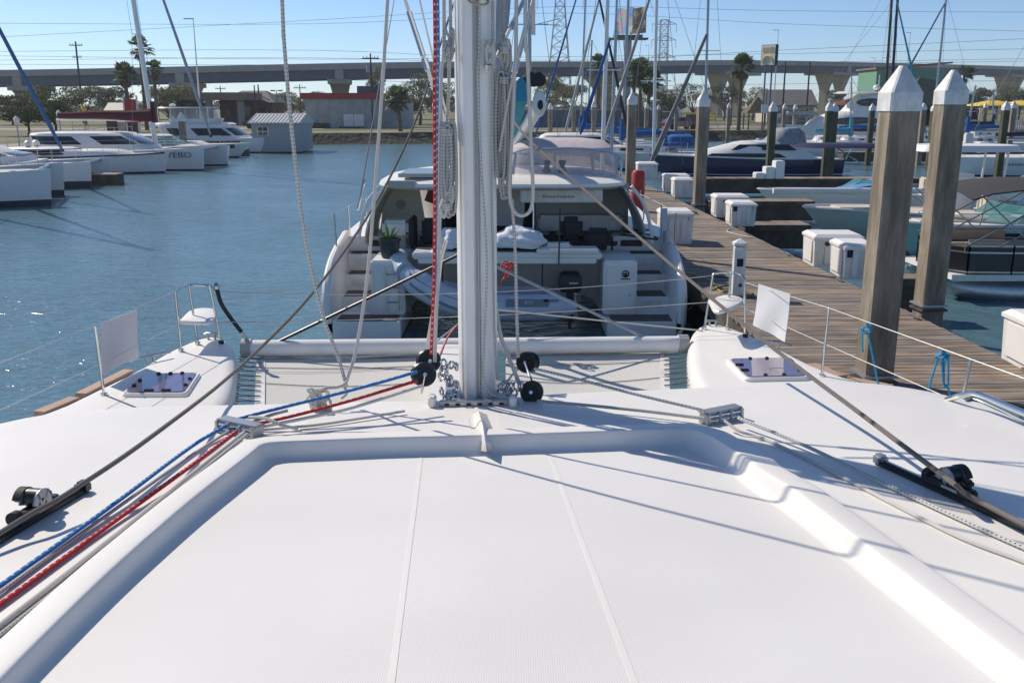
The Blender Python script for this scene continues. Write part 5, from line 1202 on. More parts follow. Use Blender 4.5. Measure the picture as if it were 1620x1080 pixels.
# ================================================ neighbouring catamaran, seen from astern
NX, NY = -.12, 16.2
nc = thing('stern_catamaran', 'large white catamaran seen from astern with hardtop, stern steps and clear dodger', 'catamaran', (NX, NY, 0))
def N(px, py, dy=0): p = PD(px, py, NY+dy); return Vector((p.x-NX, p.y-NY, p.z))
TEAK = mat('grey_teak', (.15, .115, .09), .8, var=.3, vscale=30, grain=(1, .1, 1))
NSHELL = mat('neighbour_gelcoat', (.82, .815, .79), .4, var=.05)
for s_, xi, xo_ in ((-1, -1.78, -3.22), (1, 1.74, 3.2)):
    cx = (xi+xo_)/2; w = abs(xo_-xi)
    low = hull(12.5, w, .34, .34, rake=.1, xo=cx, stripe=(.02, .1), full=2.2, tw=.86); low.build('lower_hull', [NSHELL, WATERL, WATERL, NSHELL], nc)
    hull(10.4, w*1.02, 1.75, 1.52, rake=.2, xo=cx, stripe=(.03, .11), full=2.2, tw=1.0, y0=2.1).build('hull', [NSHELL, WATERL, WATERL, NSHELL], nc)
    # outer quarter wall sweeping down to the platform
    pr = cat([(0, 0, .32), (0, -.02, .75), (0, .25, 1.10), (0, .9, 1.36), (0, 2.2, 1.58)], 6)
    a = [Vector((xo_-s_*.03, p.y, p.z)) for p in pr]; c = [Vector((xo_-s_*.20, p.y, p.z)) for p in pr]
    a0 = [Vector((xo_-s_*.12, p.y*1.0+.0, .05)) for p in pr]; c0 = [Vector((xo_-s_*.24, p.y, .05)) for p in pr]
    q = MB(); q.loft([a0, a, c, c0], cap0=False, cap1=False, closed=False); q.quad([a0[0], a[0], c[0], c0[0]]); q.build('quarter_wall', NSHELL, nc)
    q = MB(); q.tube([v.lerp(u, .5)+Vector((0, 0, .0)) for v, u in zip(a, c)], .085, 10); q.build('quarter_cap', GEL, nc)
    # steps
    for k, (y0, z) in enumerate(((-.05, .36), (.78, .64), (1.30, .95), (1.72, 1.27))):
        x0, x1 = xo_-s_*.2, (xi+s_*.62 if s_ < 0 else xi+.60)
        x0, x1 = min(x0, x1), max(x0, x1); 
        if k == 0: x0, x1 = (xo_+.2, xi-.05) if s_ < 0 else (xi+.05, xo_-.2)
        q = MB(); q.box(((x0+x1)/2, y0+.35+.6, z-.17), (x1-x0, .7+1.2, .32), bev=.015); q.build('stern_step', NSHELL, nc)
        q = MB(); q.box(((x0+x1)/2, y0+.27, z-.004), (x1-x0-.14, .50 if k < 2 else .36, .02)); q.build('tread', TEAK, nc)
        if k:
            q = MB(); q.box(((x0+x1)/2, y0-.004, z-.15), ((x1-x0)*.55, .02, .13), bev=.008); q.box(((x0+x1)/2, y0-.018, z-.15), (.12, .02, .03)); q.build('step_locker_door', GEL2, nc)
    q = MB(); q.box(((xi+xo_)/2, 2.02, 1.43), (w-.3, .06, .28)); q.build('upper_riser', NSHELL, nc); q = MB(); q.box(((xi+xo_)/2-.05*s_, 1.98, 1.44), (.42, .03, .12), bev=.01); q.build('vent', BLACKP, nc)
    # locker block inboard of the steps
    lx = xi-.31 if s_ < 0 else xi+.30
    q = MB(); q.box((lx, 1.05, .86), (.60, 1.3, .98), bev=.03); q.build('locker', NSHELL, nc)
    q = MB(); q.box((lx, .385, .86), (.48, .03, .80), bev=.01); d_ = q.build('locker_door', GEL, nc)
    if s_ > 0:
        q = MB(); q.tube([(lx+.09+.055*math.cos(a_), .36, 1.12+.055*math.sin(a_)) for a_ in [2*PI*k/12 for k in range(12)]], .012, 5, closed=True); q.box((lx+.09, .36, 1.10), (.05, .01, .07)); q.box((lx+.09, .36, 1.03), (.16, .008, .018)); q.build('emblem', BLACKP, nc)
        q = MB(); q.box((lx+.17, .36, .75), (.03, .02, .05)); q.build('latch', STEEL, nc)
    else:
        for x in (lx-.02, lx+.20):
            q = MB(); q.tube([(x, .33, .45), (x, .33, 1.25)], .012, 6); q.build('ladder_rail', STEEL, nc)
        for z in (.62, .88, 1.12):
            q = MB(); q.tube([(lx-.02, .33, z), (lx+.20, .33, z)], .012, 6); q.build('ladder_rung', STEEL, nc)
    # rounded side coamings of the cabin
    ys = [(2.0, 1.5, 1.75), (3.0, 1.5, 2.15), (4.0, 1.55, 2.5), (7.0, 1.6, 2.55), (10, 1.6, 2.0)]
q = MB(); q.box((0, 4.6, 1.12), (3.7, 7.2, .42)); q.build('bridge_deck', GREYF, nc)
# transom wall with curved tunnel shoulders
q = MB(); pr = [(-1.82, 1.36), (1.78, 1.36), (1.78, .32), (1.6, .55), (1.2, .72), (.6, .80), (-.6, .80), (-1.25, .70), (-1.65, .52), (-1.82, .30)]
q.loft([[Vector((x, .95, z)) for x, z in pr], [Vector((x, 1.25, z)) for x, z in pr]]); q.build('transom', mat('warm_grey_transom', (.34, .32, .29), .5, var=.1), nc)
# aft bench/davit beam
xl, xr = N(655, 395, .8).x, N(950, 395, .8).x
q = MB(); q.box(((xl+xr)/2, .75, 1.43), (xr-xl, .70, .12), bev=.03); q.box(((xl+xr)/2, .44, 1.36), (xr-xl-.2, .08, .13), bev=.02); q.build('aft_bench', GEL, nc)
q = MB(); q.box(((xl+xr)/2-.1, .74, 1.495), (1.9, .38, .02)); q.build('bench_slats', TEAK, nc)
q = MB(); q.box((.95, .78, 1.55), (.5, .3, .14), bev=.05); q.box((1.1, .6, 1.52), (1.1, .45, .07), bev=.02); q.build('bench_cushion', GEL, nc)
# cockpit
q = MB(); q.box((0, 2.4, 1.34), (3.5, 2.4, .03)); q.build('cockpit_sole', TEAK, nc)
yb = 3.3
q = MB(); a = N(606, 306, yb); 
q.loft([[Vector((-2.62, yb, 1.4)), Vector((-1.62, yb, 1.4)), Vector((-1.78, yb, 2.42)), Vector((-2.45, yb, 2.42))], [Vector((-2.62, yb+.1, 1.4)), Vector((-1.62, yb+.1, 1.4)), Vector((-1.78, yb+.1, 2.42)), Vector((-2.45, yb+.1, 2.42))]]); q.build('bulkhead_panel', mat('cream_painted_sunlit', (.72, .66, .54), .5), nc)  # cream lightened in its base colour to stand in for sunlight on the bulkhead
q = MB(); q.cyl((-2.15, yb-.03, 2.05), (-2.15, yb, 2.05), .10, n=16); q.cyl((-2.12, yb-.03, 1.72), (-2.12, yb, 1.72), .055, n=12); q.build('round_vent', GREYF, nc)
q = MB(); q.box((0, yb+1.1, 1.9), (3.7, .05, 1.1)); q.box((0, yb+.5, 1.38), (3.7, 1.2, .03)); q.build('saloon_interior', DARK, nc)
for x, w_, m_ in ((-1.05, .9, GLASS), (-.25, .62, MAROON), (.35, .5, GLASS)):
    q = MB(); q.box((x, yb+.12+abs(x)*.02, 1.9), (w_, .03, 1.0)); q.build('sliding_door', m_, nc)
q = MB(); q.box((-1.45, yb-.02, 2.22), (.35, .02, .32), ry=R(20)); q.build('red_towel', mat('faded_red_towel', (.30, .09, .10), .9), nc)
q = MB(); q.box((1.55, yb, 1.95), (1.9, .06, 1.05)); q.build('bulkhead_panel', GREYF, nc)
q = MB(); q.box((1.5, yb-.25, 1.72), (1.7, .45, .30), bev=.05); q.build('cockpit_seat_back', GEL2, nc)
# hardtop
def hring(z, y0, y1, x0, x1, p=5): 
    cx, hw = (x0+x1)/2, (x1-x0)/2; return [v+Vector((cx, 0, 0)) for v in sring(z, y0, y1, hw, p, 40)]
q = MB(); q.loft([hring(2.50, 1.35, 5.2, -2.35, 2.25), hring(2.56, 1.20, 5.4, -2.45, 2.32), hring(2.62, 1.20, 5.4, -2.42, 2.30), hring(2.68, 1.35, 5.2, -2.15, 2.1), hring(2.74, 1.9, 4.9, -1.7, 1.6)]); q.build('hardtop', GEL, nc)
q = MB(); q.box((-1.35, 2.3, 2.78), (1.2, 1.5, .03)); q.build('solar_panel', mat('solar_blue', (.10, .13, .17), .15), nc)
q = MB(); q.box((-1.35, 1.5, 2.76), (1.25, .06, .07)); q.box((-1.9, 1.3, 2.62), (.5, .1, .12)); q.build('solar_frame', GREYF, nc)
# side curtains, sweeping from hardtop edge down to side decks
for s_ in (-1, 1):
    rg = []
    for k in range(9):
        f = k/8; y = 1.45+f*1.9
        rg.append([Vector((s_*(2.24+.42*math.sin(g*PI/2)), y+(1-g)*0+.15*g, 2.5-(1.02)*g)) for g in [i/8 for i in range(9)]])
    q = MB(); q.loft(rg, cap0=False, cap1=False, closed=False); o = q.build('side_curtain', CREAM if s_ < 0 else GREYF, nc); md = o.modifiers.new('thick', 'SOLIDIFY'); md.thickness = .03
    q = MB(); q.tube(cat([(s_*2.30, 1.30, 2.58), (s_*2.55, 1.35, 2.25), (s_*2.72, 1.5, 1.75), (s_*2.75, 1.5, 1.5)], 5), .035, 8); q.build('curtain_frame', GEL, nc)
q = MB(); q.box((1.05, 1.75, 2.36), (1.55, .05, .24), bev=.02); q.build('name_board', GEL2, nc)
scribble(nc, .70, .055, (1.05, 1.70, 2.33), (PI/2, 0, 0), mat('dull_gold_script', (.16, .12, .05), .6), 9, 9, 'name_script')
q = MB(); q.tube([(.52, 1.6, 2.5), (.52, 1.5, 1.5)], .02, 6); q.build('pole_support', STEEL, nc)
q = MB(); q.tube([tuple(N(884, 418, .3)), tuple(N(886, 330, .3))], .014, 6); q.build('antenna', BLACKP, nc)
# cabin and side decks ahead
house([(1.6, 3.4, 9.2, 2.35), (2.2, 3.4, 8.4, 2.25), (2.55, 3.4, 7.2, 2.0)], bow=.6).build('cabin', NSHELL, nc)
# lounge seats and gear in the cockpit
q = MB(); q.box((-1.35, 1.6, 1.72), (.45, .12, .5), rx=R(-15), bev=.05); q.box((-1.75, 1.7, 1.70), (.10, .7, .55), bev=.03); q.build('lounge_chair', CHAR, nc)
q = MB(); q.box((-2.05, 1.6, 1.80), (.5, .5, .28), bev=.06); q.build('white_cooler', GEL2, nc)
q = MB(); q.box((-.85, 1.3, 1.60), (.5, .4, .12), bev=.04, rx=R(15)); q.build('grey_cushion', mat('grey_cushion', (.30, .28, .28), .9), nc)
rnd = random.Random(4)
q = MB()
for c_, r_, rz_ in (((1.22, 1.5, 1.80), (.42, .34, .40), .1), ((1.22, 1.5, 1.52), (.30, .26, .30), .1), ((1.72, 1.4, 1.60), (.50, .34, .40), -.2), ((1.98, 1.35, 1.52), (.22, .2, .26), .4), ((.88, 1.7, 1.55), (.26, .3, .30), .3)): q.box(c_, r_, rz=rz_, bev=.09)
q.build('covered_grill', CHAR, nc)
# beanbags, top-level things lying on the bench
def lump(name, label, c, r, cat_, m, seed):
    rnd = random.Random(seed); o = None; bm = bmesh.new(); bmesh.ops.create_icosphere(bm, subdivisions=4, radius=1)
    for v in bm.verts:
        n = v.co.normalized(); d = 1+.10*math.sin(5*n.x+seed)*math.cos(4*n.y)+.05*math.sin(11*n.z+3*n.x)+.03*math.sin(17*n.x+9*n.y)
        z = n.z if n.z > -.45 else -.45
        v.co = Vector((n.x*r[0]*d*(1.08-.3*max(0, n.z)), n.y*r[1]*d*(1.08-.3*max(0, n.z)), z*r[2]*d))
    me = bpy.data.meshes.new(name); bm.to_mesh(me); bm.free(); me.materials.append(m)
    for p_ in me.polygons: p_.use_smooth = True
    o = bpy.data.objects.new(name, me); C.objects.link(o); o.location = c; return tag(o, label, cat_)
lump('beanbag', 'larger crumpled white beanbag right of the mast on aft bench', (NX+.22, NY+.75, 1.68), (.46, .34, .26), 'beanbag', WHITEC, 2)
lump('beanbag', 'smaller white beanbag left of the mast on aft bench', (NX-.98, NY+.78, 1.66), (.24, .28, .24), 'beanbag', WHITEC, 5)
# potted plant
pp = N(611, 414, .5); t = thing('potted_plant', 'dark pot with spiky green succulent on port locker top', 'plant', (NX-2.08, NY+.75, 1.37))
q = MB(); q.lathe([(.01, 0), (.15, 0), (.19, .28), (.21, .29), (.21, .33), (.17, .33), (.16, .29), (.01, .29)], n=18); q.build('pot', mat('blue_black_pot', (.02, .03, .045), .4), t)
q = MB(); rnd = random.Random(2)
for k in range(22):
    a_ = rnd.uniform(0, 2*PI); e_ = R(rnd.uniform(15, 75)); L_ = rnd.uniform(.22, .38); d_ = Vector((math.cos(a_)*math.cos(e_), math.sin(a_)*math.cos(e_), math.sin(e_)))
    b0 = Vector((0, 0, .29)); m1 = b0+d_*L_*.5; e1 = b0+d_*L_-Vector((0, 0, .04)); sd_ = d_.cross(Vector((0, 0, 1))).normalized()*.022
    q.add([b0-sd_, b0+sd_, m1+sd_*1.1, e1, m1-sd_*1.1], [[0, 1, 2, 3, 4]])
q.build('leaves', mat('succulent_green', (.16, .30, .07), .5), t, sharp=0)
# dodger with clear sides
dx = 1.12
dg_ = [(2.70, 2.0, 4.6, 1.12), (2.95, 2.15, 4.55, 1.05), (3.15, 2.25, 4.45, .98), (3.3, 2.45, 4.3, .86)]
dt = thing('dodger', 'clear vinyl dodger with bleached canvas top on the hardtop', 'dodger', (NX+dx, NY+3.3, 2.7))
def wrel(mb): 
    mb.v = [(v[0], v[1]-3.3, v[2]-2.7) for v in mb.v]; return mb
wrel(house(dg_[:3], p=4, bow=.9)).build('clear_window', VINYL, dt)
wrel(house([(3.13, 2.22, 4.5, 1.0), (3.22, 2.25, 4.45, .98), (3.33, 2.5, 4.25, .84), (3.37, 2.9, 3.9, .5)], p=4, bow=.9)).build('canvas_top', VINYLF, dt)
for a_ in (-.98, -.2, .55, 1.0):
    q = MB(); q.tube([(a_, 2.05-3.3, .03), (a_*.95, 2.22-3.3, .42)], .028, 6, flat=.4); q.build('seam', VINYLF, dt)
q = MB(); q.tube(cat([(-1.08, -1.2, 0), (-.98, -1.08, .42), (0, -1.1, .52), (.98, -1.08, .42), (1.08, -1.2, 0)], 6), .02, 6); q.build('frame', STEEL, dt)
for k, x in enumerate((.75, 1.05)):
    t = thing('winch', ['left black winch under the dodger', 'right black winch under the dodger'][k], 'winch', (NX+x+.05, NY+2.6, 2.73), group='winches under the dodger')
    q = MB(); q.lathe([(.01, 0), (.09, 0), (.09, .05), (.055, .09), (.05, .16), (.075, .2), (.075, .24), (.01, .25)], n=14); q.build('drum', BLACKP, t)
# mast, boom and turquoise sail bag of the neighbour
mt = thing('catamaran_mast', 'white mast with boom and turquoise sail bag of the stern catamaran', 'mast', (NX-.15, NY+6.6, 2.6))
q = MB(); q.tube([(0, 0, 0), (0, -.3, 16)], .11, 12); q.build('mast', MASTM, mt)
b0 = PD(800, 262, 21.6); b1 = PD(853, 165, 17.8)
q = MB(); q.tube([b0, b1], .12, 12); q.build('boom', MASTM, mt, world=True)
d_ = (b1-b0).normalized(); q = MB(); q.ell((0, 0, 0), (.13, .06, .24), 14, 9, T=Matrix.Translation(b1+d_*.02)); q.build('boom_end_cap', GEL, mt, world=True)
q = MB(); q.ell((0, 0, 0), (.055, .05, .09), 12, 7, T=Matrix.Translation(b1+d_*.02+Vector((.015, -.05, -.02)))); q.build('boom_end_sheave', BLACKP, mt, world=True)
rg = []
for k in range(7):
    f = k/6; c_ = b0.lerp(b1-Vector((.32, 0, 0)), f); h_ = .85-.35*f
    rg.append([c_+Vector((-.16, 0, .05)), c_+Vector((.10, 0, .05)), c_+Vector((.12, 0, h_*.6)), c_+Vector((0, 0, h_)), c_+Vector((-.2, 0, h_*.6))])
q = MB(); q.loft(rg); q.build('sail_bag', TEALC, mt, world=True)
q = MB(); 
for k in range(5): q.ell(b1+Vector((-.2+.05*k, .1, .42+.05*(k % 2))), (.13, .12, .12), 10, 7)
q.build('black_sail_fold', CHAR, mt, world=True)
stay('thin dark shroud of the neighbouring catamaran left of the mast', PD(566, 332, 19.5), PD(634, -60, 22), .014, RWIRE, 'shroud_wire')
q = MB(); q.tube([PD(566, 332, 19.5), PD(577, 285, 19.8)], .03, 6); tag(q.build('turnbuckle', STEEL), 'turnbuckle at the foot of the neighbouring shroud', 'turnbuckle')
for px, h_ in ((530, .55), (554, .55), (536, .5)):
    pass
for k, (a_, y_) in enumerate(((-3.12, 1.2), (-3.1, 2.6), (-3.0, 4.2))):
    q = MB(); q.cyl((a_, y_, 1.5), (a_-.02, y_, 2.1), .016, n=6); q.build('stanchion', STEEL, nc)
for k, (a_, y_) in enumerate(((3.12, 1.2), (3.1, 2.8), (3.0, 4.6))):
    q = MB(); q.cyl((a_, y_, 1.5), (a_, y_, 2.1), .016, n=6); q.build('stanchion', STEEL, nc)
q = MB(); q.tube([(3.1, 1.2, 2.1), (3.1, 2.8, 2.1), (3.0, 4.6, 2.1), (2.4, 9, 2.2)], .006, 4); q.build('guard_wire', WIRE, nc); q = MB(); q.tube([(-3.12, 1.2, 2.1), (-3.1, 2.6, 2.1), (-3.0, 4.2, 2.1), (-2.4, 9, 2.2)], .006, 4); q.build('guard_wire', WIRE, nc)
q = MB(); q.box((2.95, 1.45, 1.85), (.10, .10, .62), rx=R(-8)); q.cyl((3.0, 1.35, 1.55), (3.0, 1.35, 1.75), .07, n=10); q.build('stowed_anchor_bracket', MASTG, nc)
q = MB(); q.tube(cat([(2.2, 1.9, 1.62), (2.4, 1.3, 1.66), (2.8, 1.2, 1.62), (2.7, 1.9, 1.62), (2.3, 2.3, 1.62), (2.9, 2.6, 1.62)], 6), .018, 6); q.build('dark_mooring_rope', CHAR, nc)
# inflatable dinghy slung on the davits
t = thing('inflatable_dinghy', 'grey inflatable dinghy slung below the aft bench of the catamaran', 'dinghy', (NX, NY, 0))
L0 = [N(640, 428, .35), N(665, 450, .25), N(720, 478, .2), N(790, 486, .2), N(860, 486, .2), N(912, 486, .2)]
q = MB(); pts = cat(L0, 6); n_ = len(pts); q.tube(pts, .22, 14, rs=[.14+.10*min(1, k/5) if k < n_-5 else .24-.035*(k-n_+5) for k in range(n_)]); q.build('near_tube', TUBEG, t)
L1 = [p+Vector((-.05, .95, .08)) for p in L0]; q = MB(); pts = cat(L1, 6); q.tube(pts, .22, 14, rs=[.14+.10*min(1, k/5) if k < n_-5 else .24-.035*(k-n_+5) for k in range(n_)]); q.build('far_tube', TUBEG, t)
q = MB(); q.tube(cat([L0[0], L0[0]+Vector((-.14, .25, .10)), L0[0]+Vector((-.16, .6, .12)), L1[0]], 5), .17, 12); q.build('bow_tube', TUBEG, t)
q = MB(); q.tube([p+Vector((0, -.225, -.06)) for p in cat(L0, 6)[3:-3]], .03, 8); q.tube([p+Vector((0, -.20, .10)) for p in cat(L0, 6)[3:-14]], .016, 8); q.build('rubbing_strake', TUBED, t)
q = MB(); a = [p+Vector((.05, .1, -.2)) for p in L0]; c = [p+Vector((.05, .85, -.2)) for p in L0]; k_ = [p+Vector((.1, .45, -.36)) for p in L0]; q.loft([a, k_, c], cap0=False, cap1=False, closed=False); q.build('rigid_floor', GEL2, t)
x_ = N(845, 470, 0); q = MB(); q.box((x_.x-.12, -.03, x_.z-.10), (.75, .012, .14), bev=.004); q.build('side_badge', TUBED, t)
text_obj('badge_lettering', 'AVI', .10, (x_.x-.10, -.045, x_.z-.09), (PI/2, 0, 0), GEL2, t, .002)
q = MB(); q.box((N(872, 475, 0).x, -.03, N(872, 475).z), (.26, .012, .04)); q.build('registration_plate', TUBED, t)
ob = N(902, 452, .55); q = MB(); q.loft([[ob+Vector((x*w_, y*w_, z)) for x, y in ((-.2, -.16), (.2, -.16), (.2, .2), (-.2, .2))] for z, w_ in ((-.10, .8), (-.02, 1), (.12, 1.02), (.20, .9), (.25, .6))]); hd = q.build('outboard_motor', BLACKP, t, sharp=50)
q = MB(); q.box(ob+Vector((0, 0, -.35)), (.13, .16, .6)); q.box(ob+Vector((0, .05, -.68)), (.05, .3, .2)); q.lathe([(.01, 0), (.1, .01), (.01, .02)], tuple(ob+Vector((0, .22, -.68)))); q.build('lower_unit', BLACKP, t)
q = MB(); q.box(ob+Vector((.05, -.19, .08)), (.16, .01, .03)); q.build('cowl_stripe', GREYF, t)
for px in (700, 858):
    a = N(px, 405, .5); q = MB(); q.tube([a, a+Vector((0, -.1, -.55))], .012, 6); q.build('davit_fall', BLACKR, t)
q = MB(); a = N(706, 385, .3); q.tube(cat([a, a+Vector((-.10, -.02, -.10)), a+Vector((-.24, 0, -.35)), a+Vector((-.28, 0, -.75))], 5), .045, 8); tag(q.build('davit_arm', GEL), 'curved white davit arm left of the main mast', 'davit')
# ================================================ our own catamaran (foreground)
own = thing('own_catamaran', 'white catamaran in the foreground with moulded cabin roof, twin bows and nets', 'catamaran', tuple(BO)+() )
def ob(mb, name, m, parent=own, **k): return mb.build(name, m, parent, world=True, **k)
def nonskid():
    m = bpy.data.materials.new('nonskid_gelcoat'); m.use_nodes = True; nt = m.node_tree; b = nt.nodes['Principled BSDF']
    b.inputs['Base Color'].default_value = (.70, .69, .67, 1); b.inputs['Roughness'].default_value = .6
    g = nd(nt, 'ShaderNodeNewGeometry'); mp = nd(nt, 'ShaderNodeMapping'); mp.inputs['Rotation'].default_value = (0, 0, R(45)); nt.links.new(g.outputs['Position'], mp.inputs[0])
    sp = nd(nt, 'ShaderNodeSeparateXYZ'); nt.links.new(mp.outputs[0], sp.inputs[0])
    k = 2*PI/.009
    h = math_(nt, 'MULTIPLY', math_(nt, 'SINE', math_(nt, 'MULTIPLY', sp.outputs[0], k)), math_(nt, 'SINE', math_(nt, 'MULTIPLY', sp.outputs[1], k)))
    n = nd(nt, 'ShaderNodeTexNoise'); n.inputs['Scale'].default_value = 1.1; n.inputs['Detail'].default_value = 6; nt.links.new(g.outputs['Position'], n.inputs['Vector'])
    r = nd(nt, 'ShaderNodeValToRGB'); nt.links.new(n.outputs[0], r.inputs[0]); r.color_ramp.elements[0].color = (.675, .67, .65, 1); r.color_ramp.elements[0].position = .35; r.color_ramp.elements[1].color = (.73, .725, .71, 1); r.color_ramp.elements[1].position = .65
    nt.links.new(r.outputs[0], b.inputs['Base Color'])
    bp = nd(nt, 'ShaderNodeBump'); bp.inputs['Strength'].default_value = .28; bp.inputs['Distance'].default_value = .0009; nt.links.new(h, bp.inputs['Height']); nt.links.new(bp.outputs[0], b.inputs['Normal']); return m
NS = nonskid()
def resamp(pts, n, smooth=True):
    pts = [Vector(p) for p in pts]; pts = cat(pts, 8) if smooth else pts
    L = [0]
    for a, c in zip(pts, pts[1:]): L.append(L[-1]+(c-a).length)
    out = []; j = 0
    for i in range(n):
        s_ = L[-1]*i/n
        while j < len(L)-2 and L[j+1] < s_: j += 1
        f = (s_-L[j])/max(1e-9, L[j+1]-L[j]); out.append(pts[j].lerp(pts[j+1], f))
    return out
def smooth_loop(lp, it, keep=()):
    for k in range(it): lp = [lp[i]*.5+(lp[i-1]+lp[(i+1) % len(lp)])*.25 for i in range(len(lp))]
    return lp
def offs(lp, d):
    out = []; n = len(lp)
    for i in range(n):
        t = lp[(i+1) % n]-lp[i-1]; t.z = 0; t.normalize(); out.append(lp[i]+Vector((t.y, -t.x, 0))*d)
    return out
wb = lambda px, py: PR(px, py, .03)
SEC = (60, 150, 240, 12)
Wl = resamp([B(-1.30, -2.2, 2.6), wb(0, 1067), wb(170, 901), wb(298, 790), wb(398, 713)], SEC[0], False)
Wf = resamp([wb(398, 713), wb(412, 701), wb(432, 697.5), wb(600, 691), wb(765, 687), wb(1000, 679), wb(1090, 676.5), wb(1122, 686)], SEC[1], False)
Wr = resamp([wb(1122, 686), wb(1166, 714), wb(1172, 716), wb(1180, 722), wb(1190, 727), wb(1198, 738), wb(1258, 773), wb(1489, 948), wb(1620, 1045), B(1.62, -2.2, 2.6)], SEC[2], False)
Wk = resamp([B(1.62, -2.2, 2.6), B(-1.30, -2.2, 2.6)], SEC[3], False)
W0 = smooth_loop(Wl+Wf+Wr+Wk, 2)
Sl = resamp([B(-3.25, -2.6, 2.5), B(-3.2, .5, 2.5), B(-3.1, 3.2, 2.5), PR(0, 669), PR(120, 651)], SEC[0])
Sf = resamp([PR(120, 651), PR(240, 643), PR(400, 640), PR(600, 635), PR(760, 632), PR(900, 622), PR(1050, 616), PR(1200, 608.5), PR(1330, 602.5)], SEC[1])
Sr = resamp([PR(1330, 602.5), PR(1420, 611), PR(1500, 626), PR(1620, 658), B(3.15, 3.0, 2.4), B(3.3, 0, 2.4), B(3.3, -2.6, 2.5)], SEC[2])
Sk = resamp([B(3.3, -2.6, 2.5), B(-3.25, -2.6, 2.5)], SEC[3], False)
S0 = smooth_loop(Sl+Sf+Sr+Sk, 3)
def dfac(p): return min(1, max(.42, .5+.5*(bxy(p)[1]-1.7)/2.3))
def setz(lp, dz): return [Vector((p.x, p.y, Zr(p)+(dz if dz > 0 else dz*dfac(p)))) for p in lp]
# is the loop clockwise or not -> inward sign
area = sum(a.x*c.y-c.x*a.y for a, c in zip(W0, W0[1:]+W0[:1])); sg = -1 if area > 0 else 1   # offs(d>0) goes right of travel
def inw(lp, d): return offs(lp, sg*d)
rings = []
for d, z in ((.060, -.055), (.046, -.0545), (.034, -.051), (.024, -.042), (.018, -.028), (.013, -.004), (.009, .016), (.005, .0245), (.002, .0282)): rings.append(setz(inw(smooth_loop(W0, int(d*450)), d), z))
floor_ring = rings[0]
for d, z in ((-.003, .0296), (-.02, .030), (-.09, .029), (-.100, .026), (-.110, .018), (-.125, .004), (-.14, .0)): rings.append(setz(inw(W0, d), z))
Wo = inw(W0, -.16)
for k in range(0, 15):
    f = k/14; rings.append(setz([a.lerp(c, f) for a, c in zip(Wo, S0)], 0))
SE = [(.02, -.006), (.05, -.03), (.075, -.08), (.10, -.2), (.22, -.8)]
for d, z in SE: rings.append(setz(inw(S0, -d), z))
mb = MB(); mb.loft(rings, cap0=False, cap1=False); ob(mb, 'cabin_roof', GEL, sharp=34)
mb = MB(); cf = sum(floor_ring, Vector())/len(floor_ring); mb.loft([setz([cf.lerp(p, f) for p in floor_ring], -.055) for f in (1, .92, .84, .76, .68, .6, .52, .44, .36, .28, .2, .12, .01)], cap0=False, cap1=True); ob(mb, 'recessed_nonskid_floor', NS, sharp=0)
# smooth seams along the floor
def floor_pt(px, py, dz=-.0546):
    p = PR(px, py, 0)
    for k in range(5): p = PR(px, py, -.055*dfac(p)+.0004)
    return p
for (a, c, e, g_) in (((613, 1085), (664, 724), (624, 1085), (669, 724)), ((1000, 1085), (868, 722), (1012, 1085), (874, 722))):
    mb = MB(); p = [floor_pt(*v) for v in (a, e, g_, c)]; ex = [p[0]+(p[0]-p[3])*.8, p[1]+(p[1]-p[2])*.8]
    L_ = setz([ex[0].lerp(p[3], i/30) for i in range(31)], -.0545); R_ = setz([ex[1].lerp(p[2], i/30) for i in range(31)], -.0545); U_ = Vector((0, 0, .0010)); mb.loft([[a_, b_, b_+U_, a_+U_] for a_, b_ in zip(L_, R_)]); ob(mb, 'seam_strip', GEL, sharp=0)
# raised nonskid pad forward of the recess
mb = MB(); pd = [PR(*v) for v in ((470, 684), (500, 655), (700, 651), (742, 662), (746, 683))]; mb.loft([[v+Vector((0, 0, .001)) for v in pd], [v+Vector((0, 0, .003)) for v in pd]]); ob(mb, 'nonskid_pad', NS, sharp=0)
mb = MB(); pd = [PR(*v) for v in ((790, 681), (786, 655), (860, 650), (1010, 664), (1040, 674))]; mb.loft([[v+Vector((0, 0, .001)) for v in pd], [v+Vector((0, 0, .003)) for v in pd]]); ob(mb, 'nonskid_pad', NS, sharp=0)
# central fairing wedge from mast step into the recess
mb = MB(); A = [PR(748, 655, .0), PR(757, 650, .02), PR(770, 655, .0)]; Bm = [PR(752, 680, .0), PR(764, 672, .055), PR(782, 684, .0)]; Cc = [PR(756, 700, -.04), PR(768, 700, .03), PR(786, 698, -.04)]; Dd = [PR(759, 717, -.055), PR(770, 717, -.052), PR(782, 716, -.055)]
mb.loft([A, Bm, Cc, Dd]); ob(mb, 'mast_fairing', GEL, sharp=30)
# crease lines moulded in the outer roof
for pts in (((-20, 735), (60, 690), (110, 662), (150, 652)), ((1330, 604), (1480, 655), (1620, 715), (1700, 760))):
    mb = MB(); mb.tube(cat([PR(*p)+Vector((0, 0, -.004)) for p in pts], 8), .0045, 6); ob(mb, 'moulded_crease', GEL)
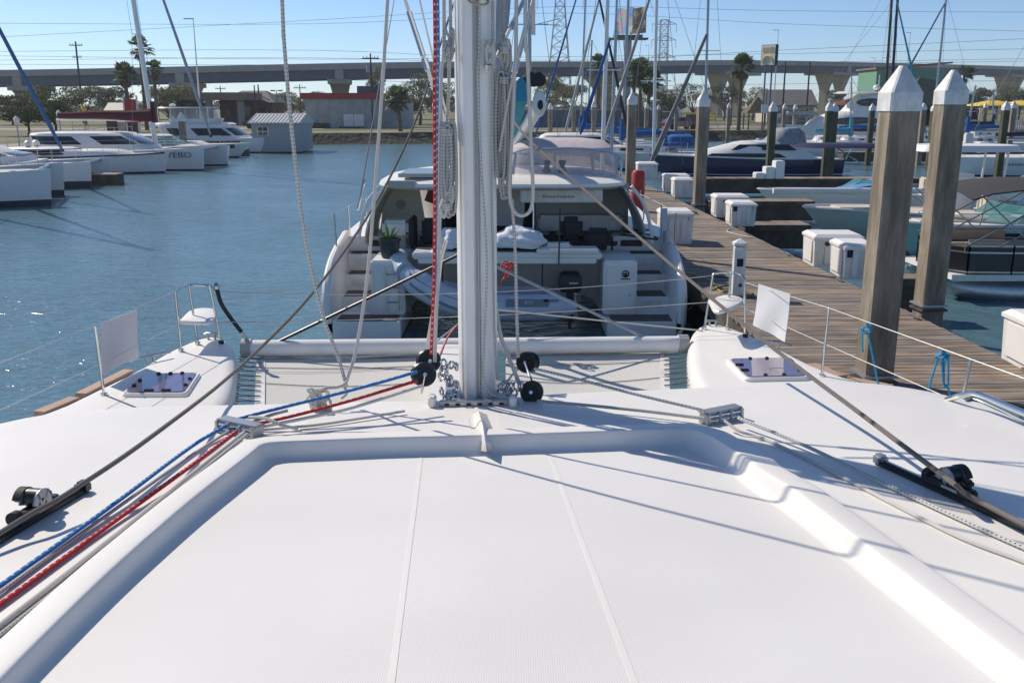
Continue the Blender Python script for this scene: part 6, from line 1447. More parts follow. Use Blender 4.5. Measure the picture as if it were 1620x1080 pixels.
# decks of the two hulls
DKZ = 1.62
def deck(name, pts, inner_drop):
    lp = smooth_loop(resamp(pts+[pts[0]], 120, False), 3)
    ar = sum(a.x*c.y-c.x*a.y for a, c in zip(lp, lp[1:]+lp[:1])); s_ = -1 if ar > 0 else 1
    o_ = lambda d, z: [Vector((p.x, p.y, z)) for p in offs(lp, s_*d)]
    mb = MB(); mb.loft([o_(.10, DKZ+.035), o_(.06, DKZ+.03), o_(.02, DKZ+.012), o_(0, DKZ-.01), o_(-.02, DKZ-.05), o_(-.03, DKZ-.13), o_(.0, DKZ-.5), o_(.12, .5), o_(.25, -.3)], cap0=True, cap1=False); return ob(mb, name, GEL, sharp=40)
D = lambda px, py: P(px, py, DKZ)
deck('port_hull', [Vector((-4.0, -3, DKZ)), Vector((-4.0, 4, DKZ)), D(0, 673), D(86, 659), D(120, 634), D(205, 596), D(225, 586), D(258, 561), D(287, 549), D(320, 534), D(341, 529), D(354, 531), D(366, 545), D(372, 566), D(370, 600), D(362, 640), Vector((-2.35, 3, DKZ)), Vector((-2.2, -3, DKZ))], 1)
deck('starboard_hull', [Vector((3.45, -3, DKZ)), Vector((3.45, 4, DKZ)), D(1460, 630), D(1416, 619), D(1353, 609), D(1322, 596), D(1271, 576), D(1227, 548), D(1174, 527), D(1140, 513), D(1118, 509), D(1102, 515), D(1093, 530), D(1091, 556), D(1094, 590), D(1104, 620), Vector((1.9, 3, DKZ)), Vector((2.0, -3, DKZ))], 1)
mb = MB(); mb.box(B(0, 1.2, 1.25), (4.6, 9.0, .5), rz=YAW); ob(mb, 'bridge_deck', GEL)
# tan rub pads along both gunwales
for a, c in (((62, 657), (118, 634)), ((128, 628), (204, 590)), ((1283, 580), (1333, 599)), ((1345, 604), (1410, 616))):
    p, q_ = D(*a), D(*c); mb = MB(); mb.bar(p+Vector((0, 0, .0)), q_+Vector((0, 0, .0)), .10, .07); ob(mb, 'rub_pad', BROWNP)
# crossbeam, longeron
bl, br = P(383, 551, 1.60), P(1088, 544, 1.60)
mb = MB(); mb.tube([bl, bl.lerp(br, .5), br], .085, 18); ob(mb, 'crossbeam', MASTM)
for p, d_ in ((bl, 1), (br, -1)): 
    mb = MB(); mb.tube([p, p+(br-bl).normalized()*.10*d_], .098, 18); ob(mb, 'beam_end_fitting', GREYF)
mid = bl.lerp(br, .5)
mb = MB(); mb.bar(mid+Vector((-.15, -.05, -.02)), B(-.05, 5.0, 1.6), .42, .12); ob(mb, 'longeron', GEL)
apex = PD(736, 398, mid.y)
for p in (PD(425, 548, bl.y), PD(1036, 541, br.y)):
    mb = MB(); mb.tube([p, apex], .016, 8); ob(mb, 'striker_rod', BLACKP if p.x < 0 else MASTG)
    mb = MB(); mb.box(p+Vector((.03, 0, .0)), (.18, .06, .03)); ob(mb, 'rod_foot', BLACKP)
mb = MB(); mb.bar(mid+Vector((-.05, 0, .05)), apex, .05); ob(mb, 'striker_post', MASTM)
# nets
def netmat():
    m = bpy.data.materials.new('trampoline_net'); m.use_nodes = True; nt = m.node_tree; b = nt.nodes['Principled BSDF']; b.inputs['Base Color'].default_value = (.60, .59, .55, 1); b.inputs['Roughness'].default_value = .9
    g = nd(nt, 'ShaderNodeNewGeometry'); mp = nd(nt, 'ShaderNodeMapping'); mp.inputs['Rotation'].default_value = (0, 0, R(38)); nt.links.new(g.outputs['Position'], mp.inputs[0]); sp = nd(nt, 'ShaderNodeSeparateXYZ'); nt.links.new(mp.outputs[0], sp.inputs[0])
    k = PI/.026; ax = math_(nt, 'ABSOLUTE', math_(nt, 'SINE', math_(nt, 'MULTIPLY', sp.outputs[0], k))); ay = math_(nt, 'ABSOLUTE', math_(nt, 'SINE', math_(nt, 'MULTIPLY', sp.outputs[1], k*.75)))
    hole = math_(nt, 'GREATER_THAN', math_(nt, 'MULTIPLY', ax, ay), .91)
    nt.links.new(math_(nt, 'SUBTRACT', 1.0, hole), b.inputs['Alpha']); return m
NET = netmat()
NZ = 1.50
for nm_, pts, eds in (('left_net', ((406, 566), (640, 561), (700, 561), (700, 690), (400, 690)), ((406, 566), (400, 690))), ('right_net', ((800, 560), (930, 557), (1058, 553), (1062, 690), (800, 690)), ((1058, 553), (1062, 690)))):
    pp_ = [P(*p, NZ) for p in pts]; nt_ = thing('trampoline_net', 'left white net laced between beam and port hull' if nm_ == 'left_net' else 'right white net laced between beam and starboard hull', 'net', (pp_[0].x, pp_[0].y, NZ), group=None)
    cx = sum((p.x for p in pp_))/5; nx, ny = 26, 18
    mb = MB(); ax_, bx_ = pp_[0], pp_[2]; 
    gr = []
    for j in range(ny+1):
        f = j/ny; l = pp_[0].lerp(pp_[4], f); r_ = pp_[2].lerp(pp_[3], f); gr.append([l.lerp(r_, i/nx)-Vector((0, 0, .05*math.sin(PI*i/nx)*math.sin(PI*f))) for i in range(nx+1)])
    mb.loft(gr, cap0=False, cap1=False, closed=False); ob(mb, 'netting', NET, nt_, sharp=0)
    mb = MB(); e0, e1 = P(*eds[0], NZ+.004), P(*eds[1], NZ+.004); sdr = 1 if nm_ == 'left_net' else -1
    mb.loft([[e0, e0+Vector((.09*sdr, 0, 0))], [e1, e1+Vector((.09*sdr, 0, 0))]], cap0=False, cap1=False, closed=False); ob(mb, 'edge_webbing', GEL2, nt_, sharp=0)
    f0 = gr[0]; mb = MB(); mb.loft([[p+Vector((0, 0, .006)) for p in f0], [p+Vector((0, -.07, .006)) for p in f0]], cap0=False, cap1=False, closed=False); ob(mb, 'front_webbing', GEL2, nt_, sharp=0)
    for k in range(15):
        p = e0.lerp(e1, (k+.5)/15); hx = p+Vector((-.17*sdr, .03*(k % 2), .03)); mb = MB(); mb.tube([p+Vector((.05*sdr, 0, .01)), hx], .007, 5); mb.tube([p+Vector((.05*sdr, 0, .01)), hx+Vector((0, -.08, 0))], .004, 4); ob(mb, 'side_lacing', RWIRE, nt_)
    for k in range(11):
        p = f0[int((k+.5)/11*nx)]; mb = MB(); mb.tube([p+Vector((0, -.02, .01)), p+Vector((.01, .12, .06))], .008, 5); ob(mb, 'front_lacing', WIRE, nt_)
    for k in range(2):
        mb = MB(); j = 3+4*k; mb.tube([p+Vector((0, 0, .008)) for p in gr[j]], .005, 4); ob(mb, 'net_tension_line', WIRE, nt_)
# net bolt rail
for a, c in ((P(410, 563, 1.53), P(700, 557, 1.53)), (P(800, 557, 1.53), P(1055, 551, 1.53))):
    mb = MB(); mb.tube([a, c], .012, 6); ob(mb, 'net_rail', MASTG)
# hatches
HG = mat('violet_hatch_glass', (.13, .09, .17), .04, spec=.8, coat=.6)
for lab, cs in (('port', ((193, 623), (228, 592), (316, 590), (294, 623))), ('starboard', ((1150, 568), (1254, 566), (1280, 597), (1180, 599)))):
    c4 = [P(*c, DKZ+.06) for c in cs]; ctr = sum(c4, Vector())/4; t = thing('deck_hatch', 'violet tinted deck hatch on the left bow' if lab == 'port' else 'violet tinted deck hatch on the right bow', 'hatch', (ctr.x, ctr.y, DKZ))
    def ringh(f, z):
        pts = [ctr.lerp(c, f) for c in c4]; out = []
        for i in range(4):
            p, a_, b_ = pts[i], pts[i-1], pts[(i+1) % 4]; u = (a_-p).normalized()*.06; v = (b_-p).normalized()*.06
            for k in range(5):
                g = k/4; out.append((p+u)*(1-g)**2 + p*2*g*(1-g) + (p+v)*g*g)
        return [Vector((q_.x, q_.y, DKZ+z)) for q_ in out]
    mb = MB(); mb.loft([ringh(1.05, .02), ringh(1.04, .055), ringh(1.0, .068), ringh(.93, .066), ringh(.90, .055)], cap0=False, cap1=True); ob(mb, 'frame', GEL, t)
    mb = MB(); mb.loft([ringh(.93, .058), ringh(.93, .072), ringh(.915, .075)]); ob(mb, 'pane', HG, t, sharp=20)
    for f, g_, w_ in ((0, .35, .07), (0, .65, .07)):
        pass
    for (i, g_) in ((3, .3), (3, .62), (1, .25), (1, .5), (1, .75), (0, .3), (0, .6), (2, .35), (2, .7)):
        a, c = c4[i], c4[(i+1) % 4]; p = ctr.lerp(a.lerp(c, g_), .84); mb = MB(); mb.box((p.x, p.y, DKZ+.08), (.075 if i in (3,) else .03, .03, .02), bev=.004); ob(mb, 'hatch_dog', BLACKP, t)
# pulpit seats
def pulpit(lab, feet, tops, rail, seat, r=.0125):
    F_ = [P(*f, DKZ+.035) for f in feet]; T_ = [PD(*tp, f.y+.0) for tp, f in zip(tops, F_)]
    t = thing('bow_pulpit', lab, 'bow seat', tuple(F_[0]))
    for f, tp in zip(F_, T_):
        mb = MB(); mb.tube([f, tp], r, 8); ob(mb, 'leg', STEEL, t); mb = MB(); mb.cyl(f-Vector((0, 0, .01)), f+Vector((0, 0, .03)), .028, n=10); ob(mb, 'foot', STEEL if f is not F_[2] else BLACKR, t)
    R_ = [PD(x, y, y_) for x, y, y_ in rail]; mb = MB(); mb.tube(cat(R_, 6), r, 8); ob(mb, 'top_rail', STEEL, t)
    s4 = [PD(x, y, y_) for x, y, y_ in seat]; c_ = sum(s4, Vector())/len(s4); z = c_.z
    def sq(f, zz): return [Vector((c_.x+(p.x-c_.x)*f, c_.y+(p.y-c_.y)*f, z+zz)) for p in resamp(s4+[s4[0]], 28)]
    mb = MB(); mb.loft([sq(.88, -.03), sq(1.0, -.022), sq(1.02, 0), sq(.98, .016), sq(.85, .024)]); ob(mb, 'seat', GEL, t)
    return t, F_, T_
lf = pulpit('stainless bow seat with white triangular pad on the left bow', ((287, 556), (313, 545), (350, 543)), ((277, 461), (299, 452), (331, 452)), ((277, 462, 9.05), (286, 455, 9.2), (299, 451, 9.4), (318, 451, 9.45), (334, 453, 9.45), (343, 462, 9.45)), ((283, 506, 9.1), (306, 494, 9.65), (339, 494, 9.65), (334, 508, 9.1)))
rf = pulpit('stainless bow seat with white pad on the right bow', ((1114, 521), (1150, 521), (1179, 533)), ((1128, 434), (1156, 433), (1178, 446)), ((1127, 436, 10.0), (1133, 432, 10.0), (1154, 431, 9.95), (1171, 435, 9.75), (1178, 442, 9.7), (1179, 449, 9.7)), ((1121, 475, 9.9), (1150, 470, 10.2), (1176, 480, 9.9), (1136, 491, 9.35)))
# black chafe guard and line from the left pulpit
mb = MB(); mb.tube(cat([PD(343, 457, 9.3), PD(350, 480, 9.3), PD(365, 503, 9.4), PD(382, 525, 9.4)], 5), .022, 8); tag(mb.build('chafe_guard', CHAR), 'black fluffy chafe guard sleeve hanging from the left bow seat', 'chafe guard')
mb = MB(); mb.tube(cat([PD(382, 525, 9.4), PD(400, 545, 9.45), PD(425, 556, 9.4), PD(455, 563, 9.4), PD(520, 567, 9.35), PD(640, 560, 9.4)], 5), .016, 8); tag(mb.build('bow_line', RWHITE), 'white line running along the beam from the chafe guard', 'rope')
mb = MB(); mb.lathe([(.01, 0), (.03, .0), (.035, .03), (.02, .06), (.01, .07)], tuple(PD(342, 457, 9.3))); tag(mb.build('pulpit_shackle', STEEL), 'steel fitting at the top of the left bow seat', 'shackle')
# stanchions, lifelines and white panels
WG = 'lifelines round the bows'
def line(name, label, pts, r, m, cat_='rope', group=None, smooth=True, n=8):
    mb = MB(); mb.tube(cat(pts, 6) if smooth else pts, r, n); return tag(mb.build(name, m), label, cat_, group)
def stanch(lab, base, top, h=.64):
    t = thing('stanchion', lab, 'stanchion', tuple(base)); mb = MB(); mb.tube([base, top], .0125, 8); ob(mb, 'post', STEEL, t); mb = MB(); mb.cyl(base, base+Vector((0, 0, .03)), .03, n=10); ob(mb, 'foot', STEEL, t)
b_ = P(165, 627, DKZ+.02); tpl = PD(150, 516, b_.y); stanch('thin stanchion on the left deck edge beside the grey panel', b_, tpl)
b_ = P(1300, 597, DKZ+.02); tr1 = PD(1311, 487, b_.y); stanch('stanchion on the right deck edge beside the white panel', b_, tr1)
tr2 = P(1536, 568, 2.28); stanch('second stanchion on the right deck edge near the cyan ropes', tr2+Vector((-.05, .03, -.66)), tr2)
tr3 = tr2+(tr2-tr1)*1.0
lw = lf[2][0]; rw = PD(1179, 447, 9.7)
line('lifeline', 'upper lifeline along the right side of the deck', [rw, tr1, tr2, tr3], .0042, WIRE, 'lifeline', WG, False, 6)
dz_ = Vector((0, 0, -.33)); line('lifeline', 'lower lifeline along the right side of the deck', [PD(1179, 488, 9.7), tr1+dz_, tr2+dz_+Vector((-.02, 0, 0)), tr3+dz_], .0042, WIRE, 'lifeline', WG, False, 6)
tl2 = tpl+Vector((-.35, -2.2, .0))
line('lifeline', 'upper lifeline along the left deck edge', [lw, tpl, tl2], .0035, WIRE, 'lifeline', WG, False, 6)
line('lifeline', 'lower lifeline along the left deck edge', [lw+dz_, tpl+dz_, tl2+dz_], .0035, WIRE, 'lifeline', WG, False, 6)
line('lifeline', 'upper cross wire strung between the two bow seats', sag(PD(345, 461, 9.35), PD(1127, 436, 10.0), .10, 12), .0045, WIRE, 'lifeline', WG, True, 6)
line('lifeline', 'lower cross wire strung between the two bow seats', sag(PD(278, 510, 9.1), PD(1120, 478, 9.95), .05, 12), .0045, WIRE, 'lifeline', WG, True, 6)
line('forestay_bridle', 'white bridle line from the beam centre to the right bow', [PD(788, 490, 9.9), PD(950, 507, 9.9), PD(1112, 523, 9.9)], .008, RWHITE)
line('bridle_wire', 'short wire from striker foot left of the mast', [PD(690, 540, 8.6), PD(722, 515, 9.5)], .008, WIRE)
def panel(lab, corners, m):
    v = [PD(*c) for c in corners]; n = (v[1]-v[0]).cross(v[3]-v[0]).normalized()*.004; nx_ = 8; mb = MB(); g1 = []; g2 = []
    for j in range(9):
        l, r_ = v[0].lerp(v[3], j/8), v[1].lerp(v[2], j/8); row = [l.lerp(r_, i/nx_)+n*3*math.sin(i*.9+j*.5)*(j/8) for i in range(nx_+1)]; g1.append(row+[p+n for p in reversed(row)])
    mb.loft(g1); return tag(mb.build('spinnaker_panel', m), lab, 'panel')
PANM = mat('translucent_white_panel', (.62, .62, .66), .55, var=.05); PANW = mat('bright_white_panel', (.80, .80, .79), .5)
panel('pale grey plastic panel hanging on the left lifeline', ((160, 512, 7.9), (217, 490, 8.5), (218, 565, 8.5), (162, 593, 7.9)), PANM)
panel('bright white panel hanging on the right lifeline', ((1200, 449, 9.35), (1250, 465, 8.95), (1243, 541, 8.95), (1192, 514, 9.35)), PANW)
def cleat(lab, p, rz, s_=1.0):
    t = thing('deck_cleat', lab, 'cleat', tuple(p), rz); mb = MB(); mb.tube([(-.14*s_, 0, .055), (-.09*s_, 0, .065), (.09*s_, 0, .065), (.14*s_, 0, .055)], .012, 8); mb.build('horn', ALU, t)
    for s2 in (-.035, .035): mb = MB(); mb.cyl((s2, 0, 0), (s2, 0, .06), .014, n=8); mb.build('post', ALU, t)
cleat('aluminium mooring cleat on the left bow edge', P(238, 573, DKZ+.03), R(50), 1.5); cleat('aluminium mooring cleat on the right bow edge', P(1226, 551, DKZ+.03), R(-35), 1.2)
cleat('round bow fitting at the left bow tip', P(335, 537, DKZ+.03), 0, .5); cleat('round bow fitting at the right bow tip', P(1127, 516, DKZ+.03), 0, .5)
# cyan ropes on the right lifeline
def cyan(lab, px, py, Y, tails):
    t = thing('cyan_mooring_rope', lab, 'rope', tuple(PD(px, py, Y))); rnd = random.Random(px); mb = MB()
    k0 = PD(px, py, Y)
    mb.tube([k0+Vector((.035*math.cos(a_*1.0)+.01*math.sin(3*a_), .03*math.sin(2*a_), .03*math.sin(a_))) for a_ in [PI*k/8 for k in range(33)]], .0085, 6); ob(mb, 'knot', RCYAN, t)
    for tl in tails: mb = MB(); mb.tube(cat([PD(*p) for p in tl], 6), .0085, 6); ob(mb, 'strand', RCYAN, t)
Yc = 7.75; cyan('cyan rope knotted on the lifeline before the nearest pile', 1371, 519, Yc, [((1365, 519, Yc), (1364, 540, Yc), (1365, 557, Yc)), ((1372, 522, Yc), (1380, 560, Yc), (1388, 600, Yc), (1392, 613, Yc)), ((1372, 519, Yc), (1378, 514, Yc), (1377, 524, Yc), (1368, 528, Yc))])
Yc = 6.9; cyan('cyan rope coil hanging on the lifeline right of the pile', 1490, 563, Yc, [((1484, 566, Yc), (1475, 595, Yc), (1467, 623, Yc)), ((1490, 566, Yc), (1492, 600, Yc), (1496, 611, Yc), (1500, 605, Yc), (1500, 563, Yc)), ((1493, 612, Yc), (1497, 609, Yc), (1505, 628, Yc)), ((1486, 563, Yc), (1495, 560, Yc), (1503, 562, Yc)), ((1494, 563, Yc), (1493, 606, Yc))])
# chromed window rail on the right roof edge
mb = MB(); mb.tube(cat([PR(1498, 632, .0), PR(1520, 626, .05), PR(1545, 624, .08), PR(1600, 645, .08), PR(1680, 680, .08), PR(1800, 745, .08)], 6), .016, 10); ob(mb, 'grab_rail', STEEL)
mb = MB(); g1 = [PR(x, y, .004) for x, y in ((1526, 633), (1545, 633), (1620, 668), (1760, 740))]; g2 = [PR(x, y, .004) for x, y in ((1530, 630), (1550, 628), (1620, 656), (1760, 718))]; mb.loft([g1, g2], cap0=False, cap1=False, closed=False); ob(mb, 'side_window', GLASS, sharp=0)
mb = MB(); mb.tube([p+Vector((0, -.01, .004)) for p in cat(g1, 4)], .006, 6); ob(mb, 'window_gasket', MASTG)
# ------------------------------------------------ mast
MX, MY = P(755, 634, 2.47).x, P(755, 634, 2.47).y+.15
mast = thing('main_mast', 'thick white main mast rising in the centre of the picture', 'mast', (MX, MY, 2.45), YAW)
ring = []
for z in [0, .02]+[1.2*k for k in range(1, 13)]:
    rr = []
    for j in range(72):
        a = 2*PI*j/72 - PI/2; x = math.copysign(abs(math.cos(a))**.72, math.cos(a))*.105; y = math.copysign(abs(math.sin(a))**.85, math.sin(a))*.145
        if y < 0:
            if abs(x) < .010: y += .016
            elif abs(x) < .022: y += -.004
            elif abs(x) < .030: y += .003
        if abs(abs(x)-.075) < .008 and y < 0: y += .005
        rr.append(Vector((x, y, z)))
    ring.append(rr)
mb = MB(); mb.loft(ring); mb.build('mast_tube', MASTM, mast, sharp=28)
mb = MB(); mb.box((0, 0, .012), (.36, .42, .03), bev=.008); mb.build('step_plate', MASTG, mast)
mb = MB(); mb.box((0, -.235, .035), (.42, .04, .035), bev=.005); mb.build('block_rail', ALU, mast)
for k in range(7): mb = MB(); mb.box((-.17+.057*k, -.256, .036), (.024, .005, .012)); mb.build('rail_slot', BLACKR, mast)
mb = MB(); mb.box((.004, -.146, 5), (.006, .02, 10)); mb.build('sail_track', MASTG, mast)
# rigging wires on the mast
def at_m(px, py, Y=None): return PD(px, py, MY-.05 if Y is None else Y)
stg = 'lower shrouds of the main mast'
for lab, pts, r in (('thick lower stay with turnbuckle left of the main mast', ((634, -20), (668, 115), (706, 200)), .010), ('thin lower stay just left of the red halyard', ((659, -20), (683, 95), (712, 205)), .0055), ('thick lower stay crossing right of the main mast', ((849, -20), (826, 80), (790, 205)), .010), ('thin lower stay right of the main mast', ((838, -20), (812, 40), (786, 90)), .009)):
    v = [at_m(*p, Y=MY+.12+(.25 if i == 0 else 0)) for i, p in enumerate(pts)]; v[1] = v[0].lerp(v[2], .57); far_ = v[0]+(v[0]-v[2]).normalized()*5
    t = thing('lower_stay', lab, 'stay', tuple(v[2]), group=stg); mb = MB(); mb.tube([far_, v[0], v[2]], r, 8); ob(mb, 'rod', MASTM, t)
    if r > .006: mb = MB(); mb.tube([v[0].lerp(v[2], .18), v[0].lerp(v[2], .50)], r*1.45, 8); mb.tube([v[0].lerp(v[2], .52), v[0].lerp(v[2], .60)], r*1.8, 8); ob(mb, 'turnbuckle', STEEL, t)
# forestay with furled jib, behind the mast
f0 = apex; f1 = PD(797, -700, 5.6)
t = thing('furled_jib', 'blue grey furled jib standing directly behind the main mast', 'furled sail', tuple(f0)); k0 = PD(778, 270, 9.3)
mb = MB(); mb.tube([PD(752, 420, 9.9), PD(786, 150, 9.1), PD(796, 0, 8.7), PD(812, -420, 7.8)], .055, 12, rs=[.03, .055, .066, .06]); ob(mb, 'rolled_sail', mat('jib_uv_cover', (.22, .27, .34), .85, bump=.3, bscale=9), t)
mb = MB(); mb.lathe([(.01, 0), (.10, 0), (.10, .02), (.04, .03), (.04, .09), (.10, .10), (.10, .12), (.01, .13)], tuple(PD(748, 418, 9.9)), 16); ob(mb, 'furling_drum', BLACKP, t)
# ------------------------------------------------ halyards
Yh = MY-.10
def updn(V, x, y0, y1):
    if y0 == -30: V = [V[0]+Vector((0, .05, 8.5)), V[0]+Vector((0, .02, 3))]+V
    if y1 == -30: V = V+[V[-1]+Vector((0, .02, 3)), V[-1]+Vector((0, .05, 8.5))]
    return V
def hl(label, pts, r, m, group=None, name='halyard'): return line(name, label, updn([PD(x, y, Y) for x, y, Y in pts], 0, pts[0][1], pts[-1][1]), r, m, 'rope', group)
def ext(V, k): d = (V[0]-V[1]).normalized(); return [V[0]+d*k, V[0]+d*k*.5]+V
line('lazy_line', 'slack white line curving down left of everything to the deck knot', ext([PD(*p) for p in ((445, -30, 4.75), (449, 60, 4.75), (462, 210, 4.75), (482, 370, 4.75), (508, 490, 4.75), (535, 565, 4.75), (548, 610, 4.75))], 5), .0095, RFLECK)
line('lazy_line', 'second straight white line slanting to the deck knot', ext([PD(*p) for p in ((615, -30, 4.8), (606, 120, 4.8), (596, 260, 4.8), (582, 430, 4.8), (565, 545, 4.75), (552, 592, 4.72), (545, 612, 4.75))], 5), .0085, RWHITE)
hl('red halyard with white flecks left of the mast', ((687, -30, Yh), (687, 120, Yh), (688, 280, Yh), (687, 420, Yh), (684, 510, Yh+.05), (682, 560, Yh+.1)), .0085, RRED)
hl('blue halyard hidden just behind the red one', ((692, -30, Yh+.05), (692, 120, Yh+.05), (691, 280, Yh+.05), (688, 430, Yh+.05), (684, 560, Yh+.12)), .0085, RBLUE)
hl('plain white halyard immediately right of the red one', ((702, -30, Yh), (698, 120, Yh), (696, 300, Yh), (694, 420, Yh), (690, 500, Yh), (688, 572, Yh+.05)), .0095, RWHITE)
hl('white line curving down beside the halyards to the beam', ((706, 380, Yh+.2), (698, 410, Yh+.2), (693, 450, Yh+.2), (684, 500, Yh+.3), (676, 545, Yh+.4)), .0095, RWHITE)
hl('white halyard with flecks on the left face of mast', ((712, -30, Yh+.05), (711, 60, Yh+.05), (710, 140, Yh+.05), (707, 200, Yh+.05)), .0085, RGREYF)
hl('flecked halyard lying against the mast track', ((758, -30, Yh-.08), (756, 120, Yh-.08), (761, 260, Yh-.08), (766, 330, Yh-.08), (770, 430, Yh-.08), (766, 540, Yh-.08), (765, 590, Yh-.08), (772, 616, Yh-.09), (786, 626, Yh-.1), (812, 618, Yh-.08)), .0060, RFLECK)
hl('flecked halyard along the right edge of the mast', ((779, -30, Yh-.04), (779, 160, Yh-.04), (778, 300, Yh-.04), (780, 400, Yh-.04), (782, 520, Yh-.04), (786, 600, Yh-.04)), .0065, RGREYF)
hl('second flecked halyard right of the mast tube', ((797, -30, Yh+.1), (797, 100, Yh+.1), (795, 220, Yh+.1)), .0075, RGREYF)
hl('long white rope loop hanging right of the mast', ((817, -30, Yh), (814, 120, Yh), (809, 230, Yh), (806, 300, Yh), (811, 330, Yh), (824, 341, Yh), (838, 334, Yh), (843, 312, Yh), (842, 270, Yh), (838, 180, Yh), (834, 80, Yh), (831, -30, Yh)), .0095, RWHITE)
hl('white rope with black flecks hanging down to right block', ((810, 315, Yh+.1), (815, 400, Yh+.1), (817, 480, Yh+.1), (820, 565, Yh+.15)), .0085, RFLECK)
hl('white control line running from mast to lower right block', ((784, 480, Yh+.2), (792, 530, Yh+.1), (803, 560, Yh+.05), (815, 590, Yh), (824, 613, Yh)), .0115, RWHITE)
hl('second white control line right of the mast foot', ((784, 500, Yh+.4), (794, 545, Yh+.35), (804, 556, Yh+.35), (803, 572, Yh+.3)), .0095, RWHITE)
hl('pale furling line dangling on the right of the mast', ((790, 240, Yh), (800, 180, Yh), (812, 120, Yh), (826, 60, Yh), (840, 10, Yh), (845, -30, Yh)), .0075, RWHITE)
# rope coils
def coil(label, x0, x1, yt, yb, Y, n, r, m, seed):
    rnd = random.Random(seed); t = thing('rope_coil', label, 'rope coil', tuple(PD((x0+x1)/2, yt, Y)))
    for k in range(n):
        cx = x0+(x1-x0)*(k+.5)/n; w = rnd.uniform(4, 8); b_ = yb-rnd.uniform(0, 55); a_ = yt+rnd.uniform(0, 6); yo = rnd.uniform(-.03, .03)
        pts = [(cx, a_), (cx-w*.7, a_+10), (cx-w+rnd.uniform(-1, 1), (a_+b_)/2), (cx-w*.8, b_-12), (cx, b_), (cx+w*.8, b_-12), (cx+w+rnd.uniform(-1, 1), (a_+b_)/2), (cx+w*.7, a_+10)]
        V = [PD(x, y, Y+yo) for x, y in pts]; V = cat(V+[V[0]], 5); mb = MB(); mb.tube(V, r, 6); ob(mb, 'strand', m, t)
    mb = MB(); 
    for q_ in range(3): mb.tube([PD((x0+x1)/2+(x1-x0)*.55*math.cos(a_), yt+12+q_*3.5+2*math.sin(a_), Y-.035*math.sin(a_)-.0) for a_ in [2*PI*k/14 for k in range(14)]], r, 6, closed=True)
    ob(mb, 'wrap', m, t)
coil('long coil of flecked rope hanging left of the mast', 700, 716, 192, 345, Yh-.02, 7, .0085, RGREYF, 3)
coil('lower loop of white rope below the left coil', 700, 712, 310, 352, Yh-.02, 3, .0095, RWHITE, 7)
coil('small knot coil near the top left of the mast', 706, 714, 62, 102, Yh-.02, 3, .0075, RGREYF, 4)
coil('tangled coil at upper right of the mast', 793, 803, 62, 125, Yh+.05, 5, .0085, RWHITE, 5)
coil('long flecked coil hanging at right of the mast', 791, 803, 110, 328, Yh+.02, 6, .0082, RGREYF, 6)
coil('white looped hitch on the mast face', 769, 777, 92, 128, Yh-.10, 3, .0070, RWHITE, 8)
line('yellow_tie', 'yellowish twine looped round the mast top of frame', [PD(*p) for p in ((735, -10, Yh-.1), (745, 4, Yh-.15), (765, 8, Yh-.16), (772, 2, Yh-.12), (758, -6, Yh-.12))], .006, mat('yellow_twine', (.40, .34, .18), .9))
# red hitch on the striker rod
t = thing('red_hitch', 'tangle of red flecked cord hitched right of the mast', 'rope', tuple(PD(803, 428, 9.8))); rnd = random.Random(9); mb = MB()
mb.tube(cat([PD(803+rnd.uniform(-13, 13), 427+rnd.uniform(-12, 12), 9.8+rnd.uniform(-.08, .08)) for k in range(22)], 4), .010, 6); ob(mb, 'knot', RRED, t)
mb = MB(); mb.tube(cat([PD(800, 436, 9.8), PD(786, 454, 9.7), PD(745, 492, 9.3), PD(712, 528, 8.0), PD(694, 566, 5.4)], 5), .009, 6); ob(mb, 'tail', RRED, t)
# ------------------------------------------------ blocks at the mast foot
def block(lab, px, py, Y, r, n_disc=2, tilt=0, rod=None):
    c = PD(px, py, Y); t = thing('mast_foot_block', lab, 'pulley block', tuple(c), group='black blocks at the mast foot')
    ax = Vector((math.sin(tilt), -math.cos(tilt), .25)).normalized(); T = Matrix.Translation(c) @ ax.to_track_quat('Z', 'Y').to_matrix().to_4x4()
    for k in range(n_disc):
        z = -.032*k
        mb = MB(); mb.lathe([(.001, z+.012), (r*.22, z+.012), (r*.25, z+.008), (r*.62, z+.008), (r*.66, z+.012), (r*.95, z+.012), (r, z+.006), (r*.92, z-.004), (r*.86, z-.010), (.001, z-.010)], n=28, T=T); ob(mb, 'sheave', BLACKP, t)
        if k == 0:
            for j in range(6):
                a = 2*PI*j/6; mb = MB(); mb.box((r*.45*math.cos(a), r*.45*math.sin(a), z+.0095), (r*.30, r*.16, .003), rz=a+PI/2, T=T); ob(mb, 'spoke_hole', BLACKR, t)
    mb = MB(); mb.lathe([(.001, .03), (r*.16, .03), (r*.2, .0), (r*.2, -.03*n_disc)], n=12, T=T); ob(mb, 'axle', STEEL, t)
    if rod: mb = MB(); mb.tube([c+ax*.03, PD(*rod)], .006, 6); ob(mb, 'becket', STEEL, t)
    return c
Yb = MY-.02
block('front left black block beside the mast foot', 671, 592, Yb-.12, .066, 3, .25, (667, 622, Yb-.14))
block('rear left black block behind the front one', 679, 571, Yb+.06, .066, 3, .25)
block('upper right black block beside the mast foot', 833, 573, Yb+.10, .060, 3, -.35, (842, 603, Yb+.05))
block('lower right black block resting on the roof', 841, 620, Yb-.12, .062, 2, -.15)
t = thing('shackle_cluster', 'cluster of steel shackles left of the mast foot', 'shackles', tuple(PD(705, 600, Yb-.1))); rnd = random.Random(8)
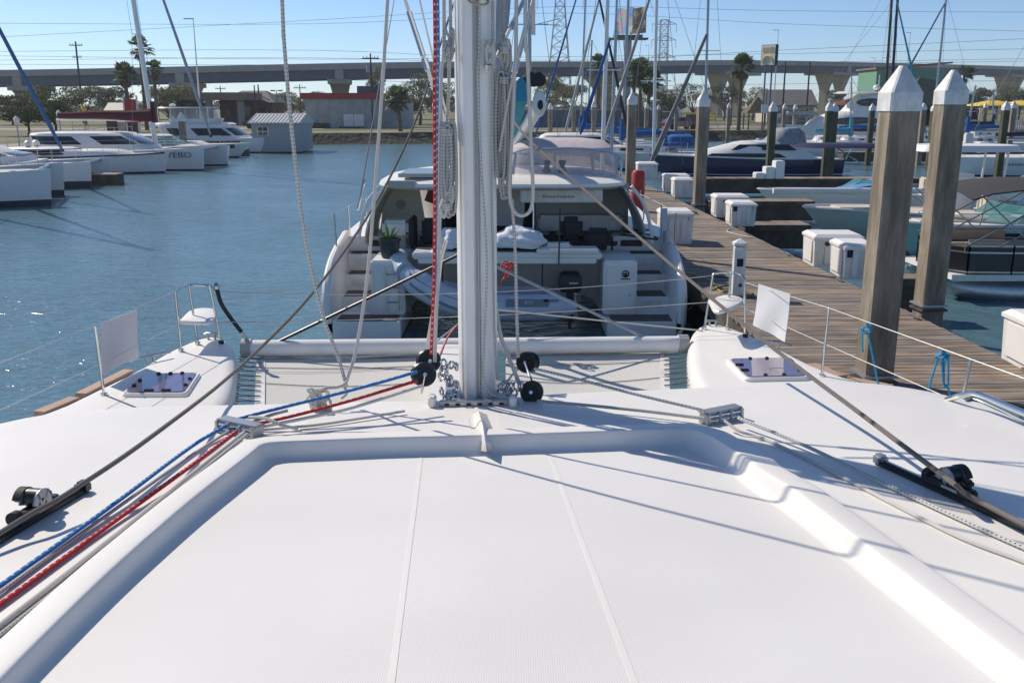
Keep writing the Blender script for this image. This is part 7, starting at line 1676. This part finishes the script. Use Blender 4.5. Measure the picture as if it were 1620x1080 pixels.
for k in range(20):
    c = PD(700+rnd.uniform(-4, 22), 574+k*2.8, Yb-.1+rnd.uniform(-.04, .04)); a0 = rnd.uniform(0, PI); mb = MB(); mb.tube([c+Vector((.016*math.cos(a)*math.cos(a0), .016*math.cos(a)*math.sin(a0), .020*math.sin(a))) for a in [2*PI*j/12 for j in range(12)]], .0065, 6, closed=True); ob(mb, 'link', STEEL, t)
t = thing('shackle_cluster', 'dark shackles and snap hooks right of the mast foot', 'shackles', tuple(PD(805, 615, Yb-.1)))
for k in range(9):
    c = PD(792+k*4.2, 612+rnd.uniform(-6, 9), Yb-.14+rnd.uniform(-.04, .04)); a0 = rnd.uniform(0, PI); mb = MB(); mb.tube([c+Vector((.022*math.cos(a)*math.cos(a0), .022*math.cos(a)*math.sin(a0), .024*math.sin(a))) for a in [2*PI*j/12 for j in range(12)]], .006, 6, closed=True); ob(mb, 'link', MASTG if k % 2 else STEEL, t)
for x, y in ((684, 634), (812, 634)):
    mb = MB(); mb.box(PR(x, y, .03), (.04, .07, .06), bev=.008); tag(mb.build('halyard_stopper', GEL), {684: 'white bracket left of mast foot', 700: 'white bracket touching mast foot on its left', 790: 'white bracket touching mast foot on its right', 812: 'white bracket under the lower right block'}[x], 'bracket')
# ------------------------------------------------ deck organisers
def organiser(lab, a, c, h=.058, cols=3, flip=1):
    A, Cc = PR(*a), PR(*c); d = (Cc-A); L = d.length; rz = math.atan2(d.y, d.x); m_ = A.lerp(Cc, .5); t = thing('deck_organiser', lab, 'organiser', tuple(m_), rz)
    q = MB(); q.box((0, 0, .008), (L, .075, .010), bev=.003); q.build('base_plate', ALU, t); q = MB(); q.box((0, .012, h), (L, .065, .010), bev=.003); q.build('top_plate', MASTG, t)
    for k in range(cols+1):
        x = -L/2+.012+(L-.024)*k/cols; q = MB(); q.box((x, 0, h*.5+.004), (.014 if 0 < k < cols else .02, .07, h-.008), bev=.004); q.build('cheek', MASTG if 0 < k < cols else ALU, t)
    for k in range(cols):
        for z in (h*.30, h*.72):
            x = -L/2+.012+(L-.024)*(k+.5)/cols; q = MB(); q.tube([(x-(L/cols)*.36, -.015, z), (x, -.015, z), (x+(L/cols)*.36, -.015, z)], .011, 12, rs=[.0145, .010, .0145]); q.build('sheave', STEEL, t)
    return t
organiser('grey six sheave deck organiser at the left roof corner', (348, 681), (410, 692), cols=3)
organiser('grey six sheave deck organiser at the right roof corner', (1112, 671), (1170, 661), cols=3)
# running lines over the roof, left side
def rl(lab, pts, r, m, sm=True): return line('deck_line', lab, [PR(x, y, dz) for x, y, dz in pts], r, m, 'rope', None, sm)
rl('blue control line running from left organiser to the near corner', ((362, 670, .040), (300, 708, .03), (180, 797, .03), (0, 926, .012), (-120, 1010, .012)), .0082, RBLUE)
rl('grey flecked control line tucked between blue and red', ((368, 678, .02), (300, 722, .03), (150, 828, .01), (0, 936, .010), (-120, 1020, .01)), .0070, RGREYF)
rl('red control line running from left organiser to the near corner', ((374, 682, .035), (300, 738, .03), (170, 832, .012), (0, 955, .010), (-120, 1040, .010)), .0085, RRED)
rl('thick white control line right of the red one', ((386, 684, .035), (300, 752, .02), (170, 856, .010), (0, 988, .010), (-120, 1078, .010)), .0088, RWHITE)
rl('thin white control line innermost of the left bundle', ((392, 686, .035), (300, 760, .02), (170, 868, .009), (0, 1003, .009), (-120, 1095, .009)), .0060, RGREYF)
rl('blue line from left organiser up to the mast blocks', ((364, 666, .045), (420, 651, .085), (560, 616, .16), (660, 588, .22)), .0085, RBLUE)
rl('red line from left organiser up to the mast blocks', ((408, 670, .05), (470, 656, .08), (560, 632, .12), (660, 602, .18)), .0085, RRED)
rl('white line from left organiser up to the mast blocks', ((408, 676, .04), (480, 662, .06), (560, 644, .09), (668, 610, .14)), .0085, RWHITE)
rl('lower white line trailing on the roof behind organiser', ((410, 680, .02), (470, 675, .015), (530, 668, .015), (640, 650, .02)), .007, RWHITE)
rl('short frayed line end lying across the blue line', ((392, 660, .06), (418, 661, .09), (445, 672, .07), (470, 678, .03)), .0085, RGREYF)
rl('short loose rope end parallel to the blue line', ((398, 668, .04), (430, 656, .07), (455, 649, .09)), .0085, RGREYF)
# knot where the two slack lines meet the deck lines
t = thing('line_knot', 'untidy white rope knot standing over the red and blue lines', 'rope knot', tuple(PR(500, 665))); Yk = 4.72
for pts in (((548, 606), (535, 612), (515, 614), (500, 622), (492, 640), (498, 652), (507, 646), (510, 628)), ((545, 612), (548, 622), (540, 630)), ((505, 615), (494, 628), (495, 642), (488, 662), (482, 668), (492, 672), (503, 664), (504, 640), (500, 626)), ((510, 640), (500, 655), (485, 662), (483, 670), (500, 672), (506, 664), (503, 650)), ((498, 630), (512, 634), (520, 628), (516, 618), (504, 622), (502, 632))):
    mb = MB(); mb.tube(cat([PD(x, y, Yk-.02*i % .05) for i, (x, y) in enumerate(pts)], 6), .0088, 6); ob(mb, 'strand', RWHITE if len(pts) != 6 else RFLECK, t)
for q_ in range(5):
    v = [(500+rnd.uniform(-16, 22), 640+rnd.uniform(-28, 26)) for _ in range(6)]; mb = MB(); mb.tube(cat([PD(x, y, Yk-.05+rnd.uniform(-.03, .03)) for x, y in v], 6), .0075, 6); ob(mb, 'strand', RWHITE, t)
# right side
rl('flecked line from upper right block to right organiser', ((845, 583, .20), (900, 596, .17), (1000, 622, .12), (1118, 650, .07)), .0080, RFLECK)
rl('grey line from lower right block to right organiser', ((850, 634, .03), (920, 640, .03), (1020, 650, .03), (1116, 662, .03)), .0085, RGREYF)
rl('flecked sheet running from right organiser to lower right', ((1168, 661, .05), (1270, 703, .03), (1400, 765, .015), (1500, 812, .012), (1620, 866, .012), (1720, 905, .012)), .0085, RFLECK)
rl('slack white sheet wandering beside the flecked one', ((1146, 665, .05), (1170, 682, .02), (1204, 692, .009), (1270, 722, .009), (1340, 758, .009), (1420, 800, .009), (1520, 850, .009), (1620, 888, .009), (1720, 930, .009)), .0072, RWHITE)
# jib sheets
line('jib_sheet', 'dark grey jib sheet rising from the left car', [PR(-60, 880, .03), PR(20, 830, .06), PR(60, 806, .08), PR(110, 778, .095), PR(240, 690, .17)]+[PD(*p) for p in ((380, 580, 5.3), (500, 457, 6.2), (600, 312, 7.2), (662, 180, 8.0), (700, 60, 8.7), (740, -60, 9.0))], .0095, RGREY)
line('jib_sheet', 'dark grey jib sheet descending to the right car', [PD(*p) for p in ((800, 170, 9.0), (838, 222, 8.2), (1000, 366, 6.7), (1195, 528, 5.1), (1380, 668, 3.95))]+[PR(1500, 758, .12)]+[PR(1530, 782, .06), PR(1575, 806, .05), PR(1660, 850, .05)], .0105, RGREY)
# genoa tracks with cars
def track(lab, a, c, car_f, lab2, mirror=1):
    A, Cc = PR(*a, .012), PR(*c, .012); d = Cc-A; L = d.length; rz = math.atan2(d.y, d.x); pit = -math.asin(d.z/L)
    T = Matrix.Translation(A) @ Matrix.Rotation(rz, 4, 'Z') @ Matrix.Rotation(pit, 4, 'Y')
    t = thing('genoa_track', lab, 'track', tuple(A)); q = MB(); q.box((L/2, 0, 0), (L, .032, .022), T=T, bev=.003); q.box((L/2, 0, .013), (L, .02, .006), T=T); ob(q, 'rail', BLACKP, t)
    q = MB(); q.box((L/2, 0, .0175), (L*.98, .010, .003), T=T); ob(q, 'rail_groove', STEEL, t)
    q = MB(); q.box((L-.02 if mirror > 0 else .02, 0, .012), (.06, .05, .05), T=T, bev=.012); ob(q, 'end_stop', MASTG if mirror < 0 else BLACKP, t)
    x = L*car_f; c_ = thing('genoa_car', lab2, 'track car', tuple(T @ Vector((x, 0, .02))))
    q = MB(); q.box((x, 0, .032), (.24, .048, .036), T=T, bev=.008); ob(q, 'slider', BLACKP, c_)
    q = MB(); q.cyl((x-.13, 0, .04), (x-.10, 0, .04), .026, n=14); q.v = [tuple(T @ Vector(v)) for v in q.v]; ob(q, 'end_roller', BLACKR, c_)
    q = MB(); q.box((x+.02, -.0255, .03), (.08, .002, .010), T=T); ob(q, 'label_strip', GREYF, c_)
    def arch(y, r0, r1, m, nm, a0=5, a1=165, w=.006):
        q = MB(); ri = []
        for k in range(13):
            a_ = R(a0+(a1-a0)*k/12); ri.append([T @ Vector((x+math.cos(a_)*r_*.95, y+dy, .045+math.sin(a_)*r_*1.15)) for r_, dy in ((r0, 0), (r1, 0), (r1, w), (r0, w))])
        q.loft(ri); return ob(q, nm, m, c_)
    arch(-.030, .026, .055, MASTG, 'cheek_plate'); arch(.024, .026, .055, MASTG, 'cheek_plate')
    arch(.026, .032, .058, BLACKR, 'rope_guard', 25, 150, .030)
    for a_ in (55, 115):
        q = MB(); q.box((x+math.cos(R(a_))*.028, -.027, .045+math.sin(R(a_))*.03), (.012, .006, .06), T=T, ry=R(90-a_)); ob(q, 'cheek_spoke', MASTG, c_)
    q = MB(); q.cyl((x, -.022, .075), (x, .022, .075), .034, n=18); q.v = [tuple(T @ Vector(v)) for v in q.v]; ob(q, 'sheave', BLACKP, c_)
    q = MB(); q.box((x+.07, .01, .065), (.05, .04, .03), T=T, bev=.01); ob(q, 'cam_lever', BLACKP, c_)
track('black genoa track at the left edge of the roof', (-70, 893), (136, 772), .57, 'jib sheet car on the left track', 1)
track('black genoa track at the right side of the roof', (1388, 729), (1700, 870), .43, 'jib sheet car on the right track', -1)

# ------------------------------------------------ thin harbour haze
hm = bpy.data.materials.new('harbour_haze'); hm.use_nodes = True; nt = hm.node_tree; nt.nodes.remove(nt.nodes['Principled BSDF'])
pv = nt.nodes.new('ShaderNodeVolumePrincipled'); pv.inputs['Color'].default_value = (.86, .91, .97, 1); pv.inputs['Density'].default_value = .00032; pv.inputs['Anisotropy'].default_value = .2
nt.links.new(pv.outputs[0], nt.nodes['Material Output'].inputs['Volume'])
mb = MB(); mb.box((0, 440, 18.5), (1300, 1100, 44)); hz = mb.build('haze', hm, sharp=0); tag(hz, kind='stuff')
